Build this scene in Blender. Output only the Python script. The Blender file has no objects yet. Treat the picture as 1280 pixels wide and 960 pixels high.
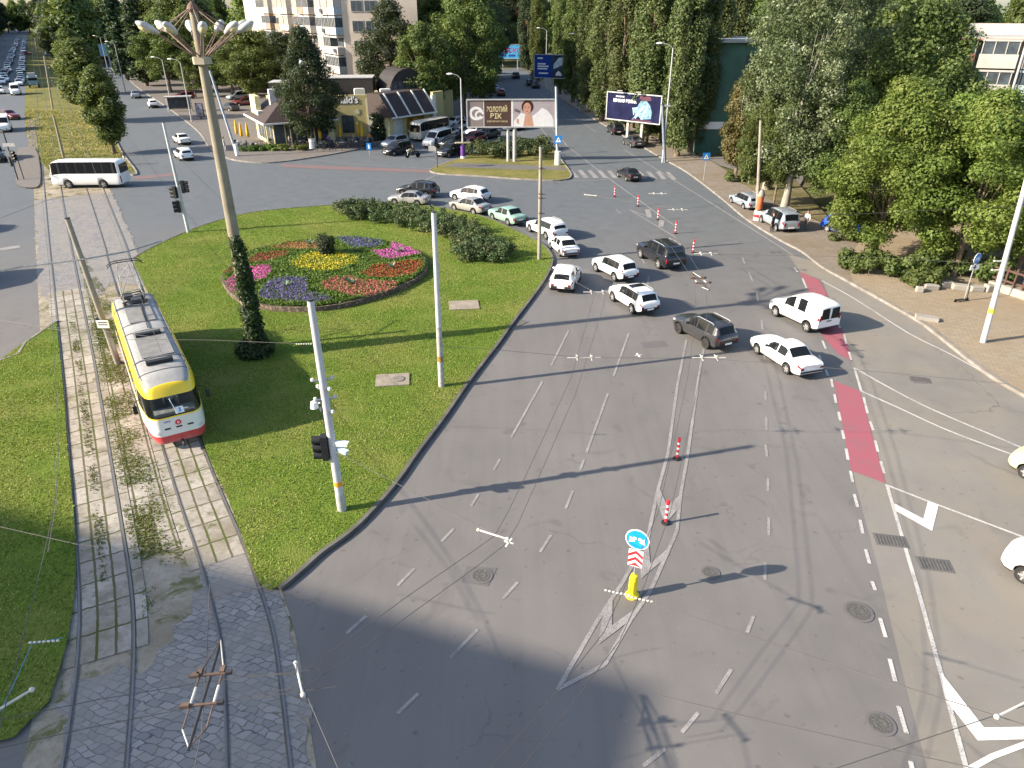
import bpy, bmesh, math, random
import numpy as np
from mathutils import Vector, Matrix
random.seed(7); RNG = np.random.default_rng(7)
SC = bpy.context.scene
COL = SC.collection
PI = math.pi

# ---------------------------------------------------------------- survey: photograph pixel -> point on the ground
FPX = 900.0; PITCH = math.radians(27.6); SP, CP = math.sin(PITCH), math.cos(PITCH); CAMZ = 17.0
def G(x, y, z=0.0):
    a = (x - 640) / FPX; v = (y - 480) / FPX
    t = (CAMZ - z) / (SP + v * CP)
    return (a * t, (CP - v * SP) * t)
def V(x, y, z=0.0):
    p = G(x, y, z); return Vector((p[0], p[1], z))
def HT(x, y, base):                      # height of the pixel on the upright through base
    v = (y - 480) / FPX; t = base[1] / (CP - v * SP)
    return CAMZ - (SP + v * CP) * t
def GP(pts, z=0.0): return [G(x, y, z) for x, y in pts]

def smooth_line(pts, n=6, closed=False):
    P = [Vector((p[0], p[1])) for p in pts]; out = []
    N = len(P); rng = range(N) if closed else range(N - 1)
    for i in rng:
        p0 = P[(i - 1) % N] if closed or i > 0 else P[0] * 2 - P[1]
        p1 = P[i]; p2 = P[(i + 1) % N]
        p3 = P[(i + 2) % N] if closed or i + 2 < N else P[-1] * 2 - P[-2]
        for k in range(n):
            t = k / n
            out.append(0.5 * ((2 * p1) + (p2 - p0) * t + (2 * p0 - 5 * p1 + 4 * p2 - p3) * t * t + (3 * p1 - p0 - 3 * p2 + p3) * t ** 3))
    if not closed: out.append(P[-1].copy())
    return [(q.x, q.y) for q in out]

def offset_line(pts, d):                 # +d = left of the walking direction
    out = []
    for i, p in enumerate(pts):
        a = Vector(pts[max(i - 1, 0)]); b = Vector(pts[min(i + 1, len(pts) - 1)])
        t = (b - a); t = t.normalized() if t.length > 1e-9 else Vector((1, 0))
        out.append((p[0] - t.y * d, p[1] + t.x * d))
    return out

# ---------------------------------------------------------------- object helpers
def tag(o, label=None, cat=None, group=None, kind=None):
    if label: o['label'] = label
    if cat: o['category'] = cat
    if group: o['group'] = group
    if kind: o['kind'] = kind
    return o
def empty(name, loc, rz=0, label=None, cat=None, group=None):
    o = bpy.data.objects.new(name, None); COL.objects.link(o)
    o.location = (loc[0], loc[1], loc[2] if len(loc) > 2 else 0); o.rotation_euler = (0, 0, rz)
    o.empty_display_size = .2
    return tag(o, label, cat, group)
KIDS = {}
def parent(o, p):
    o.parent = p; KIDS.setdefault(p.name, []).append(o)
def copy_tree(o, par=None):
    c = o.copy(); COL.objects.link(c)
    if par: parent(c, par)
    for ch in list(KIDS.get(o.name, [])): copy_tree(ch, c)
    return c

class MB:
    def __init__(s): s.v = []; s.f = []; s.m = []; s.uv = None
    def add(s, verts, faces, mi=0):
        b = len(s.v); s.v += [tuple(v) for v in verts]
        for f in faces: s.f.append(tuple(i + b for i in f)); s.m.append(mi)
        return s
    def box(s, c, size, rz=0, mi=0, M=None):
        hx, hy, hz = size[0] / 2, size[1] / 2, size[2] / 2
        vs = [Vector((x * hx, y * hy, z * hz)) for z in (-1, 1) for y in (-1, 1) for x in (-1, 1)]
        R = M if M is not None else Matrix.Rotation(rz, 3, 'Z')
        vs = [R @ v + Vector(c) for v in vs]
        return s.add(vs, [(0, 2, 3, 1), (4, 5, 7, 6), (0, 1, 5, 4), (2, 6, 7, 3), (0, 4, 6, 2), (1, 3, 7, 5)], mi)
    def tube(s, p0, p1, r0, r1=None, n=10, mi=0, caps=True):
        r1 = r0 if r1 is None else r1
        p0 = Vector(p0); p1 = Vector(p1); d = (p1 - p0)
        if d.length < 1e-6: return s
        d.normalize(); a = d.orthogonal().normalized(); b = d.cross(a)
        vs = []
        for p, r in ((p0, r0), (p1, r1)):
            for k in range(n):
                t = 2 * PI * k / n; vs.append(p + a * (r * math.cos(t)) + b * (r * math.sin(t)))
        fs = [(k, (k + 1) % n, n + (k + 1) % n, n + k) for k in range(n)]
        if caps: fs += [tuple(range(n - 1, -1, -1)), tuple(range(n, 2 * n))]
        return s.add(vs, fs, mi)
    def path(s, pts, r, n=6, mi=0):
        pts = [Vector(p) for p in pts]; rs = r if isinstance(r, (list, tuple)) else [r] * len(pts)
        vs = []; a = None
        for i, p in enumerate(pts):
            d = (pts[min(i + 1, len(pts) - 1)] - pts[max(i - 1, 0)]).normalized()
            if a is None: a = d.orthogonal().normalized()
            a = (a - d * a.dot(d)).normalized(); b = d.cross(a)
            for k in range(n):
                t = 2 * PI * k / n; vs.append(p + a * (rs[i] * math.cos(t)) + b * (rs[i] * math.sin(t)))
        fs = []
        for i in range(len(pts) - 1):
            for k in range(n): fs.append((i * n + k, i * n + (k + 1) % n, (i + 1) * n + (k + 1) % n, (i + 1) * n + k))
        L = (len(pts) - 1) * n
        fs += [tuple(range(n - 1, -1, -1)), tuple(range(L, L + n))]
        return s.add(vs, fs, mi)
    def lathe(s, prof, c=(0, 0, 0), n=16, mi=0, M=None):       # prof: (r, z)
        vs = []
        for r, z in prof:
            for k in range(n):
                t = 2 * PI * k / n; q = Vector((r * math.cos(t), r * math.sin(t), z))
                if M is not None: q = M @ q
                vs.append(q + Vector(c))
        fs = []
        for i in range(len(prof) - 1):
            for k in range(n): fs.append((i * n + k, i * n + (k + 1) % n, (i + 1) * n + (k + 1) % n, (i + 1) * n + k))
        L = (len(prof) - 1) * n
        fs += [tuple(range(n - 1, -1, -1)), tuple(range(L, L + n))]
        return s.add(vs, fs, mi)
    def ball(s, c, r, n=12, m=8, mi=0):
        r = (r, r, r) if not isinstance(r, (tuple, list)) else r
        vs = [(c[0], c[1], c[2] - r[2])]
        for i in range(1, m):
            ph = -PI / 2 + PI * i / m
            for k in range(n):
                t = 2 * PI * k / n
                vs.append((c[0] + r[0] * math.cos(ph) * math.cos(t), c[1] + r[1] * math.cos(ph) * math.sin(t), c[2] + r[2] * math.sin(ph)))
        vs.append((c[0], c[1], c[2] + r[2])); fs = []
        for k in range(n): fs.append((0, 1 + (k + 1) % n, 1 + k))
        for i in range(m - 2):
            for k in range(n): fs.append((1 + i * n + k, 1 + i * n + (k + 1) % n, 1 + (i + 1) * n + (k + 1) % n, 1 + (i + 1) * n + k))
        L = len(vs) - 1; o = 1 + (m - 2) * n
        for k in range(n): fs.append((L, o + k, o + (k + 1) % n))
        return s.add(vs, fs, mi)
    def prism(s, poly, z0, z1, mi=0, M=None):                  # poly in xy, extruded in z
        n = len(poly)
        vs = [Vector((p[0], p[1], z0)) for p in poly] + [Vector((p[0], p[1], z1)) for p in poly]
        if M is not None: vs = [M @ v for v in vs]
        fs = [tuple(range(n - 1, -1, -1)), tuple(range(n, 2 * n))] + [(k, (k + 1) % n, n + (k + 1) % n, n + k) for k in range(n)]
        return s.add(vs, fs, mi)
    def sheet(s, poly, z, mi=0):
        return s.add([(p[0], p[1], z) for p in poly], [tuple(range(len(poly)))], mi)
    def build(s, name, mats, par=None, smooth=None, loc=None, flip=False):
        me = bpy.data.meshes.new(name); me.from_pydata(s.v, [], s.f)
        if not isinstance(mats, (list, tuple)): mats = [mats]
        for m in mats: me.materials.append(m)
        if len(mats) > 1: me.polygons.foreach_set('material_index', s.m)
        if s.uv is not None:
            l = me.uv_layers.new(name='UVMap'); vi = np.empty(len(me.loops), np.int32); me.loops.foreach_get('vertex_index', vi)
            l.data.foreach_set('uv', np.asarray(s.uv, np.float32)[vi].ravel())
        me.validate(); me.update()
        fix_normals(me)
        if smooth:
            me.polygons.foreach_set('use_smooth', [True] * len(me.polygons))
            me.set_sharp_from_angle(angle=math.radians(smooth if smooth is not True else 40))
        o = bpy.data.objects.new(name, me); COL.objects.link(o)
        if par: parent(o, par)
        if loc: o.location = loc
        return o
def fix_normals(me):
    bm = bmesh.new(); bm.from_mesh(me)
    bmesh.ops.recalc_face_normals(bm, faces=bm.faces)
    bm.to_mesh(me); bm.free()

def flat(name, poly, z, m, kind='structure', par=None):       # one sheet, normal up
    a = sum(poly[i][0] * poly[(i + 1) % len(poly)][1] - poly[(i + 1) % len(poly)][0] * poly[i][1] for i in range(len(poly)))
    if a < 0: poly = poly[::-1]
    me = bpy.data.meshes.new(name); me.from_pydata([(p[0], p[1], z) for p in poly], [], [tuple(range(len(poly)))])
    me.materials.append(m); me.update()
    bm = bmesh.new(); bm.from_mesh(me); bmesh.ops.triangulate(bm, faces=bm.faces); bm.to_mesh(me); bm.free()
    o = bpy.data.objects.new(name, me); COL.objects.link(o)
    if kind: o['kind'] = kind
    if par: parent(o, par)
    return o
def ribbon(mb, pts, w0, w1, z, mi=0, zs=None):                 # strip between offsets w0..w1 of a polyline, uv in metres
    A = offset_line(pts, w0); B = offset_line(pts, w1); vs = []; uv = []; d = 0
    for i in range(len(pts)):
        if i: d += math.dist(pts[i], pts[i - 1])
        vs += [(A[i][0], A[i][1], z), (B[i][0], B[i][1], z)]; uv += [(w0, d), (w1, d)]
    fs = [(2 * i, 2 * i + 1, 2 * i + 3, 2 * i + 2) for i in range(len(pts) - 1)]
    if mb.uv is None and not mb.v: mb.uv = []
    mb.add(vs, fs, mi)
    if mb.uv is not None: mb.uv += uv
    return mb
def kerb_mb(pts, w=.15, h=.15, closed=False, inner=0.0):        # upright kerb stone strip
    mb = MB(); P = list(pts) + ([pts[0]] if closed else [])
    A = offset_line(P, inner); B = offset_line(P, inner + w); n = len(P); vs = []
    for i in range(n): vs += [(*A[i], -.02), (*A[i], h), (*B[i], h), (*B[i], -.02)]
    fs = []
    for i in range(n - 1):
        for k in range(3): fs.append((4 * i + k, 4 * i + k + 1, 4 * i + 4 + k + 1, 4 * i + 4 + k))
    fs += [(0, 1, 2, 3), (4 * n - 4, 4 * n - 1, 4 * n - 2, 4 * n - 3)]
    return mb.add(vs, fs)

# ---------------------------------------------------------------- materials
MATS = {}
def newmat(name):
    m = bpy.data.materials.new(name); m.use_nodes = True
    nt = m.node_tree; nt.nodes.clear()
    return m, nt
class NT:
    def __init__(s, name):
        s.m, s.t = newmat(name); s.out = s.n('ShaderNodeOutputMaterial')
        s.b = s.n('ShaderNodeBsdfPrincipled'); s.l(s.b.outputs[0], s.out.inputs[0])
        s.co = s.n('ShaderNodeTexCoord')
    def n(s, t, **kw):
        x = s.t.nodes.new(t)
        for k, v in kw.items(): setattr(x, k, v)
        return x
    def l(s, a, b): s.t.links.new(a, b)
    def mapping(s, src=None, scale=(1, 1, 1), rot=(0, 0, 0), loc=(0, 0, 0)):
        m = s.n('ShaderNodeMapping'); m.inputs['Scale'].default_value = scale; m.inputs['Rotation'].default_value = rot; m.inputs['Location'].default_value = loc
        s.l(src or s.co.outputs['Object'], m.inputs[0]); return m.outputs[0]
    def noise(s, scale, detail=3, rough=.55, src=None, dist=0):
        x = s.n('ShaderNodeTexNoise'); x.inputs['Scale'].default_value = scale; x.inputs['Detail'].default_value = detail
        x.inputs['Roughness'].default_value = rough; x.inputs['Distortion'].default_value = dist
        s.l(src or s.co.outputs['Object'], x.inputs['Vector']); return x.outputs['Fac']
    def ramp(s, src, stops):
        r = s.n('ShaderNodeValToRGB'); e = r.color_ramp.elements
        while len(e) < len(stops): e.new(.5)
        for i, (p, c) in enumerate(stops):
            e[i].position = p; e[i].color = (*c, 1) if len(c) == 3 else c
        s.l(src, r.inputs[0]); return r.outputs[0]
    def fr(s, src, a, b, c=0., d=1.):
        r = s.n('ShaderNodeMapRange'); s.l(src, r.inputs[0])
        for k, v in zip((1, 2, 3, 4), (a, b, c, d)): r.inputs[k].default_value = v
        return r.outputs[0]
    def mix(s, f, a, b, mode='MIX'):
        x = s.n('ShaderNodeMix', data_type='RGBA', blend_type=mode)
        for sock, v in ((x.inputs[0], f), (x.inputs[6], a), (x.inputs[7], b)):
            if isinstance(v, (int, float)): sock.default_value = v
            elif isinstance(v, (tuple, list)): sock.default_value = (*v, 1)
            else: s.l(v, sock)
        return x.outputs[2]
    def math(s, op, a, b=0.):
        x = s.n('ShaderNodeMath', operation=op)
        for sock, v in ((x.inputs[0], a), (x.inputs[1], b)):
            if isinstance(v, (int, float)): sock.default_value = v
            else: s.l(v, sock)
        return x.outputs[0]
    def bump(s, h, st=.3, dist=.02):
        b = s.n('ShaderNodeBump'); b.inputs['Strength'].default_value = st; b.inputs['Distance'].default_value = dist
        s.l(h, b.inputs['Height']); s.l(b.outputs[0], s.b.inputs['Normal'])
    def set(s, color=None, rough=None, metal=None, spec=None, coat=None):
        B = s.b.inputs
        for k, v in (('Base Color', color), ('Roughness', rough), ('Metallic', metal), ('Specular IOR Level', spec), ('Coat Weight', coat)):
            if v is None: continue
            if isinstance(v, (int, float)): B[k].default_value = v
            elif isinstance(v, (tuple, list)): B[k].default_value = (*v, 1)
            else: s.l(v, B[k])
        return s.m
def mul(c, k): return tuple(min(1, x * k) for x in c)
def pm(name, col, rough=.6, metal=0., var=.15, scale=3., bump=0., coat=None, spec=.35, dirt=0.):
    if name in MATS: return MATS[name]
    if name.startswith('p') and rough == .9: spec = .08
    t = NT(name)
    f = t.noise(scale, 4)
    c = t.mix(t.fr(f, .3, .7), mul(col, 1 - var), mul(col, 1 + var))
    if dirt:
        g = t.noise(scale * .45, 5, .7)
        c = t.mix(t.math('MULTIPLY', t.fr(g, .45, .75), dirt), c, (.10, .085, .06))
    t.set(c, rough, metal, spec, coat)
    if bump: t.bump(t.noise(scale * 8, 3), bump, .01)
    MATS[name] = t.m
    return t.m
# ---------------------------------------------------------------- named materials
def asphalt(name, base, warm=0., crack=0., streak=.12, ang=0.35, patch=.08, far=None):
    t = NT(name)
    big = t.noise(.11, 4, .6); mid = t.noise(.9, 4, .6); fine = t.noise(45, 2, .7)
    st = t.noise(1.0, 3, .6, t.mapping(scale=(2.2, .10, 1), rot=(0, 0, ang)))
    st2 = t.noise(1.0, 2, .6, t.mapping(scale=(.55, .05, 1), rot=(0, 0, ang), loc=(5, 2, 0)))
    c = t.mix(t.fr(big, .35, .65), mul(base, 1 - patch), mul(base, 1 + patch))
    c = t.mix(t.math('MULTIPLY', t.fr(mid, .35, .7), .5), c, mul(base, 1.10))
    c = t.mix(t.math('MULTIPLY', t.fr(st, .48, .75), streak * 1.9), c, mul(base, .70))
    c = t.mix(t.math('MULTIPLY', t.fr(st2, .45, .7), streak * 2.2), c, mul(base, .82))
    if warm: c = t.mix(t.math('MULTIPLY', t.fr(t.noise(.33, 5, .65), .45, .62), warm), c, (base[0] * 1.3, base[1] * 1.17, base[2] * .95))
    if far:                                   # darker, bluer tone blended in gradually over the junction's far half
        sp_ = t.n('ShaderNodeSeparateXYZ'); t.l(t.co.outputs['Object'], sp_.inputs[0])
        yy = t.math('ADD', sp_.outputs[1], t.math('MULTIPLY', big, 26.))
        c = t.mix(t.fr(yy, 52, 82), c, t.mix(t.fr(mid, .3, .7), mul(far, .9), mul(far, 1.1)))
    stain = t.noise(.55, 2, .5, dist=1.2)
    c = t.mix(t.math('MULTIPLY', t.fr(stain, .64, .74), .45), c, mul(base, .55))
    c = t.mix(t.fr(fine, .2, .8, 0, .5), mul(base, .55), c, 'MIX') if False else t.mix(t.fr(fine, .35, .65, 0, .16), c, mul(base, .5))
    v = t.n('ShaderNodeTexVoronoi', feature='DISTANCE_TO_EDGE'); v.inputs['Scale'].default_value = .30
    nz = t.n('ShaderNodeTexNoise'); nz.inputs['Scale'].default_value = 1.1; nz.inputs['Detail'].default_value = 4
    t.l(t.co.outputs['Object'], nz.inputs['Vector'])
    wob = t.n('ShaderNodeMix', data_type='VECTOR'); wob.inputs[0].default_value = .55
    t.l(t.co.outputs['Object'], wob.inputs[4]); t.l(nz.outputs['Color'], wob.inputs[5]); t.l(wob.outputs[1], v.inputs['Vector'])
    cr = t.math('MULTIPLY', t.fr(v.outputs['Distance'], .0, .006, 1, 0), t.fr(t.noise(.14, 2), .5, .6))
    c = t.mix(t.math('MULTIPLY', cr, crack), c, mul(base, .35))
    dr = t.noise(3.3, 1, .5); c = t.mix(t.math('MULTIPLY', t.fr(dr, .70, .76), .5), c, mul(base, .5))
    d2 = t.noise(7.5, 1, .5, t.mapping(loc=(3, 8, 0))); c = t.mix(t.math('MULTIPLY', t.fr(d2, .72, .78), .45), c, mul(base, 1.5))
    t.set(c, t.fr(mid, .3, .7, .72, .9), 0, .35)
    t.bump(fine, .35, .004)
    MATS[name] = t.m; return t.m
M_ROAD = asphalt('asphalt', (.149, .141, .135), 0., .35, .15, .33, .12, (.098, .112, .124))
M_ROADW = asphalt('asphalt_worn', (.190, .178, .160), .3, .7, .05, -.6, .12)
M_ROADF = asphalt('asphalt_patch', (.118, .113, .112), 0., .3, .1, .2)

def mk_ground():
    t = NT('earth'); n = t.noise(.05, 6, .65); f = t.noise(1.2, 5, .7)
    c = t.ramp(n, [(.35, (.05, .075, .02)), (.5, (.09, .10, .035)), (.62, (.14, .115, .07))])
    c = t.mix(t.fr(f, .4, .7, 0, .6), c, (.04, .055, .018))
    t.set(c, .95, 0, .1); return t.m
M_EARTH = mk_ground()
def mk_grass(name, a, b, dry, drymix=.5, sc=1.):
    t = NT(name)
    n1 = t.noise(.22 * sc, 5, .65); n2 = t.noise(1.7 * sc, 5, .7); n3 = t.noise(16, 3, .7, t.mapping(scale=(1, .45, 1), rot=(0, 0, .5)))
    c = t.mix(t.fr(n2, .32, .68), a, b)
    c = t.mix(t.math('MULTIPLY', t.fr(n1, .44, .64), drymix), c, dry)
    n4 = t.noise(3.1, 4, .75, dist=.6)
    c = t.mix(t.math('MULTIPLY', t.fr(n4, .55, .72), .45), c, mul(dry, .9))
    c = t.mix(t.fr(n3, .3, .7, 0, .75), c, mul(a, .35))
    t.set(c, .95, 0, .1); t.bump(n3, .9, .06)
    MATS[name] = t.m; return t.m
M_LAWN = mk_grass('lawn', (.10, .165, .022), (.16, .22, .032), (.27, .24, .075), .6)
M_DRY = mk_grass('dry_grass', (.13, .145, .04), (.20, .195, .06), (.32, .26, .105), .75)
M_WEED = mk_grass('weedy_earth', (.10, .105, .035), (.20, .17, .09), (.30, .245, .165), .8, 2.0)
def mk_pave(name, base, bw=.4, bh=.2, rot=.6, joint=.5, dirt=(.17, .125, .075), dm=.5):
    t = NT(name)
    br = t.n('ShaderNodeTexBrick'); br.inputs['Scale'].default_value = 1; br.inputs['Brick Width'].default_value = bw; br.inputs['Row Height'].default_value = bh
    br.inputs['Mortar Size'].default_value = .012; br.inputs['Color1'].default_value = (*mul(base, .92), 1); br.inputs['Color2'].default_value = (*mul(base, 1.1), 1)
    br.inputs['Mortar'].default_value = (*mul(base, joint), 1)
    t.l(t.mapping(rot=(0, 0, rot)), br.inputs['Vector'])
    n = t.noise(.22, 5, .65); f = t.noise(2.5, 5, .7)
    c = t.mix(t.math('MULTIPLY', t.fr(n, .42, .65), dm), br.outputs['Color'], dirt)
    c = t.mix(t.fr(f, .4, .75, 0, .35), c, mul(base, .55))
    t.set(c, .9, 0, .2); t.bump(br.outputs['Fac'], -.3, .01)
    MATS[name] = t.m; return t.m
M_PAVE = mk_pave('paving', (.20, .175, .145), .8, .8, .55)
M_PAVER = mk_pave('old_brick_paving', (.27, .225, .165), .5, .25, .35, .6, (.25, .19, .12), .6)
M_PAVEG = mk_pave('grey_paving', (.165, .152, .142), .3, .3, .5, .7, (.15, .125, .10), .4)
def mk_slab():
    t = NT('track_slabs'); uv = t.co.outputs['UV']
    br = t.n('ShaderNodeTexBrick'); br.offset = .0; br.inputs['Scale'].default_value = 1; br.inputs['Brick Width'].default_value = .52; br.inputs['Row Height'].default_value = 1.25
    br.inputs['Mortar Size'].default_value = .045; br.inputs['Mortar Smooth'].default_value = .3
    br.inputs['Color1'].default_value = (.28, .255, .22, 1); br.inputs['Color2'].default_value = (.39, .36, .315, 1); br.inputs['Mortar'].default_value = (.10, .085, .055, 1)
    wob = t.noise(3, 3, .6, uv); cm = t.n('ShaderNodeVectorMath', operation='MULTIPLY_ADD')
    cv = t.n('ShaderNodeCombineXYZ'); t.l(wob, cv.inputs[0]); t.l(wob, cv.inputs[1])
    t.l(cv.outputs[0], cm.inputs[0]); cm.inputs[1].default_value = (.06, .14, 0); t.l(t.mapping(uv, loc=(.24, 0, 0)), cm.inputs[2])
    t.l(cm.outputs[0], br.inputs['Vector'])
    d = t.noise(.5, 6, .7); e = t.noise(4, 4, .7)
    c = t.mix(t.fr(d, .48, .66, 0, .75), br.outputs['Color'], (.16, .135, .085))
    c = t.mix(t.fr(e, .45, .7, 0, .5), c, (.21, .185, .14))
    w = t.noise(1.1, 5, .75)
    c = t.mix(t.fr(w, .57, .66, 0, .85), c, (.085, .095, .03))
    c = t.mix(t.math('MULTIPLY', br.outputs['Fac'], t.fr(d, .42, .55, 0, 1)), c, (.07, .085, .025))
    k_ = t.noise(.9, 5, .7, t.mapping(scale=(1, 1, 1), loc=(9, 4, 0))); c = t.mix(t.fr(k_, .5, .7, 0, .55), c, (.135, .115, .085))
    t.set(c, .92, 0, .15); t.bump(br.outputs['Fac'], -.8, .03); return t.m
M_SLAB = mk_slab()
def mk_cobble(name, k=1.):
    t = NT(name)
    u = t.mapping(rot=(0, 0, .53), scale=(2.9, 4.7, 1))
    nz = t.n('ShaderNodeTexNoise'); nz.inputs['Scale'].default_value = 1.3; nz.inputs['Detail'].default_value = 3; t.l(t.co.outputs['Object'], nz.inputs['Vector'])
    add = t.n('ShaderNodeVectorMath', operation='MULTIPLY_ADD'); t.l(nz.outputs['Color'], add.inputs[0]); add.inputs[1].default_value = (2.4, 1.9, 0); t.l(u, add.inputs[2])
    br = t.n('ShaderNodeTexBrick'); br.inputs['Scale'].default_value = 1.; br.inputs['Brick Width'].default_value = 1.0; br.inputs['Row Height'].default_value = 1.; br.inputs['Mortar Size'].default_value = .09; br.inputs['Mortar Smooth'].default_value = .8
    br.inputs['Color1'].default_value = (.15 * k, .145 * k, .145 * k, 1); br.inputs['Color2'].default_value = (.24 * k, .225 * k, .215 * k, 1); br.inputs['Mortar'].default_value = (.06 * k, .055 * k, .045 * k, 1)
    t.l(add.outputs[0], br.inputs['Vector'])
    d = t.noise(.45, 5, .7)
    c = t.mix(t.fr(d, .40, .62, 0, .8), br.outputs['Color'], (.19 * k, .175 * k, .155 * k))
    t.set(c, t.fr(d, .3, .7, .5, .8), 0, .4); t.bump(br.outputs['Fac'], -1.0, .04); MATS[name] = t.m; return t.m
M_COB = mk_cobble('cobbles', 1.15); M_COBL = mk_cobble('pale_cobbles', 1.12)
def mk_dirt():
    t = NT('track_earth'); a = t.noise(.35, 6, .7); b = t.noise(2.6, 6, .75); w = t.noise(.8, 6, .7, dist=.8)
    c = t.mix(t.fr(a, .35, .65), (.23, .195, .145), (.36, .32, .26))
    c = t.mix(t.fr(b, .45, .7, 0, .6), c, (.16, .13, .09))
    c = t.mix(t.fr(w, .50, .60, 0, .85), c, (.10, .105, .035))
    t.set(c, .95, 0, .1); t.bump(b, .7, .04); return t.m
M_DIRT = mk_dirt()
M_GUTTER = pm('gutter_dirt', (.095, .088, .08), .95, var=.35, scale=1.2, dirt=.3)
def mk_paint(name, col, wear=.5, base=(.13, .12, .115)):
    t = NT(name); a = t.noise(26, 4, .7); b = t.noise(.9, 4, .65)
    f = t.math('ADD', a, t.math('MULTIPLY', b, .5))
    c = t.mix(t.fr(f, .95 - wear * .5, 1.12 - wear * .4, 0, .8), col, base)
    t.set(c, .8, 0, .3); MATS[name] = t.m; return t.m
M_WHITE = mk_paint('road_paint', (.46, .45, .43), .48)
M_WHITEF = mk_paint('faded_road_paint', (.29, .28, .275), .62)
M_WHITEN = mk_paint('fresh_road_paint', (.72, .70, .67), .22, (.19, .17, .14))
M_RED = mk_paint('red_cycle_paint', (.285, .082, .108), .42)
M_REDF = mk_paint('faded_red_paint', (.19, .10, .105), .7)
M_CONC = pm('concrete', (.30, .28, .25), .9, var=.2, scale=2.2, bump=.4, dirt=.4)
M_KERB = pm('kerb_stone', (.22, .20, .18), .9, var=.3, scale=1.5, bump=.4, dirt=.5)
M_KERBD = pm('dirty_kerb', (.10, .095, .085), .9, var=.3, scale=1.5, bump=.3, dirt=.4)
M_POLE = pm('pole_concrete', (.27, .245, .20), .85, var=.12, scale=2.5, bump=.3, dirt=.25)
M_MAST = pm('mast_concrete', (.24, .21, .155), .85, var=.14, scale=1.6, bump=.35, dirt=.35)
M_GPOLE = pm('grey_painted_pole', (.37, .38, .39), .55, var=.1, scale=2.5, dirt=.2)
M_WPOLE = pm('white_painted_pole', (.47, .48, .495), .5, var=.08, scale=2.5, dirt=.18)
M_STEEL = pm('galvanised_steel', (.45, .46, .47), .45, .6, .12, 6)
M_RAIL = pm('rail_steel', (.17, .165, .165), .42, .35, .1, 1.2)
M_RUST = pm('rusty_steel', (.15, .10, .075), .8, .2, .3, 5)
M_WIRE = pm('wire', (.09, .085, .08), .6, .3, .1, 3)
M_INS = pm('white_insulator', (.55, .53, .48), .6, 0, .1, 9)
M_BLACK = pm('black_plastic', (.018, .018, .02), .5, 0, .2, 8)
M_DARK = pm('dark_metal', (.05, .05, .055), .5, .3, .15, 4)
M_YEL = pm('yellow_plastic', (.80, .60, .02), .45, 0, .08, 6)
M_SRED = pm('sign_red', (.62, .025, .04), .45, 0, .06, 6)
M_SWHITE = pm('sign_white', (.80, .80, .79), .45, 0, .04, 6)
M_SBLUE = pm('sign_blue', (.015, .19, .55), .4, 0, .05, 6)
M_LBLUE = pm('sky_blue_print', (.06, .36, .66), .5, 0, .15, 1)
M_IRON = pm('cast_iron', (.12, .115, .105), .7, .4, .3, 14, bump=.6)
M_GLASS = None
def mk_glass(name, col, rough=.05):
    t = NT(name); n = t.noise(1.4, 2)
    t.set(t.mix(t.fr(n, .3, .7), mul(col, .7), mul(col, 1.3)), rough, 0, .22); MATS[name] = t.m; return t.m
M_GLASS = mk_glass('dark_glass', (.010, .012, .014))
M_GLASSL = mk_glass('light_glass', (.07, .085, .10))
M_WINDOW = mk_glass('window_glass', (.06, .075, .09), .08)
M_TYRE = pm('tyre_rubber', (.02, .02, .02), .85, 0, .2, 9)
M_RIM = pm('alloy_rim', (.48, .48, .49), .35, .6, .1, 5)
M_RIMD = pm('dark_rim', (.05, .05, .055), .35, .5, .1, 5)
M_TAIL = pm('tail_lamp_red', (.20, .012, .016), .2, 0, .1, 5)
M_HEAD = pm('lamp_clear', (.55, .57, .58), .12, .1, .1, 5)
M_PLATE = pm('plate_white', (.75, .75, .74), .5, 0, .03, 5)
def paint(name, col, rough=.28, metal=0.):
    if name in MATS: return MATS[name]
    t = NT(name); n = t.noise(1.1, 4, .6)
    g = t.noise(6, 4, .7)
    c = t.mix(t.fr(n, .3, .7), mul(col, .95), mul(col, 1.04))
    sep = t.n('ShaderNodeSeparateXYZ'); t.l(t.co.outputs['Object'], sep.inputs[0])
    low = t.fr(t.math('ADD', sep.outputs[2], t.math('MULTIPLY', g, .35)), .35, .75, .55, 0)
    c = t.mix(low, c, (.20, .175, .145))
    t.set(c, t.fr(g, .3, .7, rough, rough + .15), metal, .5, .6)
    t.b.inputs['Coat Roughness'].default_value = .12
    MATS[name] = t.m; return t.m
PW = paint('white_car_paint', (.76, .76, .75))
PS = paint('silver_car_paint', (.37, .37, .37), .3, .45)
PSB = paint('blue_silver_car_paint', (.36, .41, .47), .3, .45)
PB = paint('black_car_paint', (.012, .013, .016), .2)
PNV = paint('dark_blue_car_paint', (.016, .018, .024), .2, .2)
PGR = paint('grey_car_paint', (.05, .05, .056), .25, .4)
PMG = paint('mint_car_paint', (.22, .36, .30), .35)
PRD = paint('dark_red_car_paint', (.17, .018, .025), .25)
PRB = paint('red_car_paint', (.55, .03, .06), .25)
PBL = paint('blue_car_paint', (.02, .08, .40), .25)
PGN = paint('green_car_paint', (.52, .60, .36), .25)
PDG = paint('dark_grey_car_paint', (.05, .055, .06), .25, .2)
PTB = paint('faded_blue_truck_paint', (.13, .24, .33), .5)
M_LGREY = pm('flaking_grey_paint', (.38, .38, .37), .8, var=.25, scale=4, dirt=.4)
# ---------------------------------------------------------------- vehicles
def interp(tab, s):
    if s <= tab[0][0]: return tab[0][1]
    for (a, x), (b, y) in zip(tab, tab[1:]):
        if s <= b:
            k = (s - a) / (b - a) if b > a else 1
            return x + (y - x) * k
    return tab[-1][1]
class Parts(dict):
    def g(s, k):
        if k not in s: s[k] = MB()
        return s[k]

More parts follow.
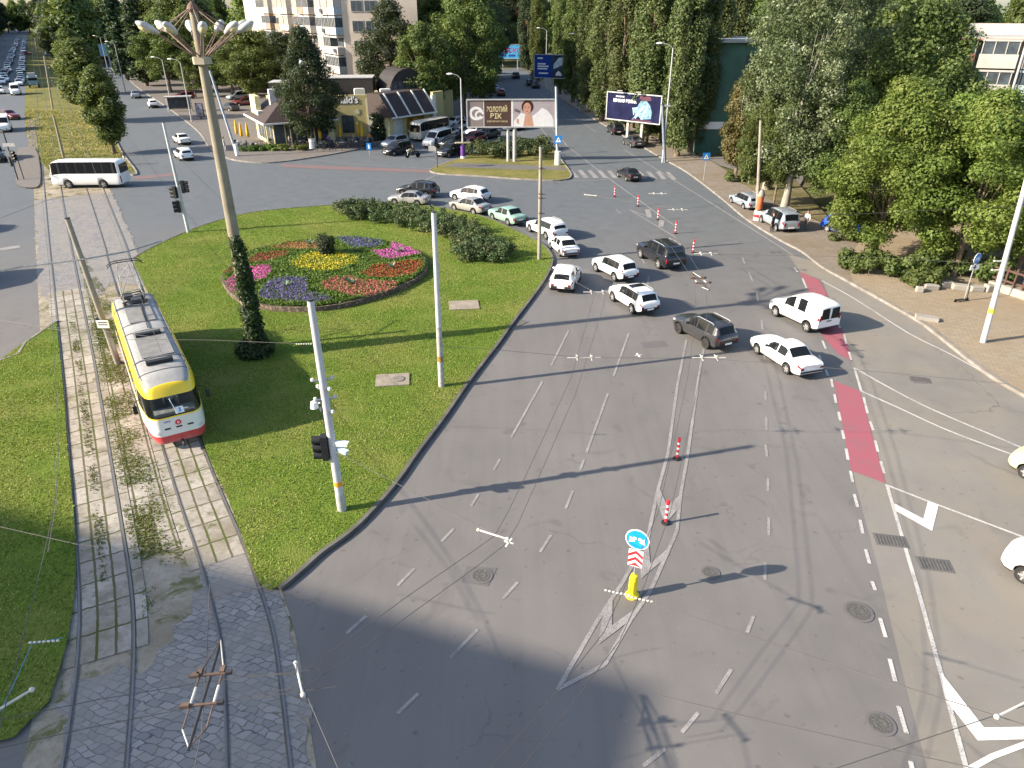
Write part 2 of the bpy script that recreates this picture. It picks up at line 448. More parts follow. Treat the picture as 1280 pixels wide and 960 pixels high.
def loft_vehicle(sp):
    """stations run from the nose (s=0) to the tail (s=L); local +X is forward, +Y the left side, z=0 the ground"""
    L, W = sp['L'], sp['W']; wh = sp['wheels']; wr = sp['wr']
    st = set(round(k * .13, 3) for k in range(int(L / .13) + 1)) | {L}
    for key in ('top', 'belt', 'plan', 'tumb'): st |= {a for a, _ in sp[key]}
    for rng in [sp['ws'], sp['rw']] + sp['sw'] + sp['head'] + sp['tail'] + sp.get('sun', []):
        st |= set(rng[:2])
    for xw in wh:
        R = wr + .07
        st |= {xw + R * math.cos(t) for t in np.linspace(0, PI, 11)}
    st = sorted(x for x in st if 0 <= x <= L); st2 = [st[0]]
    for x in st[1:]:
        if x - st2[-1] > .012: st2.append(x)
    st2[-1] = L; st = st2
    K = 10
    def sec(s):
        w = W * interp(sp['plan'], s); zs = interp(sp['belt'], s); top = max(interp(sp['top'], s), zs + .03); tw = W * interp(sp['plan'], s) * interp(sp['tumb'], s)
        zb = interp(sp['bot'], s)
        for xw in wh:
            R = wr + .07
            if abs(s - xw) < R: zb = max(zb, wr + math.sqrt(R * R - (s - xw) ** 2))
        zb = min(zb, zs - .12)
        h = zs - zb; zt = max(top - .05, zs + .015)
        fl = sp.get('flare', 0.)
        P = [(w * .93, zb), (w * .985, zb + h * .14), (w * 1.0, zb + h * .5), (w * .995, zb + h * .8), (w * .968, zs), (w * .945, zs + .012)]
        z5 = zs + .012
        P.append(((w * .945) * .48 + tw * .52, z5 + (zt - z5) * .55)); P.append((tw, zt))
        rd = min(.09, tw * .2)
        P.append((tw - rd, zt + .04)); P.append((tw * .55, max(top, zt + .04) + sp['crown'] * .6)); P.append((0, max(top, zt + .04) + sp['crown']))
        return P
    D = Parts(); pos = {}
    def vx(i, k, sd):
        y, z = SEC[i][k]; x = L / 2 - st[i]
        nose = sp.get('lean', (0, 0))
        if st[i] < .5: x -= nose[0] * max(0, z - .6) * (1 - st[i] / .5)
        if st[i] > L - .5: x += nose[1] * max(0, z - .6) * (1 - (L - st[i]) / .5)
        return (x, y * sd, z)
    SEC = [sec(s) for s in st]
    def inr(s0, s1, rng): return s0 >= rng[0] - .005 and s1 <= rng[1] + .005
    def route(s0, s1, k, sd):
        if k >= 8:
            if inr(s0, s1, sp['ws']): return 'windshield', 0
            if inr(s0, s1, sp['rw']): return 'rear_window', 0
            for r in sp.get('sun', []):
                if inr(s0, s1, r): return 'roof_glass', 0
        if k in (5, 6):
            for j, r in enumerate(sp['sw']):
                if inr(s0, s1, r) and (len(r) < 3 or sd == r[2]): return 'side_window%d%s' % (j, 'l' if sd > 0 else 'r'), 0
            if not sp.get('plain') and s0 >= sp['sw'][0][0] - .005 and s1 <= max(r[1] for r in sp['sw']) + .005: return 'body', 1
        for r in sp['head']:
            if k in r[2] and inr(s0, s1, r): return 'headlight' + ('l' if sd > 0 else 'r'), 0
        for r in sp['tail']:
            if k in r[2] and inr(s0, s1, r): return 'taillight' + ('l' if sd > 0 else 'r'), 0
        if k <= sp.get('trim', 0) - 1: return 'body', 1
        if k >= 7 and sp.get('roofmat') and s0 > sp['ws'][1] - .3: return 'body', 2
        return 'body', 0
    for i in range(len(st) - 1):
        for k in range(K):
            for sd in (1, -1):
                q = [vx(i, k, sd), vx(i, k + 1, sd), vx(i + 1, k + 1, sd), vx(i + 1, k, sd)]
                if sd < 0: q = q[::-1]
                key, mi = route(st[i], st[i + 1], k, sd)
                D.g(key).add(q, [(0, 1, 2, 3)], mi)
    for i, nm in ((0, 'front'), (len(st) - 1, 'rear')):
        for k in range(K):
            q = [vx(i, k, 1), vx(i, k + 1, 1), vx(i, k + 1, -1), vx(i, k, -1)]
            if nm == 'front': q = q[::-1]
            key, mi = 'body', (1 if k <= sp.get('trim_' + nm, 0) - 1 else 0)
            if nm in sp.get('capglass', ()) and k in (5, 6): key, mi = ('windshield' if nm == 'front' else 'rear_window'), 0
            D.g(key).add(q, [(0, 1, 2, 3)], mi)
    B = D['body']
    B.box((0, 0, .42), (L * .86, W * 1.55, .30), mi=1)                       # underbody
    B.box((L / 2 - .02, 0, interp(sp['bot'], 0) + .16), (.05, W * 1.0, .12), mi=1)   # grille opening
    return D

def weld(o):
    me = o.data; bm = bmesh.new(); bm.from_mesh(me); bmesh.ops.remove_doubles(bm, verts=bm.verts, dist=.003)
    bmesh.ops.recalc_face_normals(bm, faces=bm.faces)
    bm.to_mesh(me); bm.free()
    me.polygons.foreach_set('use_smooth', [True] * len(me.polygons)); me.set_sharp_from_angle(angle=math.radians(38))

def wheel_into(par, x, y, r, w, dark=False):
    sd = 1 if y > 0 else -1
    R = Matrix.Rotation(-sd * PI / 2, 3, 'X')
    m = MB(); m.lathe([(r * .62, -w / 2), (r * .93, -w / 2), (r, -w * .32), (r, w * .32), (r * .93, w / 2), (r * .66, w / 2), (r * .64, w * .3)], (0, 0, 0), 22, 0, R)
    t = m.build('wheel', M_TYRE, par, True); t.location = (x, y, r)
    q = MB(); q.lathe([(.01, w * .34), (r * .16, w * .40), (r * .2, w * .34), (r * .64, w * .28), (r * .67, w * .44), (r * .62, w * .47), (r * .6, w * .1)], (0, 0, 0), 22, 1, R)
    for k in range(5):
        a = 2 * PI * k / 5; d = Vector((math.cos(a), math.sin(a), 0)); Mx = Matrix.Rotation(a, 3, 'Z')
        q.box(R @ (d * r * .36 + Vector((0, 0, w * .38))), (r * .56, r * .17, w * .12), mi=0, M=R @ Mx)
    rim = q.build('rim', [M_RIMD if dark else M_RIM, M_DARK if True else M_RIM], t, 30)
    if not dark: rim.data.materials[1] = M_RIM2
    return t
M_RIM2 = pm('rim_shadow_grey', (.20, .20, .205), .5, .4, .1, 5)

SPECS = {}
def spec(name, **k): SPECS[name] = k
_plan = lambda L, a=.62, b=.80: [(0, a), (.06, a + .1), (.18, .87), (.42, .955), (.9, .995), (1.4, 1), (L - 1.0, 1), (L - .4, .97), (L - .12, .90), (L, b)]
spec('sedan', L=4.6, W=.89, wheels=(.92, 3.58), wr=.315, bot=[(0, .30), (.3, .22), (4.2, .24), (4.6, .36)], crown=.03,
     top=[(0, .62), (.1, .72), (.5, .84), (1.25, .96), (1.35, .97), (2.05, 1.37), (2.4, 1.43), (3.0, 1.43), (3.3, 1.38), (3.95, 1.03), (4.05, 1.01), (4.5, .98), (4.6, .90)],
     belt=[(0, .58), (.1, .66), (.5, .78), (1.3, .90), (3.9, .95), (4.5, .93), (4.6, .84)], plan=_plan(4.6), tumb=[(0, .85), (1.2, .87), (1.9, .76), (2.2, .74), (3.1, .73), (3.9, .84), (4.6, .86)],
     ws=(1.36, 2.05), rw=(3.3, 3.92), sw=[(1.72, 2.5), (2.58, 3.22), (3.28, 3.58)], head=[(.03, .40, (3,))], tail=[(4.28, 4.6, (3,))], trim=1, trim_rear=1, trim_front=1)
spec('mercedes', L=4.75, W=.87, wheels=(.9, 3.7), wr=.315, bot=[(0, .30), (.3, .22), (4.4, .24), (4.75, .34)], crown=.025,
     top=[(0, .68), (.08, .78), (.4, .87), (1.4, .97), (1.5, .98), (2.15, 1.37), (2.5, 1.43), (3.1, 1.43), (3.3, 1.39), (3.8, 1.02), (3.9, 1.0), (4.6, .97), (4.75, .88)],
     belt=[(0, .64), (.08, .72), (.4, .80), (1.4, .90), (3.9, .94), (4.6, .92), (4.75, .83)], plan=[(0, .78), (.06, .86), (.2, .93), (.5, .975), (1.2, 1), (3.9, 1), (4.4, .97), (4.65, .93), (4.75, .88)], tumb=[(0, .86), (1.4, .87), (2.1, .76), (3.2, .75), (3.85, .84), (4.75, .86)],
     ws=(1.51, 2.15), rw=(3.32, 3.80), plain=1, sw=[(1.80, 2.60), (2.68, 3.40)], head=[(.02, .30, (3,))], tail=[(4.5, 4.75, (3,))], trim=1, trim_rear=1, trim_front=1)
spec('old_sedan', L=4.1, W=.81, wheels=(.72, 3.12), wr=.30, bot=[(0, .34), (.2, .25), (3.8, .27), (4.1, .38)], crown=.02,
     top=[(0, .80), (.05, .86), (.2, .90), (1.15, .96), (1.25, .97), (1.7, 1.36), (1.95, 1.42), (2.85, 1.42), (3.0, 1.39), (3.4, .99), (3.5, .96), (4.02, .93), (4.1, .86)],
     belt=[(0, .74), (.05, .80), (.2, .84), (1.2, .89), (3.5, .90), (4.0, .88), (4.1, .80)], plan=[(0, .90), (.05, .95), (.2, .98), (.6, 1), (3.5, 1), (3.9, .98), (4.05, .95), (4.1, .92)], tumb=[(0, .90), (1.2, .90), (1.75, .80), (2.9, .80), (3.45, .89), (4.1, .9)],
     ws=(1.27, 1.72), rw=(3.0, 3.4), plain=1, sw=[(1.48, 2.14), (2.2, 2.95)], head=[(.01, .14, (3,))], tail=[(3.95, 4.1, (3, 2))], trim=0)
spec('hatch', L=4.3, W=.90, wheels=(.86, 3.42), wr=.32, bot=[(0, .30), (.3, .22), (4.0, .25), (4.3, .40)], crown=.03,
     top=[(0, .66), (.1, .76), (.5, .90), (1.05, 1.0), (1.12, 1.02), (1.95, 1.45), (2.4, 1.53), (3.2, 1.51), (3.75, 1.44), (3.85, 1.40), (4.16, 1.02), (4.24, .96), (4.3, .86)],
     belt=[(0, .6), (.1, .70), (.5, .82), (1.1, .92), (3.4, 1.0), (4.1, 1.0), (4.22, .92), (4.3, .8)], plan=_plan(4.3), tumb=[(0, .85), (1.0, .87), (1.8, .77), (3.2, .75), (3.9, .72), (4.3, .82)],
     ws=(1.13, 1.95), rw=(3.86, 4.15), sw=[(1.6, 2.38), (2.46, 3.2), (3.26, 3.66)], head=[(.03, .45, (3,))], tail=[(4.1, 4.3, (3,))], trim=1, trim_rear=2, trim_front=1)
spec('suv', L=4.6, W=.91, wheels=(.88, 3.56), wr=.355, bot=[(0, .42), (.3, .30), (4.3, .32), (4.6, .5)], crown=.03,
     top=[(0, .78), (.1, .90), (.5, 1.02), (1.2, 1.12), (1.28, 1.14), (1.95, 1.58), (2.35, 1.67), (3.6, 1.66), (4.1, 1.60), (4.18, 1.56), (4.46, 1.12), (4.54, 1.05), (4.6, .9)],
     belt=[(0, .70), (.1, .82), (.5, .92), (1.2, 1.02), (3.6, 1.08), (4.4, 1.08), (4.52, 1.0), (4.6, .86)], plan=_plan(4.6, .66, .84), tumb=[(0, .86), (1.1, .88), (1.9, .79), (3.6, .77), (4.2, .75), (4.6, .84)],
     ws=(1.3, 1.96), rw=(4.19, 4.45), sw=[(1.72, 2.5), (2.58, 3.36), (3.44, 3.98)], head=[(.03, .45, (3,))], tail=[(4.42, 4.6, (3,))], trim=1, trim_rear=2, trim_front=1)
spec('suv_dark_roof', **{**SPECS['suv'], 'sun': [(2.3, 3.5)]})
spec('suv_sunroof', **{**SPECS['suv'], 'sun': [(2.3, 2.95)]})
spec('crv', **{**SPECS['suv'], 'tail': [(4.3, 4.5, (5, 6)), (4.46, 4.6, (3,))]})
spec('offroader', L=4.75, W=.92, wheels=(.92, 3.66), wr=.385, bot=[(0, .48), (.3, .36), (4.5, .38), (4.75, .5)], crown=.02,
     top=[(0, .95), (.06, 1.02), (.3, 1.10), (1.3, 1.20), (1.36, 1.21), (1.85, 1.70), (2.15, 1.80), (4.2, 1.82), (4.42, 1.78), (4.46, 1.75), (4.62, 1.16), (4.68, 1.10), (4.75, 1.0)],
     belt=[(0, .86), (.06, .93), (.3, 1.0), (1.3, 1.10), (4.6, 1.14), (4.68, 1.06), (4.75, .94)], plan=[(0, .80), (.08, .88), (.3, .95), (.8, 1), (4.2, 1), (4.55, .97), (4.75, .92)], tumb=[(0, .88), (1.3, .89), (1.85, .83), (4.4, .81), (4.75, .86)],
     ws=(1.38, 1.86), rw=(4.47, 4.62), sw=[(1.66, 2.42), (2.5, 3.22), (3.3, 4.24)], head=[(.02, .3, (3,))], tail=[(4.66, 4.75, (3, 2))], trim=1, trim_rear=2, trim_front=1)
spec('wagon', L=4.55, W=.87, wheels=(.88, 3.5), wr=.31, bot=[(0, .30), (.3, .22), (4.2, .25), (4.55, .38)], crown=.03,
     top=[(0, .64), (.1, .74), (.5, .86), (1.2, .97), (1.28, .98), (1.95, 1.38), (2.3, 1.45), (3.8, 1.47), (4.15, 1.42), (4.2, 1.39), (4.46, 1.0), (4.5, .95), (4.55, .85)],
     belt=[(0, .58), (.1, .68), (.5, .79), (1.2, .89), (4.4, .95), (4.5, .88), (4.55, .78)], plan=_plan(4.55), tumb=[(0, .86), (1.2, .87), (1.9, .77), (4.2, .76), (4.55, .84)],
     ws=(1.3, 1.96), rw=(4.21, 4.45), sw=[(1.68, 2.44), (2.52, 3.22), (3.3, 4.05)], head=[(.03, .42, (3,))], tail=[(4.42, 4.55, (3, 2))], trim=1, trim_rear=1, trim_front=1)
spec('minivan', L=4.6, W=.92, wheels=(.86, 3.66), wr=.325, bot=[(0, .32), (.3, .24), (4.3, .28), (4.6, .4)], crown=.03,
     top=[(0, .74), (.1, .86), (.5, 1.0), (.82, 1.06), (.9, 1.08), (1.9, 1.66), (2.4, 1.76), (3.8, 1.75), (4.2, 1.68), (4.27, 1.64), (4.5, 1.1), (4.55, 1.0), (4.6, .88)],
     belt=[(0, .66), (.1, .78), (.5, .90), (1.0, .98), (4.45, 1.06), (4.54, .95), (4.6, .82)], plan=_plan(4.6), tumb=[(0, .86), (.9, .88), (1.9, .78), (4.2, .76), (4.6, .84)],
     ws=(.92, 1.9), rw=(4.28, 4.5), sw=[(1.62, 2.4), (2.48, 3.3), (3.38, 4.1)], head=[(.03, .5, (3,))], tail=[(4.42, 4.6, (3, 4))], trim=1, trim_rear=1, trim_front=1)
spec('small_van', L=4.2, W=.88, wheels=(.84, 3.42), wr=.31, bot=[(0, .32), (.3, .24), (3.95, .30), (4.2, .4)], crown=.035,
     top=[(0, .70), (.1, .82), (.5, .98), (.95, 1.10), (1.03, 1.12), (1.75, 1.62), (2.1, 1.76), (2.7, 1.83), (3.7, 1.82), (4.02, 1.76), (4.12, 1.70), (4.17, 1.60), (4.2, 1.35)],
     belt=[(0, .62), (.1, .74), (.5, .88), (1.0, 1.0), (1.5, 1.06), (4.2, 1.08)], plan=[(0, .64), (.06, .74), (.2, .88), (.5, .96), (1.0, 1), (3.8, 1), (4.05, .97), (4.2, .93)], tumb=[(0, .86), (1.0, .88), (1.8, .83), (2.4, .83), (4.2, .83)],
     ws=(1.06, 1.76), rw=(9, 9.1), plain=1, sw=[(1.45, 2.2), (2.5, 3.1, 1)], head=[(.04, .5, (3,))], tail=[(4.08, 4.2, (3, 4))], trim=1, trim_rear=1, trim_front=1)
spec('van', L=5.4, W=.98, wheels=(.95, 4.1), wr=.34, bot=[(0, .34), (.3, .28), (5.1, .32), (5.4, .42)], crown=.05,
     top=[(0, .85), (.1, 1.0), (.5, 1.15), (.85, 1.24), (.92, 1.27), (1.75, 1.98), (2.1, 2.15), (3.2, 2.20), (5.1, 2.2), (5.3, 2.15), (5.38, 2.0), (5.4, 1.7)],
     belt=[(0, .76), (.1, .9), (.5, 1.02), (.9, 1.14), (1.4, 1.22), (5.4, 1.25)], plan=[(0, .68), (.1, .82), (.3, .92), (.8, .98), (1.3, 1), (5.1, 1), (5.4, .96)], tumb=[(0, .86), (.9, .88), (1.8, .86), (5.4, .86)],
     ws=(.94, 1.75), rw=(9, 9.1), sw=[(1.4, 2.15), (2.3, 3.3), (3.4, 4.3), (4.38, 5.1)], head=[(.04, .5, (3,))], tail=[(5.28, 5.4, (2, 3, 4))], trim=1, capglass=('rear',))
spec('bus', L=7.3, W=1.12, wheels=(1.7, 5.3), wr=.42, bot=[(0, .42), (.3, .36), (6.9, .36), (7.3, .46)], crown=.06,
     top=[(0, 2.30), (.06, 2.42), (.2, 2.55), (.6, 2.66), (1.2, 2.72), (6.6, 2.72), (7.0, 2.68), (7.2, 2.6), (7.3, 2.42)],
     belt=[(0, 1.30), (.5, 1.40), (1.3, 1.48), (7.3, 1.48)], plan=[(0, .86), (.08, .93), (.25, .975), (.6, 1), (6.9, 1), (7.15, .97), (7.3, .91)], tumb=[(0, .86), (.5, .9), (1.2, .92), (7.3, .92)],
     ws=(9, 9.1), rw=(9, 9.1), sw=[(.12, .95), (1.12, 1.95), (2.02, 2.85), (2.92, 3.75), (3.82, 4.65), (4.72, 5.5), (5.58, 6.5), (6.7, 7.0)], head=[(.02, .2, (1, 2))], tail=[(7.16, 7.3, (1, 2))], trim=0, capglass=('front', 'rear'), lean=(.10, .04))
spec('pickup_cab', **{**SPECS['van'], 'L': 5.4})

CARDATA = {}
def car_parts(kind, dark_rim=False):
    """prototype: dict part name -> list of (object builder data)"""
    key = (kind, dark_rim)
    if key in CARDATA: return CARDATA[key]
    sp = SPECS[kind]; D = loft_vehicle(sp); root = bpy.data.objects.new('proto', None)   # never linked
    out = []
    L, W = sp['L'], sp['W']
    matof = {'windshield': M_GLASS, 'rear_window': M_GLASS, 'roof_glass': M_GLASS, 'headlight': M_HEAD, 'taillight': M_TAIL, 'side_window': M_GLASS}
    for k, mb in D.items():
        nm = ''.join(c for c in k if not c.isdigit())
        if nm != 'body' and nm[-1] in 'lr' and nm[:-1] in ('side_window', 'headlight', 'taillight'): nm = nm[:-1]
        o = mb.build(nm, [PW, M_BLACK, PB] if nm == 'body' else matof[nm]); weld(o); out.append((o, None))
    bx = lambda nm, c, s, m: out.append((MB().box(c, s).build(nm, m), None))
    zr = interp(sp['belt'], L) - .12
    if kind in ('old_sedan',): bx('bumper', (-L / 2 - .04, 0, .50), (.10, W * 1.8, .11), M_BLACK); bx('bumper', (L / 2 + .04, 0, .50), (.10, W * 1.8, .11), M_BLACK)
    if kind == 'mercedes': bx('bumper', (-L / 2 - .01, 0, .52), (.10, W * 1.70, .08), M_BLACK)
    bx('licence_plate', (-L / 2 - .012, 0, zr - (.16 if kind not in ('old_sedan', 'mercedes', 'sedan') else .06)), (.02, .52, .115), M_PLATE)
    bx('licence_plate', (L / 2 + .012, 0, .52), (.02, .52, .115), M_PLATE)
    if kind not in ('bus',):
        for sd in (1, -1):
            pw = interp(sp['plan'], L) * W
            hi = kind in ('small_van', 'minivan', 'van')
            out.append((MB().box((-L / 2 - .006, sd * (pw - .12), zr + (.0 if not hi else .12)), (.02, .20 if not hi else .12, .13 if not hi else .34)).build('taillight', M_TAIL), None))
    if kind == 'small_van':
        for sd in (1, -1):
            m = MB(); m.prism([(-.30, -.32), (.30, -.32), (.27, .30), (-.24, .34)], 0, .012, M=Matrix(((0, 0, -1, -L / 2 - .003), (1, 0, 0, sd * .36), (0, 1, 0, 1.30), (0, 0, 0, 1))))
            out.append((m.build('rear_window', M_GLASS), None))
        bx('door_handle', (-L / 2 - .02, .05, .86), (.03, .32, .05), M_BLACK)
    sa = sp['sw'][0][0]
    for sd in (1, -1):                                                      # mirrors and door handles
        w = W * .97; zb = interp(sp['belt'], sa)
        m = MB(); m.ball((L / 2 - sa - .05, sd * (w + .11), zb + .09), (.075, .12, .085), 8, 6); m.box((L / 2 - sa - .05, sd * (w + .0), zb + .06), (.05, .14, .04))
        o = m.build('mirror', [PW], None, True); out.append((o, 'paint' if kind not in ('old_sedan', 'mercedes') else None))
        if o and kind in ('old_sedan', 'mercedes'): o.data.materials[0] = M_BLACK
        for r in sp['sw'][:2]:
            if len(r) > 2: continue
            s = r[1] - .12; zz = interp(sp['belt'], s) - .10
            out.append((MB().box((L / 2 - s, sd * (W * .993), zz), (.17, .025, .03)).build('door_handle', M_BLACK), None))
    if kind in ('suv', 'suv_dark_roof', 'suv_sunroof', 'crv', 'wagon', 'offroader', 'minivan'):
        for sd in (1, -1):
            s0, s1 = 2.3, L - .75; m = MB()
            z0 = interp(sp['top'], 2.8) + .045; y = sd * W * (interp(sp['tumb'], 3) - .07)
            m.path([(L / 2 - s0, y, z0 - .05), (L / 2 - s0 - .15, y, z0), (L / 2 - s1 + .2, y, z0), (L / 2 - s1, y, z0 - .06)], .022, 6)
            out.append((m.build('roof_rail', M_STEEL if kind != 'crv' else M_BLACK, None, True), None))
    whs = []
    for xw in sp['wheels']:
        for sd in (1, -1): whs.append(wheel_into(None2, L / 2 - xw, sd * (W - .095), sp['wr'], .22 if kind != 'bus' else .28, dark_rim))
    for o, _ in out: COL.objects.unlink(o)
    for w in whs:
        for ch in KIDS.get(w.name, []): COL.objects.unlink(ch)
        COL.objects.unlink(w)
    CARDATA[key] = (out, whs)
    return CARDATA[key]
None2 = None

def join_far(kind):
    """one mesh with several materials, for vehicles too small in the photograph to show parts"""
    key = ('far', kind)
    if key in CARDATA: return CARDATA[key]
    sp = SPECS[kind]; D = loft_vehicle(sp); m = MB(); idx = {'body': 0, 'windshield': 1, 'rear_window': 1, 'side_window': 1, 'roof_glass': 1, 'headlight': 2, 'taillight': 3}
    for k, mb in D.items():
        nm = ''.join(c for c in k if not c.isdigit())
        if nm != 'body' and nm[-1] in 'lr' and nm[:-1] in idx: nm = nm[:-1]
        b = len(m.v); m.v += mb.v
        for f, mi in zip(mb.f, mb.m): m.f.append(tuple(i + b for i in f)); m.m.append(4 if (nm == 'body' and mi == 1) else idx[nm])
    for xw in sp['wheels']:
        for sd in (1, -1):
            m.tube((sp['L'] / 2 - xw, sd * (sp['W'] - .2), sp['wr']), (sp['L'] / 2 - xw, sd * sp['W'], sp['wr']), sp['wr'], n=12, mi=5)
            m.tube((sp['L'] / 2 - xw, sd * (sp['W'] - .0), sp['wr']), (sp['L'] / 2 - xw, sd * (sp['W'] + .01), sp['wr']), sp['wr'] * .6, n=10, mi=6)
    o = m.build('car', [PW, M_GLASS, M_HEAD, M_TAIL, M_BLACK, M_TYRE, M_RIM]); weld(o); COL.objects.unlink(o)
    CARDATA[key] = o; return o

def place_vehicle(name, label, cat, kind, pt, loc, rz, group=None, far=False, dark_rim=False, roof=None):
    if far:
        o = join_far(kind).copy(); o.name = name; COL.objects.link(o)
        o.location = (loc[0], loc[1], 0.004); o.rotation_euler = (0, 0, rz)
        o.material_slots[0].link = 'OBJECT'; o.material_slots[0].material = pt
        return tag(o, label, cat, group)
    out, whs = car_parts(kind, dark_rim)
    r = empty(name, (loc[0], loc[1], .004), rz, label, cat, group)
    for o, f in out:
        c = o.copy(); c.name = o.name.split('.')[0]; COL.objects.link(c); parent(c, r)
        if o.name.split('.')[0] == 'body' or f == 'paint':
            c.material_slots[0].link = 'OBJECT'; c.material_slots[0].material = pt
    for w in whs:
        c = w.copy(); c.name = 'wheel'; COL.objects.link(c); parent(c, r)
        for ch in KIDS.get(w.name, []):
            d = ch.copy(); d.name = 'rim'; COL.objects.link(d); parent(d, c)
    return r
def by_wheels(kind, f, r, side):
    """pose from the two near wheels' road contacts in the photograph (front, rear) on the given side (+1 left, -1 right); the wheelbase sets nothing, the heading does"""
    F = Vector(G(*f)); R = Vector(G(*r)); d = (F - R); d.normalize(); sp = SPECS[kind]
    n = Vector((-d.y, d.x)); mid = (F + R) / 2 - n * side * sp['W'] * .9
    wb = sp['wheels'][1] - sp['wheels'][0]; s = (F - R).length / wb
    s = min(1.02, max(.88, s)) if .75 < s < 1.12 else .95
    mw = (sp['L'] / 2 - (sp['wheels'][0] + sp['wheels'][1]) / 2) * s
    return mid - d * mw, math.atan2(d.y, d.x), s
def wheel_car(name, label, kind, pt, f, r, side=1, cat='car', group=None, **k):
    loc, rz, s = by_wheels(kind, f, r, side)
    o = place_vehicle(name, label, cat, kind, pt, loc, rz, group, **k); o.scale = (s, s, s); return o
def street_car(name, label, kind, pt, pix, ang, cat='car', group=None, far=True, **k):
    """pix = middle of the end that faces the camera, on the road; ang = heading; that end is the tail when the car drives away"""
    e = Vector(G(*pix)); d = Vector((math.cos(ang), math.sin(ang))); s = 1 if d.y > 0 else -1
    return place_vehicle(name, label, cat, kind, pt, e + d * (s * SPECS[kind]['L'] / 2), ang, group, far=far, **k)
# ---------------------------------------------------------------- camera, world, sun
SUN_AZ = math.radians(15.2)          # direction the shadows run, from +X towards +Y
SUN_EL = math.radians(26.0)
cam = bpy.data.cameras.new('camera'); co = bpy.data.objects.new('camera', cam); COL.objects.link(co)
cam.sensor_width = 36; cam.sensor_fit = 'HORIZONTAL'; cam.lens = 36 * FPX / 1280; cam.clip_end = 5000; cam.clip_start = .3
co.location = (0, 0, CAMZ); co.rotation_euler = (PI / 2 - PITCH, 0, 0); SC.camera = co
w = bpy.data.worlds.new('World'); SC.world = w; w.use_nodes = True
nt = w.node_tree; bg = nt.nodes['Background']; sky = nt.nodes.new('ShaderNodeTexSky')
sky.sky_type = 'NISHITA'; sky.sun_disc = False; sky.sun_elevation = SUN_EL; sky.sun_rotation = math.radians(255.0 - .2)
sky.altitude = 50; sky.dust_density = 1.5
nt.links.new(sky.outputs[0], bg.inputs[0]); bg.inputs[1].default_value = .10
sl = bpy.data.lights.new('sun', 'SUN'); so = bpy.data.objects.new('sun', sl); COL.objects.link(so)
sl.energy = 4.2; sl.angle = math.radians(.53); sl.color = (1.0, .87, .70)
sd = Vector((math.cos(SUN_AZ) * math.cos(SUN_EL), math.sin(SUN_AZ) * math.cos(SUN_EL), -math.sin(SUN_EL)))
so.rotation_euler = sd.to_track_quat('-Z', 'Y').to_euler(); so.location = (-60, -20, 60)
vs = SC.view_settings; vs.view_transform = 'Standard'; vs.look = 'None'; vs.exposure = 1.6; vs.gamma = 1; vs.use_curve_mapping = False
SC.render.engine = 'CYCLES'; SC.cycles.use_denoising = True; SC.cycles.max_bounces = 5; SC.cycles.diffuse_bounces = 3; SC.cycles.glossy_bounces = 2
SC.cycles.transmission_bounces = 3; SC.cycles.transparent_max_bounces = 8; SC.cycles.caustics_reflective = False; SC.cycles.caustics_refractive = False
SC.cycles.sample_clamp_indirect = 6

# ---------------------------------------------------------------- ground and roads
flat('ground', [(-1800, -300), (1800, -300), (1800, 3000), (-1800, 3000)], -.06, M_EARTH)
LEFTDIR = Vector(G(44, 110)) - Vector(G(54, 230)); LEFTDIR.normalize()
LANG = math.atan2(LEFTDIR.y, LEFTDIR.x)
far_l = lambda p, d: (p[0] + LEFTDIR.x * d, p[1] + LEFTDIR.y * d)
road_main = [(-75, -40), (75, -40), (75, 45)] + GP([(1200, 420), (1100, 345), (1030, 315), (955, 265), (885, 212), (780, 152), (715, 122), (680, 100), (650, 84)]) + \
            GP([(612, 88), (600, 105), (575, 135), (520, 145), (470, 165), (400, 180), (300, 185), (275, 165), (240, 140), (200, 115), (175, 95), (155, 75)]) + \
            [far_l(G(155, 85), 700), far_l(G(-30, 85), 700)] + GP([(-120, 150)]) + [(-110, 60)]
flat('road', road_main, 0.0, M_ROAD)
# worn, browner asphalt of the side road and bus bay on the right
lot = GP([(1000, 340), (1028, 350), (1050, 410), (1076, 489), (1108, 606), (1136, 700), (1176, 841), (1215, 965)]) + [(9.5, 5), (60, 0), (70, 40)] + GP([(1180, 424), (1066, 354), (1030, 330), (985, 318)])
flat('side_road', lot, .004, M_ROADW)
flat('side_road', GP([(1046, 480), (1066, 590), (1100, 720), (1128, 840), (1160, 965)]) + [(9.0, 8)] + GP([(1235, 965), (1176, 841), (1136, 700), (1108, 606), (1076, 489)]), .0025, M_ROADW)
# pavements
def pave(name, poly, z, m): return flat(name, poly, z, m)
right_edge = GP([(1290, 500), (1230, 464), (1160, 409), (1120, 385), (1066, 355)])
right_edge2 = GP([(1066, 355), (1030, 335), (1005, 316), (975, 300), (935, 275), (900, 246), (860, 216), (830, 199), (790, 176), (760, 159), (735, 144), (700, 122), (672, 102)])
big_r = [(75, 44)] + right_edge[0:1]
pav_r = [(120, 30)] + right_edge + [(60, 70), (120, 70)]
flat('pavement', [(110, 42), (75, 38)] + smooth_line(right_edge, 4) + GP([(1060, 330), (1075, 300), (1200, 250)]) + [(110, 75)], .12, M_PAVER)
flat('pavement', smooth_line(right_edge2, 4) + GP([(660, 88), (690, 95), (720, 125), (790, 160), (850, 185), (885, 200), (985, 262), (1075, 300), (1064, 345)]), .10, M_PAVE)
flat('verge', GP([(690, 92), (720, 122), (790, 158), (850, 182), (880, 196), (985, 190), (1000, 130), (900, 75), (700, 75)]), .03, M_WEED)
flat('verge', GP([(930, 232), (905, 222), (925, 214), (990, 222), (1050, 290), (1010, 272), (960, 250)]), .13, M_WEED)
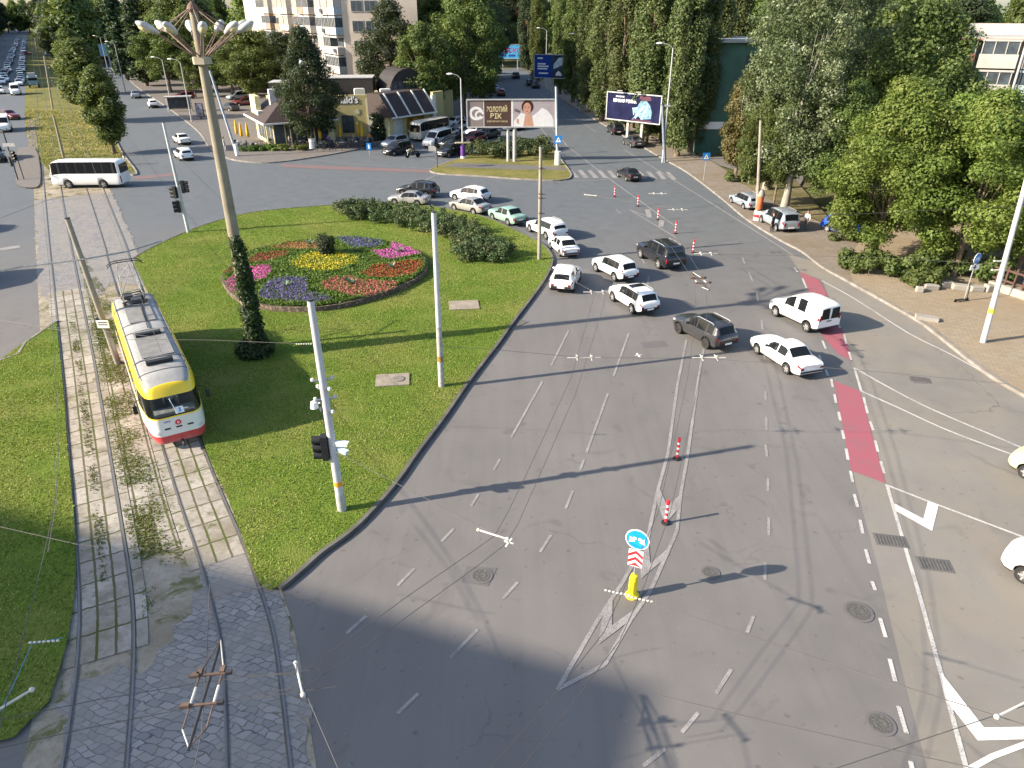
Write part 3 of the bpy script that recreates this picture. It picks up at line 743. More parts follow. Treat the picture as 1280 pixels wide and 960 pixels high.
flat('forecourt', GP([(880, 197), (930, 196), (1010, 215), (1000, 232), (925, 216), (900, 208)]), .115, M_PAVEG)
km = kerb_mb(smooth_line(right_edge, 4), .22, .17); o = km.build('kerb', M_KERB); tag(o, kind='structure')
km = kerb_mb(smooth_line(right_edge2, 4), .18, .13); o = km.build('kerb', M_KERB); tag(o, kind='structure')
# restaurant corner pavement
rest_edge = GP([(138, 70), (160, 98), (175, 112), (205, 132), (232, 152), (250, 168), (262, 186), (285, 199), (320, 204), (352, 203), (395, 197), (440, 189), (474, 180), (500, 168), (536, 152), (565, 146), (590, 132), (604, 112)])
flat('pavement', smooth_line(rest_edge, 4) + GP([(608, 86), (520, 84), (130, 52)]), .12, M_PAVEG)
tag(kerb_mb(smooth_line(rest_edge, 4), .2, .15, inner=0).build('kerb', M_KERB), kind='structure')
# traffic island with the billboard
isl2 = GP([(538, 213), (556, 205), (590, 194), (625, 182), (660, 178), (690, 186), (703, 203), (714, 220), (700, 226), (655, 225), (600, 221), (550, 218)])
I2 = smooth_line(isl2, 4, True)
flat('traffic_island', I2, .13, M_DRY)
tag(kerb_mb(I2, .18, .15, True, inner=-.09).build('kerb', M_KERB), kind='structure')
flat('path', GP([(552, 209), (572, 205), (640, 207), (704, 210), (709, 214), (640, 213), (580, 211)]), .135, M_ROADF)
# big lawn island
isl_r = GP([(348, 737), (372, 717), (400, 692), (443, 660), (489, 610), (520, 567), (554, 522), (586, 476), (620, 432), (642, 401), (673, 360), (686, 338), (689, 324), (683, 313), (673, 304), (653, 294), (630, 283), (612, 275), (588, 268), (561, 263), (537, 259), (512, 257), (470, 256), (430, 257), (400, 259), (350, 263), (310, 268), (278, 276), (245, 287), (210, 302), (182, 316), (170, 324)])
isl_l = GP([(168, 332), (178, 352), (196, 392), (222, 460), (246, 528), (262, 575), (283, 620), (298, 660), (316, 712), (328, 735), (338, 740)])
IR = smooth_line(isl_r, 5); ISL = IR + smooth_line(isl_l, 4)
flat('lawn', ISL, .12, M_LAWN)
tag(kerb_mb(IR, .16, .15, inner=-.16).build('kerb', M_KERBD), kind='structure')
# left lawn
gl = GP([(86, 396), (70, 404), (48, 418), (30, 430), (0, 452)]) + [(-34, 33), (-40, 20), (-22, 10)] + GP([(18, 925), (62, 880), (76, 838), (86, 800), (93, 760), (96, 720), (94, 660), (90, 610), (85, 560), (81, 500), (75, 440), (71, 402)])
GLP = gl[1:]
flat('lawn', GLP, .10, M_LAWN)
tag(kerb_mb(smooth_line(GP([(71, 402), (48, 418), (30, 430), (0, 452)]) + [(-34, 33)], 3), .14, .12).build('kerb', M_KERB), kind='structure')
# tram track bed
A_pts = [((-.5 * 0 + a[0] + b[0]) / 2, (a[1] + b[1]) / 2) for a, b in [(G(84, 960), G(153, 960)), (G(94, 894), G(159, 885)), (G(101.5, 816), G(164, 810)), (G(103, 754), G(161, 738)), (G(97, 660), G(150, 660)), (G(84, 505), G(125, 505)), (G(76.6, 442), G(116, 442)), (G(65, 340), G(96, 340)), (G(58, 270), G(82, 268))]]
B_pts = [((a[0] + b[0]) / 2, (a[1] + b[1]) / 2) for a, b in [(G(289, 960), G(359, 960)), (G(286, 879), G(350, 879)), (G(278, 800), G(341, 800)), (G(262, 735), G(322, 735)), (G(245, 680), G(302, 680)), (G(205, 556), G(250, 556)), (G(137, 330), G(164, 328)), (G(125, 282), G(146, 283))]]
fa = Vector(G(52, 170)); fb = Vector(G(86, 165))
def track(pts, far):
    p0 = Vector(pts[0]); d0 = (p0 - Vector(pts[1])).normalized()
    pre = [tuple(p0 + d0 * 14), tuple(p0 + d0 * 7)]
    d1 = LEFTDIR
    q = [tuple(Vector(far)), tuple(Vector(far) + d1 * 60), tuple(Vector(far) + d1 * 160), tuple(Vector(far) + d1 * 420)]
    return smooth_line(pre + list(pts) + q + [tuple(Vector(far) + d1 * 800)], 8)
mA = (Vector(G(47, 141)) + Vector(G(59.5, 139))) / 2; mB = (Vector(G(82, 156)) + Vector(G(95, 154))) / 2
TA = track(A_pts, mA); TB = track(B_pts, mB)
def clip(pts, y0, y1): return [p for p in pts if y0 <= p[1] <= y1]
bed = offset_line(clip(TA, -5, 92), 1.7) + offset_line(clip(TB, -5, 92), -1.35)[::-1]
flat('track_bed', bed, .006, M_DIRT)
tag(ribbon(MB(), clip(TA, 15.0, 47.5), -1.15, 1.15, .030).build('track_paving', M_SLAB), kind='structure')
tag(ribbon(MB(), clip(TB, 19.3, 42.0), -1.15, 1.15, .030).build('track_paving', M_SLAB), kind='structure')
# cobbled stretches: foreground between both tracks, and across the junction further on
def jag(pts, a=.16, seed=3):
    r_ = random.Random(seed); out = []
    for i, p in enumerate(pts):
        q = pts[(i + 1) % len(pts)]; n_ = max(1, int(math.dist(p, q) / .35))
        for k in range(n_): out.append((p[0] + (q[0] - p[0]) * k / n_ + r_.gauss(0, a), p[1] + (q[1] - p[1]) * k / n_ + r_.gauss(0, a)))
    return out
cobn = offset_line(clip(TA, -5, 14.6), .85) + [G(164, 835), G(180, 846), G(198, 826), G(212, 800), G(232, 775), G(248, 735), G(258, 700)] + offset_line(clip(TB, -5, 20.0), -1.25)[::-1]
flat('cobbled_road', jag(cobn, .12), .018, M_COB)
cobf = offset_line(clip(TA, 45.0, 80), 1.6) + offset_line(clip(TB, 44.0, 78), -1.4)[::-1] + [G(138, 352), G(122, 372), G(96, 395)]
flat('cobbled_road', jag(cobf, .10), .018, M_COBL)
tag(ribbon(MB(), clip(TA, 21, 36.5), -2.15, -1.18, .0195).build('track_paving', M_SLAB), kind='structure')
tag(ribbon(MB(), clip(TB, 20.5, 33), 1.18, 1.75, .0245).build('track_paving', M_SLAB), kind='structure')
tag(ribbon(MB(), clip(TA, 18, 36.5), 1.16, 1.6, .027).build('track_paving', M_SLAB), kind='structure')
for T in (TA, TB):
    for sgn in (1, -1):
        m = MB(); P = clip(T, -10, 800)
        for a, b, z in ((.762 * sgn - .03, .762 * sgn + .03, .045),):
            A = offset_line(P, a); B = offset_line(P, b); vs = []
            for i in range(len(P)): vs += [(*A[i], -.02), (*A[i], z), (*B[i], z), (*B[i], -.02)]
            fs = []
            for i in range(len(P) - 1):
                for k in range(3): fs.append((4 * i + k, 4 * i + k + 1, 4 * i + 4 + k + 1, 4 * i + 4 + k))
            m.add(vs, fs)
        tag(m.build('tram_rail', M_RAIL), 'steel tram rail', None, kind='structure')
        m = MB(); ribbon(m, clip(T, -10, 75), .762 * sgn - sgn * .055 - .03, .762 * sgn - sgn * .055 + .03, .034)   # flangeway groove
        m.uv = None; tag(m.build('rail_groove', M_KERBD), kind='structure')
gm = MB(); ribbon(gm, IR[:60], -.24, -.0, .0075); gm.uv = None; parent(gm.build('gutter_dirt', M_GUTTER), bpy.data.objects['road'])
# street median the tracks run in, beyond the junction
med_l = GP([(30, 196), (31, 150), (32, 110), (33, 70)]); med_r = GP([(170, 216), (150, 188), (139, 160), (131, 130), (124, 100)])
med = smooth_line([G(62, 214), G(40, 190)] + med_l[1:], 3) + [far_l(G(33, 70), 600), far_l(G(100, 55), 600)] + smooth_line(med_r[::-1], 3)
flat('median', med, .02, M_DRY)
tag(kerb_mb(smooth_line(med_r[::-1] + [G(160, 219)], 4), .16, .14).build('kerb', M_KERB), kind='structure')
flat('traffic_island', smooth_line(GP([(20, 226), (22, 190), (26, 186), (44, 187), (50, 206), (50, 232), (36, 236), (24, 233)]), 3, True), .14, M_PAVEG)
flat('tram_stop', GP([(36, 215), (34, 150), (43, 150), (52, 215)]), .05, M_PAVEG)

# ---------------------------------------------------------------- road markings (parts of the road)
ROAD = bpy.data.objects['road']
def strip(mb, pix, w, z=.012, s=None):
    P = GP(pix) if s is None else smooth_line(GP(pix), s)
    A = offset_line(P, w / 2); B = offset_line(P, -w / 2); vs = []
    for a, b in zip(A, B): vs += [(*a, z), (*b, z)]
    mb.add(vs, [(2 * i, 2 * i + 1, 2 * i + 3, 2 * i + 2) for i in range(len(P) - 1)])
def dashes(mb, segs, w, z=.012):
    for a, b in segs: strip(mb, [a, b], w, z)
def mark(mb, m=M_WHITE, name='road_marking'):
    o = mb.build(name, m, ROAD); return o
m = MB()   # median zone outline
strip(m, [(697, 862), (746, 777), (779, 727), (810, 671), (822, 614), (835, 567), (847, 480), (858, 425)], .13)
strip(m, [(756, 831), (788, 775), (813, 739), (835, 689), (846, 664), (851, 617), (860, 567), (872, 480), (884, 410)], .13, .0135)
strip(m, [(697, 862), (756, 831)], .13, .015); mark(m, M_WHITEF)
m = MB()
for q in ([(823, 607), (834, 633), (831, 655), (821, 628)], [(851, 618), (850, 634), (831, 655), (834, 633)], [(810, 671), (813, 705), (801, 724), (800, 700)], [(839, 682), (836, 694), (801, 724), (813, 705)],
          [(766, 742), (765, 782), (748, 806), (752, 775)], [(793, 762), (786, 777), (748, 806), (765, 782)]): m.sheet(GP(q), .017)
mark(m, M_WHITEF, 'chevron_marking')
m = MB()
dashes(m, [((957, 489), (957, 500)), ((958, 522), (958, 538)), ((957, 556), (959, 571)), ((960, 598), (960, 614)), ((961, 647), (961, 669)), ((957, 703), (956, 725)), ((942, 770), (934, 791)), ((914, 837), (895, 867)), ((873, 891), (852, 916)), ((832, 936), (804, 958)),
           ((433, 792), (458, 770)), ((497, 732), (518, 711)), ((552, 677), (567, 661)), ((497, 892), (523, 867)), ((563, 822), (597, 787)), ((629, 748), (647, 728)), ((675, 690), (689, 669)),
           ((711, 413), (689, 457)), ((678, 477), (639, 547)), ((625, 574), (617, 588)), ((598, 618), (589, 633)), ((760, 492), (733, 566)), ((730, 575), (725, 588)), ((716, 614), (707, 636)), ((786, 417), (767, 470)),
           ((955, 440), (956, 452)), ((952, 400), (953, 412)), ((946, 365), (948, 378)), ((936, 340), (941, 352)), ((928, 322), (931, 330)),
           ((811, 345), (809, 360)), ((800, 320), (806, 330))], .11); mark(m, M_WHITEF)
m = MB()
dashes(m, [((1039, 474), (1041, 484)), ((1043, 493), (1045, 504)), ((1048, 515), (1050.5, 526)), ((1052.5, 538), (1055, 549)), ((1057.5, 561), (1060, 575)), ((1063, 589), (1066, 603)), ((1068, 618), (1072, 634)), ((1075, 650), (1078.5, 667)), ((1082, 687), (1087, 705)), ((1090, 727), (1094, 738)), ((1100, 773), (1107, 797)), ((1112, 824), (1119, 852)), ((1123, 883), (1133, 917)), ((1138, 952), (1141, 965)),
           ((1024, 444), (1028, 458)), ((1032, 462), (1035, 470)), ((1028, 426), (1032, 436)), ((1012, 368), (1016, 380)), ((1003, 348), (1008, 360)), ((993, 335), (997, 340)),
           ((1040, 380), (1043, 392)), ((1047, 400), (1050, 410)), ((1055, 418), (1058, 430)), ((1061, 440), (1064, 450)),
           ((1079.5, 497), (1084.5, 517)), ((1087.5, 527), (1091.5, 538)), ((1094, 551), (1097.5, 565)), ((1101, 577), (1105.5, 592))], .12, .015)
strip(m, [(1068, 460), (1076.5, 489)], .12, .015)
strip(m, [(1108.5, 606), (1136, 700), (1147.5, 738), (1176, 841), (1185, 876), (1209, 965)], .13, .015); mark(m, M_WHITE)
m = MB()
strip(m, [(1068, 460), (1101, 479), (1150, 505), (1204, 529), (1247, 547), (1330, 583)], .11, .0165, 3)
strip(m, [(1076, 489), (1123, 510), (1177, 535), (1231, 556), (1330, 592)], .11, .0165, 3)
strip(m, [(1109, 607), (1160.5, 627), (1280, 672), (1330, 692)], .11, .0165)
strip(m, [(1027, 351), (1067, 373), (1136, 417), (1192, 445), (1280, 495), (1330, 525)], .11, .0165, 3); mark(m, M_WHITE)
m = MB(); P = lambda q: m.sheet(GP(q), .018)
P([(1118, 630), (1154, 649), (1165, 664), (1120, 639)]); P([(1160, 627), (1173, 632), (1165, 664), (1154, 649)]); mark(m, M_WHITEN, 'give_way_marking')
m = MB(); m.sheet(GP([(1176, 841), (1230, 910), (1222, 926), (1185, 879)]), .018); m.sheet(GP([(1230, 910), (1330, 908), (1330, 923), (1222, 926)]), .018)
strip(m, [(1213, 961), (1240, 946), (1280, 931), (1320, 920)], .14, .018); mark(m, M_WHITEN, 'arrow_marking')
m = MB(); m.sheet(GP([(1042, 476), (1075, 489), (1107, 604.5), (1064, 588.5)]), .0125); mark(m, M_RED, 'red_cycle_lane')
m = MB(); m.sheet(GP([(1000, 340), (1024, 350), (1040, 380), (1055, 418), (1066, 452), (1048, 443), (1028, 420), (1012, 368)]), .0125); mark(m, M_RED, 'red_cycle_lane')
m = MB(); m.sheet(GP([(352, 205), (420, 208), (540, 212.5), (541, 216), (420, 212), (352, 209)]), .0125); m.sheet(GP([(166, 221), (222, 216), (222, 219), (170, 225)]), .0125); mark(m, M_REDF, 'red_cycle_lane')
m = MB()
strip(m, [(706, 180), (757, 220), (815, 262), (846, 284)], .13, .012, 3); strip(m, [(780, 187), (860, 236), (957, 297), (1000, 325)], .12, .012, 3)
strip(m, [(600, 221), (660, 225.5), (740, 226), (760, 224)], .12, .013); strip(m, [(676, 160), (702, 195)], .12); strip(m, [(690, 161), (708, 181)], .12, .0135)
strip(m, [(786, 262), (815, 272)], .12); strip(m, [(790, 264), (845, 297)], .12, .0135); strip(m, [(770, 262), (776, 267)], .12); strip(m, [(545, 219), (530, 226)], .14)
strip(m, [(390, 200), (470, 207), (540, 211)], .1, .014); strip(m, [(480, 190), (530, 196), (552, 203)], .1)
strip(m, [(655, 163), (640, 175), (615, 186)], .12); strip(m, [(0, 312), (25, 308)], .8); strip(m, [(650, 100), (690, 128), (745, 165)], .1, .011); mark(m, M_WHITEF)
m = MB()
for q in ([(806, 262), (813, 262), (815, 272), (809, 272)], [(824, 274), (831, 276), (829, 284), (823, 283)]): m.sheet(GP(q), .016)
mark(m, M_WHITEF, 'chevron_marking')
m = MB()
for k in range(11):
    x = 710 + k * 12.2; y = 212.5 + k * .25
    m.sheet(GP([(x, y), (x + 5, y), (x + 14, y + 9.5), (x + 7.5, y + 9.5)]), .014)
mark(m, M_WHITEF, 'zebra_crossing')
m = MB()   # darker repair patches in the asphalt
for q in ([(583, 708), (622, 710), (610, 733), (577, 728)], [(1140, 470), (1158, 472), (1160, 480), (1142, 479)], [(800, 428), (830, 426), (836, 433), (805, 435)]): m.sheet(GP(q), .009)
mark(m, M_ROADF, 'asphalt_patch')
def zone(pix): return GP(pix)
# utility covers and slabs
def cover(pix, r, label, square=False, rot=0., ringm=M_CONC):
    c = Vector(G(*pix)); t = empty('manhole_cover', (c.x, c.y, .016), rot, label, 'manhole cover', 'manhole covers in the road')
    if square:
        MB().box((0, 0, 0), (r * 2.6, r * 1.6, .012)).build('frame', M_ROADF, t)
        m = MB()
        for k in range(9): m.box((-r * 1.05 + k * r * .262, 0, .012), (r * .12, r * 1.3, .014))
        m.build('grate', M_IRON, t)
    else:
        m = MB(); m.lathe([(r * 1.28, 0), (r * 1.28, .006), (r, .008), (r, .002)], n=28); m.build('frame', ringm, t)
        m = MB(); m.lathe([(r * .97, 0), (r * .97, .010), (r * .8, .010), (r * .78, .005), (r * .6, .005), (r * .58, .010), (r * .35, .010), (r * .33, .005), (.01, .005)], n=28)
        for k in range(8): m.box((r * .68 * math.cos(k * PI / 4), r * .68 * math.sin(k * PI / 4), .008), (r * .18, r * .1, .008), rz=k * PI / 4)
        m.build('lid', M_IRON, t)
    return t
cover((602, 720), .30, 'round manhole cover in a dark asphalt patch near the lawn tip', ringm=M_ROADF)
cover((1073, 765), .36, 'round manhole cover with a cracked ring left of the cycle lane dashes', ringm=M_ROADF)
cover((1101, 905), .30, 'smooth round manhole cover nearest the bottom of the photo', ringm=M_ROADF)
cover((888, 716), .25, 'worn round manhole cover beside the shadow of the blue arrow sign', ringm=M_ROADF)
cover((1113, 676), .42, 'rectangular iron grating crossing the solid white cycle lane line', True, -.2)
cover((1168, 706), .42, 'rectangular iron grating on the worn side road right of the white line', True, -.2)
cover((1150, 475), .38, 'dark rectangular grating on the side road near the right kerb', True, -.3)
cover((650, 404), .36, 'small dark drain grating beside the lawn kerb', True, .9)
for pix, sz, lab, mh in [((580, 384), (1.9, 1.5), 'square concrete slab flush in the lawn right of the flower bed', False), ((491, 478), (1.7, 1.3), 'concrete slab with a round hatch in the lawn', True)]:
    c = G(*pix); t = empty('concrete_slab', (c[0], c[1], .12), .12, lab, 'concrete slab')
    MB().box((0, 0, .02), (*sz, .08)).build('slab', pm('lawn_slab', (.27, .235, .185), .95, var=.25, scale=3, dirt=.7), t)
    if mh:
        m = MB(); m.lathe([(.33, .05), (.33, .09), (.26, .10), (.01, .10)], (.28, 0, 0), 20); m.build('hatch', pm('hatch_concrete', (.17, .15, .13), .9), t)
# ---------------------------------------------------------------- text helper
def text(body, size, m, par, M, name='lettering', align='CENTER', bold=0., sx=1.):
    cu = bpy.data.curves.new(name, 'FONT'); cu.body = body; cu.size = size; cu.align_x = align; cu.align_y = 'CENTER'
    cu.extrude = .004; cu.offset = bold
    q = bpy.data.objects.new('text_source', cu); COL.objects.link(q)
    me = bpy.data.meshes.new_from_object(q.evaluated_get(bpy.context.evaluated_depsgraph_get())); bpy.data.objects.remove(q); me.materials.clear(); me.materials.append(m)
    o = bpy.data.objects.new(name, me); COL.objects.link(o); parent(o, par)
    o.matrix_local = M @ Matrix.Diagonal((sx, 1, 1, 1)); return o
UPR = Matrix.Rotation(PI / 2, 4, 'X')           # text standing upright, read from -Y
def at(x, y, z): return Matrix.Translation((x, y, z))

# ---------------------------------------------------------------- tram
def clear_glass(name):
    if name in MATS: return MATS[name]
    t = NT(name); t.set((.02, .025, .028), .04, 0, .5); tr = t.n('ShaderNodeBsdfTransparent'); tr.inputs[0].default_value = (.85, .9, .9, 1); mx = t.n('ShaderNodeMixShader'); mx.inputs[0].default_value = .72
    t.l(t.b.outputs[0], mx.inputs[1]); t.l(tr.outputs[0], mx.inputs[2]); t.l(mx.outputs[0], t.out.inputs[0]); MATS[name] = t.m; return t.m
TRAM = {}
def make_tram():
    rear = Vector((-21.35, 38.05)); front = Vector((-14.28, 26.55)); d = (front - rear).normalized(); ang = math.atan2(d.y, d.x)
    L = 13.6; c = front - d * (L / 2); TRAM['front'] = front; TRAM['d'] = d; TRAM['ang'] = ang
    t = empty('tram', (c.x, c.y, .05), ang, 'yellow and white tram with grey roof and raised pantograph on the tracks', 'tram')
    W = 1.25; plan = [(0, .56), (.05, .66), (.15, .755), (.35, .84), (.7, .90), (1.3, .955), (2.0, 1.0), (11.6, 1), (12.3, .955), (12.9, .90), (13.25, .84), (13.45, .75), (13.55, .66), (13.6, .56)]
    st = sorted(set([0, .05, .10, .15, .25, .35, .5, .7, 1.0, 1.3, 1.6, 2.0, 2.3, 11.6, 12.0, 12.3, 12.6, 12.9, 13.1, 13.25, 13.36, 13.45, 13.5, 13.55, 13.6] + [2.3 + k * 1.16 for k in range(9)] + [2.3 + k * 1.16 + 1.06 for k in range(8)]))
    zs = [.34, .48, .66, .70, 1.40, 1.50, 1.56, 2.38, 2.48, 2.74, 2.92, 3.02, 3.06, 3.08]
    ys = [.965, .985, 1.0, 1.0, 1.0, .995, .985, .945, .94, .90, .80, .60, .30, 0]
    def sec(s):
        p = interp(plan, s); e = min(s, L - s); out = []
        for y, z in zip(ys, zs):
            lean = max(0, z - 1.5) * .36 * max(0, 1 - e / 1.6)
            drop = max(0, z - 2.4) * .35 * max(0, 1 - e / 1.0)
            x = L / 2 - s; x += -lean if s < L / 2 else lean
            out.append((x, W * p * y, z - drop))
        return out
    S = [sec(s) for s in st]; D = Parts()
    cuts = [2.3 + k * 1.16 for k in range(9)]
    def route(i, k):
        s = (st[i] + st[i + 1]) / 2
        if k == 6:
            if s < 1.0: return 'windshield', 0
            if s > L - 1.0: return 'rear_window', 0
            if s < 2.0: return 'side_window9', 0
            for j_, cc in enumerate(cuts[:8]):
                if cc < s < cc + 1.06: return 'side_window%d' % j_, 0
            return 'body', 0
        if k in (0, 1): return 'body', 1
        if k == 5: return 'body', 2
        if k == 2: return 'body', 1
        if k in (7, 8, 9): return 'body', 2
        if k >= 10: return 'body', (3 if s > .12 and s < L - .12 else 2)
        return 'body', 0
    for i in range(len(st) - 1):
        for k in range(len(zs) - 1):
            for sd in (1, -1):
                q = [S[i][k], S[i][k + 1], S[i + 1][k + 1], S[i + 1][k]]; q = [(x, y * sd, z) for x, y, z in q]
                key, mi = route(i, k); key = key + ('r' if sd < 0 else 'l') if key[:4] == 'side' else key; D.g(key).add(q, [(0, 1, 2, 3)], mi)
    for i in (0, len(st) - 1):
        for k in range(len(zs) - 1):
            q = [(S[i][k]), (S[i][k + 1]), (S[i][k + 1][0], -S[i][k + 1][1], S[i][k + 1][2]), (S[i][k][0], -S[i][k][1], S[i][k][2])]
            key, mi = route(min(i, len(st) - 2), k)
            D.g(key).add(q, [(0, 1, 2, 3)], mi)
    tw = paint('tram_white', (.70, .70, .68), .35); tr = paint('tram_red', (.50, .04, .05), .4); ty = paint('tram_yellow', (.80, .55, .015), .35)
    roof = NT('tram_roof'); n = roof.noise(.8, 5, .6); n2 = roof.noise(5, 4, .7)
    br = roof.n('ShaderNodeTexBrick'); br.offset = 0; br.inputs['Scale'].default_value = 1; br.inputs['Brick Width'].default_value = 2.6; br.inputs['Row Height'].default_value = 5; br.inputs['Mortar Size'].default_value = .012
    br.inputs['Color1'].default_value = (.27, .27, .265, 1); br.inputs['Color2'].default_value = (.40, .40, .395, 1); br.inputs['Mortar'].default_value = (.22, .22, .22, 1)
    roof.l(roof.mapping(loc=(.3, 2.5, 0)), br.inputs['Vector'])
    cc = roof.mix(roof.fr(n, .4, .65, 0, .6), br.outputs['Color'], (.33, .33, .32)); cc = roof.mix(roof.fr(n2, .45, .75, 0, .6), cc, (.20, .185, .17)); roof.set(cc, .6, .0, .4)
    o = D['body'].build('body', [tw, tr, ty, roof.m], t); weld(o)
    for k, nm in [(k_, k_ if k_[:4] != 'side' else 'side_window') for k_ in D if k_ != 'body']:
        o = D[k].build(nm, clear_glass('tram_screen_glass') if k == 'windshield' else M_GLASS, t); weld(o)
    m = MB(); m.box((0, 0, .40), (L * .82, 2.0, .5), mi=0)
    for x in (-4.2, -2.6, 2.6, 4.2): m.box((x, 0, .34), (.7, 2.05, .66))
    m.build('underframe', M_DARK, t)
    for x in (-4.4, -2.5, 2.5, 4.4):
        for y in (.76, -.76): MB().tube((x, y - .06, .34), (x, y + .06, .34), .34, n=18).build('wheel', M_STEEL, t, True)
    MB().path([(L / 2 - .2, 0, .35), (L / 2 + .45, .0, .33)], .06, 8).build('coupler', M_DARK, t)
    for x_ in (4.4, .9): m = MB(); m.box((x_, 0, 3.16), (.26, 1.1, .16)); m.build('roof_vent', M_BLACK, t)
    # front fittings
    fx = L / 2
    f = MB(); f.lathe([(.01, .03), (.11, .03), (.13, .0)], (0, 0, 0), 18, 0, Matrix.Rotation(PI / 2, 3, 'Y')); b = f.build('round_emblem', M_SRED, t); b.location = (fx - .004, 0, 1.24)
    text('0', .17, M_SWHITE, t, at(fx + .03, 0, 1.24) @ Matrix.Rotation(PI / 2, 4, 'Z') @ UPR, bold=.004)
    for y in (-.46, 0, .46):
        MB().box((fx - .01 if abs(y) < .1 else fx - .004, y, 1.03), (.04, .24, .07)).build('marker_lamp', M_BLACK, t)
    for sd in (1, -1):
        m = MB(); m.lathe([(.01, .06), (.10, .05), (.12, .0)], (0, 0, 0), 16, 0, Matrix.Rotation(sd * .5, 3, 'Z') @ Matrix.Rotation(PI / 2, 3, 'Y')); b = m.build('headlight', M_HEAD, t); b.location = (fx - .10, sd * .83, .86)
        m = MB(); m.path([(fx - .9, sd * 1.15, 2.3), (fx - .62, sd * 1.42, 2.28), (fx - .60, sd * 1.45, 1.75)], .018, 6); m.box((fx - .60, sd * 1.45, 1.95), (.05, .16, .38)); m.build('mirror', M_BLACK, t)
    # driver and the route card behind the screen, set in the windscreen plane
    zb = 1.66; lx = lambda z: fx - max(0, z - 1.5) * .36 - max(0, z - 2.4) * .35 * .1
    m = MB(); m.add([(lx(1.64) + .03, -.02, 1.64), (lx(1.64) + .03, .34, 1.64), (lx(1.9) + .03, .32, 1.9), (lx(1.9) + .03, .0, 1.9)], [(0, 1, 2, 3)]); m.build('route_card', M_SWHITE, t)
    text('3', .24, M_SBLUE, t, at(lx(1.77) + .05, .17, 1.77) @ Matrix.Rotation(PI / 2, 4, 'Z') @ Matrix.Rotation(PI / 2 - .35, 4, 'X'), bold=.006)
    text('0090', .13, pm('purple_number', (.25, .10, .38), .5), t, at(fx + .005, -.42, 1.36) @ Matrix.Rotation(PI / 2, 4, 'Z') @ UPR)
    m = MB(); m.path([(lx(1.62) + .05, .05, 1.62), (lx(2.3) + .05, -.12, 2.3)], .014, 5); m.build('wiper', M_SWHITE, t)
    k = MB(); k.box((fx - 1.25, 0, 1.15), (.5, 1.9, .06)); k.box((fx - .75, 0, 1.5), (.5, 1.6, .08)); k.build('dashboard', M_LGREY, t)
    k = MB(); k.box((fx - 1.75, .1, 1.0), (.5, .5, .12)); k.box((fx - 2.0, .1, 1.4), (.12, .5, .8)); k.build('driver_seat', M_LGREY, t)
    k = MB(); k.box((fx - 2.6, 0, 1.75), (.06, 2.1, 2.3)); k.build('cab_partition', pm('cab_cream', (.30, .28, .24), .8), t)
    pdk = pm('tram_roof_patch', (.19, .19, .185), .7, var=.2, scale=2, dirt=.3); psm = pm('tram_roof_seam', (.17, .17, .17), .7)
    k = MB(); k.box((1.9, .05, 3.082), (3.4, 1.35, .02)); k.build('roof_mat', pdk, t)
    k = MB(); k.box((-2.6, 0, 3.082), (3.0, 1.2, .02)); k.build('roof_mat', pdk, t)
    for x_ in (-5.4, -1.0, .15, 3.75, 5.2):
        k = MB(); k.path([(x_, y_ * W, z_ + .012) for y_, z_ in ((-.86, 2.80), (-.80, 2.93), (-.60, 3.025), (-.30, 3.065), (0, 3.085), (.30, 3.065), (.60, 3.025), (.80, 2.93), (.86, 2.80))], .016 if x_ != 3.75 else .035, 5); k.build('roof_seam', psm, t)
    for sd in (1, -1): k = MB(); k.path([(-5.6, sd * .985, 2.965), (5.6, sd * .985, 2.965)], .016, 5); k.build('rain_gutter', psm, t)
    # pantograph
    px = -4.6; m = MB()
    for x in (-.75, .75):
        for y in (-.5, .5): m.lathe([(.07, 0), (.09, .05), (.06, .1), (.09, .15), (.06, .2)], (px + x, y, 3.02), 10, 1)
    for y in (-.5, .5): m.tube((px - .9, y, 3.24), (px + .9, y, 3.24), .03, n=6)
    for x in (-.75, 0, .75): m.tube((px + x, -.6, 3.24), (px + x, .6, 3.24), .03, n=6)
    for q in range(5): m.tube((px - .8 + q * .4, -.55, 3.16), (px - .8 + q * .4 + .2, .55, 3.34), .025, n=5)
    m.box((px + .5, .1, 3.2), (.5, .5, .22)); m.box((px - .3, -.2, 3.2), (.4, .4, .2)); m.box((px + .1, .38, 3.2), (.3, .25, .26))
    m.build('pantograph_base', [M_DARK, M_RUST], t)
    zc = 5.25; m = MB()
    for sg in (1, -1):
        for y in (-.5, .5):
            kn = (px + sg * 1.25, y * .9, 4.0); m.tube((px + sg * .35, y, 3.26), kn, .024, n=6); m.tube(kn, (px + sg * .12, y * .7, zc - .1), .018, n=6)
        m.tube((px + sg * 1.25, -.45, 4.0), (px + sg * 1.25, .45, 4.0), .02, n=6)
        m.tube((px + sg * 1.25, -.45, 4.0), (px + sg * .12, .35, zc - .1), .012, n=5)
    m.build('pantograph_arm', M_LGREY, t)
    m = MB()
    for sg in (1, -1): m.path([(px + sg * .18, -.85, zc - .22), (px + sg * .18, -.66, zc - .04), (px + sg * .18, -.4, zc), (px + sg * .18, .4, zc), (px + sg * .18, .66, zc - .04), (px + sg * .18, .85, zc - .22)], .025, 6)
    m.tube((px - .18, -.35, zc - .05), (px + .18, -.35, zc - .05), .02); m.tube((px - .18, .35, zc - .05), (px + .18, .35, zc - .05), .02)
    m.build('contact_bow', M_DARK, t)
    MB().path([(px + .9, .2, 3.16), (px + 2.2, .15, 3.13), (px + 4.6, .1, 3.13)], .03, 6).build('roof_cable', M_DARK, t)
    return t
make_tram()

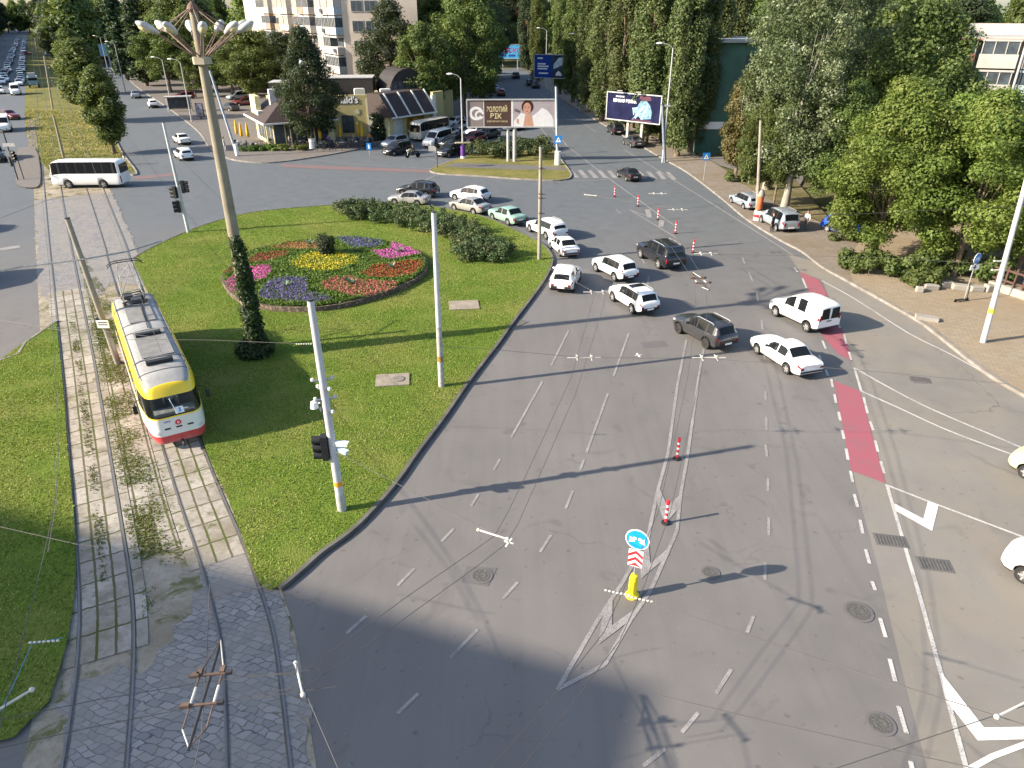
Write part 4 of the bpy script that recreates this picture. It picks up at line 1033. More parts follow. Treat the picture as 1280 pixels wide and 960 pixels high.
# ---------------------------------------------------------------- poles
def pole(name, label, base, top, r0, r1, m, cat='pole', bands=(), group=None, cap=True, n=14):
    b = G(*base); h = HT(*top, b)
    tx = (top[0] - 640) / FPX * (b[1] / (CP - (top[1] - 480) / FPX * SP))
    t = empty(name, (b[0], b[1], 0), 0, label, cat, group); lean = tx - b[0]
    P = lambda z: (lean * z / h, 0, z)
    mb = MB(); mb.path([P(-.1), P(h * .33), P(h * .66), P(h)], [r0, r0 + (r1 - r0) * .33, r0 + (r1 - r0) * .66, r1], n); mb.build('shaft', m, t, 50)
    if cap: k = MB(); k.tube(P(h - .02), P(h + .04), r1 * 1.04, n=n); k.build('cap', M_DARK, t)
    for z0, z1, bm in bands:
        k = MB(); k.path([P(z0), P(z1)], [r0 + (r1 - r0) * z0 / h + .006, r0 + (r1 - r0) * z1 / h + .006], n); k.build('band', bm, t, 50)
    t['_h'] = h; t['_lean'] = lean
    return t
M_ORANGE = pm('orange_sticker', (.72, .33, .03), .6); M_LGREY = pm('flaking_grey_paint', (.38, .38, .37), .8, var=.25, scale=4, dirt=.4)
pa = pole('signal_pole', 'white pole on the lawn corner carrying a black traffic light and white cameras', (428, 640), (388, 375), .165, .115, M_WPOLE, bands=[(1.25, 1.45, M_ORANGE), (.0, .9, M_LGREY)])
pb = pole('contact_pole', 'white pole with grey lower half and orange sticker in the middle of the lawn', (552, 485), (542, 265), .15, .11, M_WPOLE, bands=[(0, 3.3, M_LGREY), (3.3, 3.36, M_STEEL), (1.5, 1.8, M_ORANGE)])
pc = pole('contact_pole', 'weathered concrete pole with iron clamps at the right tip of the lawn', (674, 326), (676, 183), .15, .11, M_POLE)
for z in (3.6, 4.7, 5.0, 6.8):
    k = MB(); k.tube((pc['_lean'] * z / pc['_h'], 0, z), (pc['_lean'] * z / pc['_h'], 0, z + .10), .16, n=12); k.tube((0, 0, z), (.35, 0, z), .03, n=6); k.build('clamp', M_RUST, pc)
pd = pole('signal_pole', 'white signal pole with three traffic light heads beside the far lawn edge', (236, 292), (204, 153), .14, .10, M_WPOLE)
pe = pole('tram_pole', 'leaning bare concrete pole with a small white plate between the tram tracks', (148, 455), (84, 273), .17, .12, M_POLE)
pf = pole('contact_pole', 'white pole with a yellow band on the right pavement near the photo edge', (1228, 430), (1290, 200), .16, .11, M_WPOLE, bands=[(1.9, 2.2, pm('yellow_band', (.72, .58, .06), .6)), (3.2, 3.28, M_STEEL)])
for n_, base, top, lab in [('contact_pole', (697, 207), (695, 108), 'blue grey pole at the tip of the billboard island carrying a pedestrian sign'), ('contact_pole', (297, 196), (262, 88), 'blue grey pole at the restaurant corner with white wrapping at its foot')]:
    p = pole(n_, lab, base, top, .17, .12, pm('bluegrey_pole', (.36, .42, .48), .6, dirt=.2))
    if base[0] == 697:
        m = MB(); m.tube((0, 0, .1), (0, 0, 1.7), .36, n=18); m.build('poster_wrap', M_SWHITE, p, 40)
    else: m = MB(); m.tube((0, 0, .2), (0, 0, 1.6), .24, n=14); m.build('poster_wrap', M_SWHITE, p, 40)
pg = pole('contact_pole', 'thick blue grey pole with a short arm right of the dark poster billboard', (831, 203), (828, 131), .2, .16, pm('bluegrey_dark_pole', (.16, .20, .25), .6, dirt=.2))
k = MB(); k.box((-.5, 0, pg['_h'] - .1), (1.1, .2, .18)); k.build('arm', M_GPOLE, pg)
def signal_head(par, c, face, red=False):
    """three lamps facing the direction face (angle)"""
    M3 = Matrix.Rotation(face, 4, 'Z'); h = MB().box((0, 0, 0), (.24, .32, .98)).build('signal_head', M_BLACK, par); h.matrix_local = Matrix.Translation(c) @ M3
    for k, z in enumerate((.32, 0, -.32)):
        v = MB(); v.lathe([(.15, 0), (.15, .30), (.135, .30), (.135, .01)], (.12, 0, z), 14, 0, Matrix.Rotation(PI / 2, 3, 'Y')); v.build('visor', M_BLACK, h)
        l = MB(); l.lathe([(.01, .03), (.12, .01), (.13, 0)], (.125, 0, z), 14, 0, Matrix.Rotation(PI / 2, 3, 'Y')); l.build('lens', pm(('lens_red', 'lens_amber', 'lens_green')[k], ((.35, .02, .02), (.25, .13, .01), (.02, .16, .08))[k], .25), h)
    return h
def on(p, z): return (p['_lean'] * z / p['_h'], 0, z)
zz = 2.95
signal_head(pa, (on(pa, zz)[0] - .26, -.05, zz), PI * 1.03)
def camera_fit(p, z, dx, dy, ang, m=M_SWHITE):
    k = MB(); q = on(p, z); Mx = Matrix.Rotation(ang, 3, 'Z'); e = Vector((q[0] + dx, dy, z))
    k.tube((q[0], 0, z), e, .03, n=6); k.box(e + Mx @ Vector((.12, 0, .02)), (.40, .14, .14), M=Mx); k.box(e + Mx @ Vector((.14, 0, .10)), (.46, .18, .02), M=Mx)
    k.build('camera_housing', m, p)
camera_fit(pa, 3.1, .26, -.1, -.1); camera_fit(pa, 2.8, .28, -.05, -.6, pm('pale_blue_plastic', (.5, .62, .72), .5))
for z, s in ((5.65, 1), (4.9, 1), (4.4, -1), (5.3, -1)):
    k = MB(); q = on(pa, z); k.box((q[0], 0, z), (.75 if s > 0 else .5, .06, .05), rz=.3 * s)
    for x in (-.32, .32): k.lathe([(.03, -.05), (.07, -.03), (.05, 0), (.07, .03), (.03, .06)], (q[0] + x * (1 if s > 0 else .7), x * .3 * s, z + .06), 10, 1)
    k.build('cross_arm', [M_STEEL, M_INS], pa)
k = MB(); k.path([on(pa, 5.6), (on(pa, 4.5)[0] - .16, -.03, 4.5), (on(pa, 3.2)[0] - .15, -.03, 3.2)], .02, 6); k.build('cable', M_BLACK, pa)
m = MB(); q = on(pa, 4.75); m.tube((q[0] - .2, 0, 4.75), (q[0] - .42, 0, 4.7), .03); m.lathe([(.05, -.16), (.15, -.12), (.12, .1), (.05, .14)], (q[0] - .42, 0, 4.68), 12); m.build('dome_camera', M_SWHITE, pa, 40)
signal_head(pd, (on(pd, 3.5)[0] - .3, -.1, 3.5), PI * .95); signal_head(pd, (on(pd, 3.9)[0] + .35, .1, 3.9), .1); signal_head(pd, (on(pd, 2.35)[0] - .24, -.2, 2.35), PI * 1.2)
m = MB(); q = on(pe, 2.4); m.box((q[0] + .05, -.2, 2.4), (.62, .04, .42)); m.build('sign_plate', M_SWHITE, pe)
m = MB(); m.box((q[0] - .2, -.05, 2.52), (.18, .2, .36)); m.build('junction_box', M_BLACK, pe)
for zz in (.1, -.02): 
    m = MB(); m.box((q[0] + .05, -.224, 2.4 + zz), (.46, .006, .05)); m.build('plate_lettering', M_DARK, pe)
for z in (4.4, 4.9):
    m = MB(); m.box((on(pf, z)[0] - .3, 0, z), (.5, .05, .05)); m.lathe([(.03, -.05), (.07, 0), (.03, .05)], (on(pf, z)[0] - .55, 0, z), 8); m.build('cross_arm', M_INS, pf)

# lighting mast with its crown of lamps
def mast():
    b = G(320, 445); t = empty('lighting_mast', (b[0], b[1], 0), 0, 'tall concrete lighting mast with a crown of old street lamps', 'lamp post')
    m = MB(); m.path([(0, 0, -.1), (0, 0, 6), (0, 0, 12), (0, 0, 17.1)], [.34, .29, .235, .17], 16); m.build('shaft', M_MAST, t, 50)
    m = MB(); m.lathe([(.24, 14.72), (.44, 14.72), (.44, 15.02), (.2, 15.02)], n=6); m.build('collar', pm('collar_concrete', (.40, .35, .26), .85, dirt=.4), t)
    m = MB(); m.lathe([(.22, 16.85), (.26, 16.95), (.2, 17.1), (.1, 17.2), (.04, 17.25)], n=12); m.build('top_cap', M_RUST, t)
    RUSTP = pm('rust_pink_steel', (.21, .145, .115), .75, .1, .3, 6)
    N = 10
    for k in range(N):
        a = 2 * PI * k / N + .18; d = Vector((math.cos(a), math.sin(a), 0)); R = Matrix.Rotation(a, 3, 'Z')
        e = d * 1.75 + Vector((0, 0, 16.0))
        m = MB(); n = Vector((-d.y, d.x, 0)) * .09
        m.tube(d * .3 + n + Vector((0, 0, 15.05)), e + n * .4, .028, n=6); m.tube(d * .3 - n + Vector((0, 0, 15.05)), e - n * .4, .028, n=6)
        m.tube(d * .2 + Vector((0, 0, 16.95)), e, .022, n=6)
        arm = m.build('lamp_arm', RUSTP, t)
        T = Matrix.Rotation(a, 3, 'Z') @ Matrix.Rotation(-.5, 3, 'Y')
        l = MB(); st = [(-.05, .07, .07), (.08, .12, .11), (.3, .19, .16), (.55, .20, .17), (.75, .15, .12), (.86, .05, .05)]; vs = []
        for x, ww, hh in st:
            for q in range(12):
                th = 2 * PI * q / 12; vs.append(T @ Vector((x, ww * math.cos(th), hh * math.sin(th) + .04)) + e)
        fs = [(i * 12 + q, i * 12 + (q + 1) % 12, i * 12 + 12 + (q + 1) % 12, i * 12 + 12 + q) for i in range(5) for q in range(12)] + [tuple(range(12)), tuple(range(60, 72))]
        l.add(vs, fs); hd = l.build('lamp_head', pm('lamp_shell', (.44, .44, .42), .5, dirt=.3), t, 50)
        g = MB(); g.ball((0, 0, 0), (.24, .155, .10), 12, 6); gg = g.build('lamp_glass', pm('yellowed_glass', (.62, .52, .30), .3), hd, True)
        gg.matrix_local = Matrix.Translation(e + T @ Vector((.5, 0, -.08))) @ T.to_4x4()
mast()

# street lights along the far streets
def street_light(label, base, top, arm=1.6, side=-1, m=M_GPOLE, double=False):
    b = G(*base); h = HT(*top, b); t = empty('street_light', (b[0], b[1], 0), 0, label, 'street light', 'street lights')
    k = MB(); k.path([(0, 0, 0), (0, 0, h * .5), (0, 0, h)], [.13, .10, .075], 8)
    k.build('shaft', m, t, 50)
    for s in ((side, -side) if double else (side,)):
        k = MB(); k.path([(0, 0, h - .05), (s * arm * .4, 0, h + .35), (s * arm, 0, h + .5)], .04, 6); k.build('arm', m, t)
        k = MB(); k.ball((s * (arm + .3), 0, h + .5), (.42, .16, .11), 10, 6); k.build('lamp_head', M_SWHITE, t, True)
    return t
street_light('grey street light with white lamp left of the large billboard', (579, 199), (576, 98), 1.0, -1)
street_light('slim street light behind the dark poster billboard', (828, 203), (828, 60), 1.3, -1)
street_light('street light right of the blue billboard up the far street', (725, 139), (727, 46), 1.6, -1)
street_light('street light standing behind the blue billboard', (682, 112), (682, 38), 1.6, -1)
street_light('street light at the far restaurant kerb behind the poplars of the left street', (215, 135), (203, 75), 1.3, -1)
street_light('street light just left of the lighting mast by the bus shelter', (240, 153), (229, 78), 1.3, -1)
street_light('white footed street light near the blue poster on the left street', (157, 115), (146, 55), 1.3, -1)
street_light('street light right of the blue poster on the left street', (136, 92), (128, 47), 1.3, -1)
t = pole('street_pole', 'concrete pole wrapped with an orange poster beside the parked silver cars', (946, 276), (951, 150), .17, .11, M_POLE)
k = MB(); k.tube((0, 0, 1.1), (0, 0, 2.2), .31, n=16); k.build('orange_poster', pm('orange_poster', (.52, .13, .05), .7, var=.3, scale=2), t, 40)
k = MB(); k.tube((0, 0, .05), (0, 0, .35), .34, n=16); k.tube((0, 0, .62), (0, 0, .9), .34, n=16); k.build('white_band', M_SWHITE, t, 40)
k = MB(); k.tube((0, 0, .35), (0, 0, .62), .335, n=16); k.build('red_band', M_SRED, t, 40)
k = MB(); k.lathe([(.33, 2.2), (.36, 2.35), (.25, 2.6), (.12, 2.8)], n=16); k.build('concrete_sleeve', M_CONC, t, 40)
st_ = bpy.data.objects['street_light']
k = MB(); k.tube((0, 0, .15), (0, 0, 1.7), .30, n=16); k.build('purple_poster', pm('purple_poster', (.10, .035, .22), .6, var=.4, scale=3), st_, 40)
k = MB(); k.tube((0, 0, -.1), (0, 0, .4), .31, n=16); k.build('white_base', M_SWHITE, st_, 40)
k = MB(); k.box((0, 0, 2.0), (1.9, .5, .12), rz=.2); k.build('bracket_shelf', pm('weathered_wood', (.42, .36, .25), .9), st_)

# ---------------------------------------------------------------- signs and posts
def delineator(pix, tint):
    b = G(*pix); t = empty('delineator_post', (b[0], b[1], .012), 0, tint, 'bollard', 'red and white posts in the road')
    k = MB(); k.lathe([(.17, 0), (.16, .05), (.06, .08)], n=14); k.build('foot', M_BLACK, t)
    k = MB(); z = .07
    for i, h in enumerate((.17, .10, .15, .10, .15, .10, .2)):
        k.tube((0, 0, z), (0, 0, z + h), .055 if i < 6 else .06, n=10, mi=i % 2); z += h
    k.build('post', [M_SRED, M_SWHITE], t, 40)
for p, l in [((832, 654), 'red and white plastic post on the white chevron marking nearest the blue arrow sign'), ((846, 574), 'red and white plastic post between the two solid lines left of the grey suv shadow'),
             ((768, 246), 'red and white post nearest the zebra crossing'), ((797, 258), 'second red and white post from the zebra crossing'), ((822, 275), 'red and white post beside the far small chevron marking'),
             ((844, 292), 'red and white post left of the white wire fittings behind the black offroader'), ((866, 316), 'red and white post just right of the black offroader'), ((886, 355), 'red and white post partly behind the cars near the tram wire fittings')][:7]: delineator(p, l)
def sign_panel(par, M, outline, m, back=M_STEEL, th=.02, name='sign_face'):
    k = MB(); n = len(outline); k.prism(outline, 0, th, 0); o = k.build(name, m, par); o.matrix_local = M; return o
def disc(r, n=28): return [(r * math.cos(2 * PI * i / n), r * math.sin(2 * PI * i / n)) for i in range(n)]
FACE = lambda a, x=0, y=0, z=0: Matrix.Translation((x, y, z)) @ Matrix.Rotation(a, 4, 'Z') @ Matrix.Rotation(PI / 2, 4, 'X')
# keep-either-side sign in the median
b = G(790, 745); t = empty('arrow_sign', (b[0], b[1], .012), -.42, 'blue round double arrow sign over a red chevron plate on a yellow bollard', 'road sign')
k = MB(); k.lathe([(.22, 0), (.22, .06), (.145, .12), (.14, .8), (.12, .88), (.04, .92)], n=20); k.build('yellow_bollard', M_YEL, t, 40)
for s in (-.05, .05): MB().box((s, -.136, .45), (.03, .02, .5)).build('bollard_slot', pm('dark_yellow', (.42, .30, .02), .6), t)
MB().tube((0, 0, .9), (0, 0, 2.7), .028, n=8).build('post', M_STEEL, t)
sign_panel(t, FACE(.0, 0, -.05, 1.62), [(-.23, -.33), (.23, -.33), (.23, .33), (-.23, .33)], M_SWHITE, name='chevron_plate')
for y in (-.22, .02, .26):
    for sg in (1, -1):
        y1 = y - .17
        pl = [(0, min(.325, y + .06)), (sg * .23, min(.325, y1 + .06)), (sg * .23, max(-.325, y1 - .06)), (0, max(-.325, y - .06))]
        sign_panel(t, FACE(.0, 0, -.072, 1.62), pl if sg < 0 else pl[::-1], M_SRED, th=.004, name='red_chevron')
sign_panel(t, FACE(.0, 0, -.05, 2.37), disc(.38), M_SWHITE); sign_panel(t, FACE(.0, 0, -.072, 2.37), disc(.345), pm('arrow_sign_blue', (.01, .27, .66), .4), th=.004, name='blue_disc')
for sg in (1, -1):
    arc = [(sg * .035, -.045)] + [(sg * (.07 + .115 * math.sin(a)), -.0 + .115 * math.cos(a) - .02) for a in (.1, .5, .9, 1.2)]
    pl = [(sg * .025, .10), (sg * .10, .115), (sg * .17, .06), (sg * .235, .11), (sg * .26, -.13), (sg * .06, -.05), (sg * .125, .0), (sg * .085, .025), (sg * .035, .01)]
    sign_panel(t, FACE(.0, 0, -.079, 2.35), pl if sg < 0 else pl[::-1], M_SWHITE, th=.003, name='white_arrow')
def ped_sign(par, M, s=.35):
    sign_panel(par, M, [(-s, -s), (s, -s), (s, s), (-s, s)], M_SBLUE if s > .3 else M_SBLUE)
    M2 = M @ Matrix.Translation((0, 0, .022)); sign_panel(par, M2, [(-s * .72, -s * .62), (s * .72, -s * .62), (0, s * .7)], M_SWHITE, th=.004, name='white_triangle')
    M3 = M @ Matrix.Translation((0, 0, .029))
    sign_panel(par, M3, [(-.02, .02), (.05, .02), (.04, -.08), (.10, -.18), (.06, -.18), (0, -.09), (-.07, -.18), (-.11, -.18), (-.03, -.05)], M_BLACK, th=.003, name='walking_figure')
    sign_panel(par, M3 @ Matrix.Translation((.02, .07, 0)), disc(.035, 10), M_BLACK, th=.003, name='walking_figure')
b = G(697, 207); t = empty('pedestrian_sign', (b[0] - .02, b[1] - .22, 3.05), 0, 'square blue pedestrian crossing sign on the pole at the billboard island tip', 'road sign')
ped_sign(t, FACE(0), .46); MB().tube((0, .02, .1), (0, .2, .1), .03).build('bracket', M_STEEL, t)
b = G(879, 228); t = empty('pedestrian_sign', (b[0], b[1], 0), .0, 'square blue pedestrian crossing sign on its own post on the right pavement', 'road sign')
MB().tube((0, 0, 0), (0, 0, 2.9), .03).build('post', M_STEEL, t); ped_sign(t, FACE(.1, 0, -.05, 2.75), .40)
b = G(935, 231); t = empty('round_sign', (b[0], b[1], 0), .0, 'faded round grey blue sign among the tree trunks on the right pavement', 'road sign')
MB().tube((0, 0, 0), (0, 0, 2.9), .03).build('post', M_STEEL, t); sign_panel(t, FACE(.1, 0, -.05, 2.75), disc(.40), pm('faded_blue_sign', (.20, .21, .34), .6)); sign_panel(t, FACE(.1, 0, -.075, 2.75), [(-.3, -.05), (.3, -.05), (.3, .05), (-.3, .05)], pm('faded_sign_bar', (.28, .22, .34), .6), th=.004, name='sign_bar')
b = G(1204, 378); t = empty('cycle_sign', (b[0], b[1], .12), .0, 'round blue cycle sign with a white down arrow plate on the right pavement', 'road sign')
MB().tube((0, 0, 0), (0, 0, 3.15), .032).build('post', M_STEEL, t)
sign_panel(t, FACE(.5, 0, -.05, 2.85), disc(.36), M_SWHITE); sign_panel(t, FACE(.5, .01, -.075, 2.85), disc(.33), M_SBLUE, th=.004, name='blue_disc')
k = MB()
for x in (-.14, .14): k.path([(x + .085 * math.cos(a), -.06 + .085 * math.sin(a), .032) for a in np.linspace(0, 2 * PI, 15)], .014, 5)
k.path([(-.14, -.06, .032), (-.07, .08, .032), (.1, .08, .032), (.14, -.06, .032)], .013, 5); k.path([(-.07, .08, .032), (.0, -.06, .032), (.1, .08, .032)], .013, 5); k.path([(.1, .08, .032), (.08, .14, .032), (.13, .15, .032)], .013, 5)
o = k.build('cycle_symbol', M_SWHITE, t); o.matrix_local = FACE(.5, 0, -.05, 2.85)
sign_panel(t, FACE(.3, 0, -.05, 2.28), [(-.35, -.17), (.35, -.17), (.35, .17), (-.35, .17)], M_SWHITE, name='arrow_plate')
sign_panel(t, FACE(.3, .006, -.075, 2.28), [(-.05, .15), (-.05, -.0), (-.16, .05), (0, -.14), (.16, .05), (.05, -.0), (.05, .15)], M_BLACK, th=.004, name='down_arrow')
for pix, z, lab in [((462, 194), 1.1, 'small blue square sign low at the restaurant pavement kerb')]:
    b = G(*pix); t = empty('blue_sign', (b[0], b[1], 0), 0, lab, 'road sign'); MB().tube((0, 0, 0), (0, 0, z)).build if False else None
    MB().tube((0, 0, 0), (0, 0, z + .3), .03).build('post', M_STEEL, t); sign_panel(t, FACE(0, 0, -.05, z), [(-.3, -.42), (.3, -.42), (.3, .42), (-.3, .42)], M_SBLUE); sign_panel(t, FACE(0, 0, -.075, z), [(-.06, -.28), (.12, -.28), (.06, .28), (-.1, .15)], M_SWHITE, th=.004, name='white_symbol')
b = G(491, 171); t = empty('no_entry_sign', (b[0], b[1], .12), 0, 'round red no entry sign in front of the restaurant drive through', 'road sign')
MB().tube((0, 0, 0), (0, 0, 3.0), .035).build('post', M_STEEL, t); sign_panel(t, FACE(0, 0, -.05, 2.75), disc(.38), M_SRED); sign_panel(t, FACE(0, 0, -.075, 2.75), [(-.27, -.07), (.27, -.07), (.27, .07), (-.27, .07)], M_SWHITE, th=.004, name='white_bar')
for pix, lab in [((475, 172), 'leftmost small white notice board on the drive through eave'), ((504, 168), 'middle small white notice board on the drive through eave'), ((532, 164), 'rightmost small white notice board on the drive through eave')]:
    b = G(*pix); t = empty('notice_board', (b[0], b[1], .12), 0, lab, 'notice board'); MB().tube((0, 0, 0), (0, 0, 3.1), .03).build('post', M_STEEL, t)
    sign_panel(t, FACE(0, 0, -.05, 2.85), [(-.38, -.38), (.38, -.38), (.38, .38), (-.38, .38)], M_SWHITE)
    for x in (-.12, .12): sign_panel(t, FACE(0, 0, -.075, 2.85), [(x - .04, -.22), (x + .04, -.22), (x + .04, .22), (x - .04, .22)], M_LGREY, th=.004, name='notice_mark')
b = G(547, 211); t = empty('signal_post', (b[0], b[1], .13), 0, 'short dark post with a small light and white plate on the billboard island', 'traffic light')
MB().tube((0, 0, 0), (0, 0, 3.2), .05).build('post', M_DARK, t); signal_head(t, (.0, -.18, 2.9), -PI / 2); sign_panel(t, FACE(0, -.5, -.05, 2.2), [(-.45, -.3), (.45, -.3), (.45, .3), (-.45, .3)], M_LGREY)
# far left tram stop post with plate and dark shapes
b = G(23, 226); t = empty('route_sign', (b[0], b[1], .14), 0, 'black signal post with a white plate on the small traffic island at the left edge', 'road sign')
MB().tube((0, 0, 0), (0, 0, 5.2), .07).build('post', M_DARK, t); sign_panel(t, FACE(0, .25, -.1, 3.7), [(-.65, -.18), (.65, -.18), (.65, .18), (-.65, .18)], M_LGREY, name='white_plate')
signal_head(t, (.25, -.1, 2.6), -.4); signal_head(t, (-.2, .1, 1.9), 2.5)
m = MB(); m.tube((.55, .2, 0), (.5, .2, 2.7), .05); m.build('side_post', M_DARK, t)

# ---------------------------------------------------------------- billboards
def billboard(name, label, pl, pr, ztop, zbot, post_pix, depth=.45, legs=((-.25,), (.25,))):
    """pl, pr: ground points under the two ends of the panel"""
    a = Vector(pl); b = Vector(pr); d = b - a; W = d.length; ang = math.atan2(d.y, d.x); c = (a + b) / 2
    t = empty(name, (c.x, c.y, .13), ang, label, 'billboard'); H = ztop - zbot; zc = (ztop + zbot) / 2
    k = MB(); k.box((0, .0, zc), (W, depth, H)); k.build('panel', M_LGREY, t)
    k = MB()
    for z in (ztop + .03, zbot - .03): k.box((0, -depth / 2 - .03, z), (W + .2, .14, .14))
    for x in (-W / 2 - .05, W / 2 + .05): k.box((x, -depth / 2 - .03, zc), (.14, .13, H - .08))
    k.build('frame', M_GPOLE, t)
    return t, W, H, zc, -depth / 2 - .004
def fpoly(t, pts, m, y, zc, layer=1, name='poster_shape'):    # flat printed shape on the panel, coordinates in metres from the panel centre
    k = MB(); k.prism(pts, 0, .003, 0); o = k.build(name, m, t); o.matrix_local = FACE(0, 0, y - .004 * layer, zc); return o
rect = lambda x0, x1, z0, z1: [(x0, z0), (x1, z0), (x1, z1), (x0, z1)]
def fell(cx, cz, rx, rz, n=24): return [(cx + rx * math.cos(2 * PI * i / n), cz + rz * math.sin(2 * PI * i / n)) for i in range(n)]
TAUPE = pm('poster_taupe', (.21, .175, .17), .9, var=.06, scale=.6); DBRN = pm('poster_brown', (.075, .048, .042), .9, var=.1, scale=.8); GOLD = pm('poster_gold', (.62, .53, .30), .9)
SKIN = pm('printed_skin', (.46, .26, .19), .9); HAIR = pm('printed_hair', (.06, .03, .022), .9); COAT = pm('printed_white', (.62, .62, .63), .9, var=.06, scale=1.5); COATS = pm('printed_grey', (.36, .36, .40), .9)
yb = G(636, 203)[1]; xl = (580 - 640) / FPX; 
pl = (-5.35, yb - .1); pr = (5.15, yb + .2)
t, W, H, zc, y = billboard('billboard', 'wide brown and white jewellery billboard on twin steel posts', pl, pr, 7.15, 4.1, None)
k = MB(); zb = 4.05
for x in (-.38, .42): k.tube((x - .0, .0, -.1), (x, .0, zb), .24 if x > 0 else .18, n=16)
k.build('post', M_GPOLE, t, 50)
fpoly(t, rect(-W / 2, -W / 2 + 1.9, -H / 2, H / 2), TAUPE, y, zc); fpoly(t, rect(-W / 2 + 1.9, -.0, -H / 2, H / 2), DBRN, y, zc); fpoly(t, rect(0, W / 2, -H / 2, H / 2), pm('poster_mauve', (.34, .30, .32), .9, var=.1, scale=.5), y, zc)
fpoly(t, rect(-.0, .22, -H / 2, H / 2), COAT, y, zc, 2, 'poster_strip')
fpoly(t, rect(-W / 2 + 1.93, -W / 2 + 2.0, -H / 2, H / 2), COAT, y, zc, 2, 'poster_strip')
for (cx, cz, r) in ((-W / 2 + 1.05, .0, .86), (-W / 2 + 1.45, -.18, .56)):
    o = [(cx + r * math.cos(a), cz + r * .9 * math.sin(a)) for a in np.linspace(.2, 2 * PI - .5, 26)] + [(cx + r * .6 * math.cos(a), cz + r * .55 * math.sin(a)) for a in np.linspace(2 * PI - .5, .2, 26)]
    fpoly(t, o[::-1] if False else o, COAT, y, zc, 2 if r > .6 else 3, 'ring_picture')
text('ЗОЛОТИЙ', .80, GOLD, t, at(-1.70, y - .02, zc + .42) @ UPR, bold=.014, sx=.62)
text('ВІК', .80, GOLD, t, at(-1.85, y - .012, zc - .34) @ UPR, bold=.008)
text('ЮВЕЛІРНИЙ ЗАВОД', .25, GOLD, t, at(-1.68, y - .012, zc - .92) @ UPR)
fpoly(t, [(.3, -H / 2), (.3, -.9), (.75, -.4), (1.2, .05), (1.7, -.1), (2.5, -.35), (3.2, .15), (3.7, .62), (4.3, .35), (4.9, -.3), (5.1, -.8), (5.1, -H / 2)], COAT, y, zc, 2, 'coat_picture')
fpoly(t, [(1.45, -H / 2), (1.65, -.25), (2.0, .1), (2.5, -.35), (2.75, -H / 2)], SKIN, y, zc, 3, 'neck_picture')
fpoly(t, fell(1.95, .75, .72, .74), HAIR, y, zc, 3, 'hair_picture'); fpoly(t, fell(1.90, .52, .46, .68), SKIN, y, zc, 4, 'face_picture')
for sx_ in (-.19, .17): fpoly(t, fell(1.88 + sx_, .66, .10, .045, 10), HAIR, y, zc, 5, 'eye_picture'); fpoly(t, [(1.88 + sx_ - .13, .80), (1.88 + sx_ + .13, .80), (1.88 + sx_ + .12, .84), (1.88 + sx_ - .12, .84)], HAIR, y, zc, 5, 'brow_picture')
fpoly(t, [(1.86, .62), (1.90, .62), (1.96, .40), (1.86, .39)], pm('printed_shadow', (.33, .17, .12), .9), y, zc, 5, 'nose_picture'); fpoly(t, fell(1.88, .20, .15, .055, 12), pm('printed_lips', (.36, .09, .08), .9), y, zc, 5, 'lips_picture')
fpoly(t, [(.62, -.95), (.9, -1.3), (.95, -.7), (.7, -.55)], SKIN, y, zc, 3, 'hand_picture'); 
text('ВІК', .42, HAIR, t, at(.72, y - .02, zc + .26) @ UPR @ Matrix.Rotation(-.35, 4, 'Z'))
for z in (.95, .75): fpoly(t, rect(3.5, 4.7, z, z + .05), COATS, y, zc, 2, 'small_print')
# dark poster billboard on the right
t, W, H, zc, y = billboard('billboard', 'dark poster billboard with a pale blue cloth picture by the right pavement', G(758, 178), G(823, 187), 6.6, 3.15, None, .6)
k = MB(); k.box((-.9, .1, 1.5), (.35, .3, 3.0)); k.box((1.4, .1, 1.5), (.35, .3, 3.0)); k.build('post', M_LGREY, t)
for x in (-1.6, 1.4): k = MB(); k.path([(x, -.3, zc + H / 2 + .05), (x - .2, -1.0, zc + H / 2 + .35)], .04); k.box((x - .2, -1.1, zc + H / 2 + .36), (.7, .25, .12), rz=.4); k.build('spotlight', M_LGREY, t)
NV = pm('poster_navy', (.012, .014, .045), .9, var=.4, scale=.7)
fpoly(t, rect(-W / 2, W / 2, -H / 2, H / 2), NV, y, zc)
fpoly(t, [(-.1, -1.5), (.4, -.9), (-.2, .0), (.6, .1), (1.1, .9), (2.0, 1.0), (2.6, .5), (3.0, -.4), (2.9, -1.2), (1.4, -1.4), (.9, -1.0)], pm('poster_cloth', (.15, .26, .38), .9, var=.5, scale=2.5), y, zc, 2, 'cloth_picture')
for q in ([(.3, -1.3), (1.0, -.2), (1.7, .4), (1.8, .3), (1.2, -.4), (.5, -1.35)], [(1.3, -1.4), (1.7, -.5), (2.2, .5), (2.3, .4), (1.9, -.6), (1.5, -1.4)], [(-.1, -.1), (.1, -.9), (.2, -.9), (.1, -.2), (.7, .0), (.7, .1)]): fpoly(t, q, pm('poster_fold', (.40, .48, .52), .9), y, zc, 3, 'fold_picture')
fpoly(t, [(.9, 1.2), (1.0, 1.55), (2.6, 1.55), (2.8, 1.1), (2.0, .95)], pm('poster_mauve_dark', (.10, .045, .065), .9), y, zc, 2, 'sky_picture'); fpoly(t, rect(-.2, 3.0, -1.62, -1.45), pm('poster_mauve_dark', (.10, .045, .065), .9), y, zc, 2, 'floor_picture')
text('ЮЖНАЯ ВОЛНА', .56, M_SWHITE, t, at(-1.45, y - .012, zc + .72) @ UPR, bold=.012, sx=.86)
fpoly(t, rect(-2.95, -1.55, 1.17, 1.37), COATS, y, zc, 2, 'small_print')
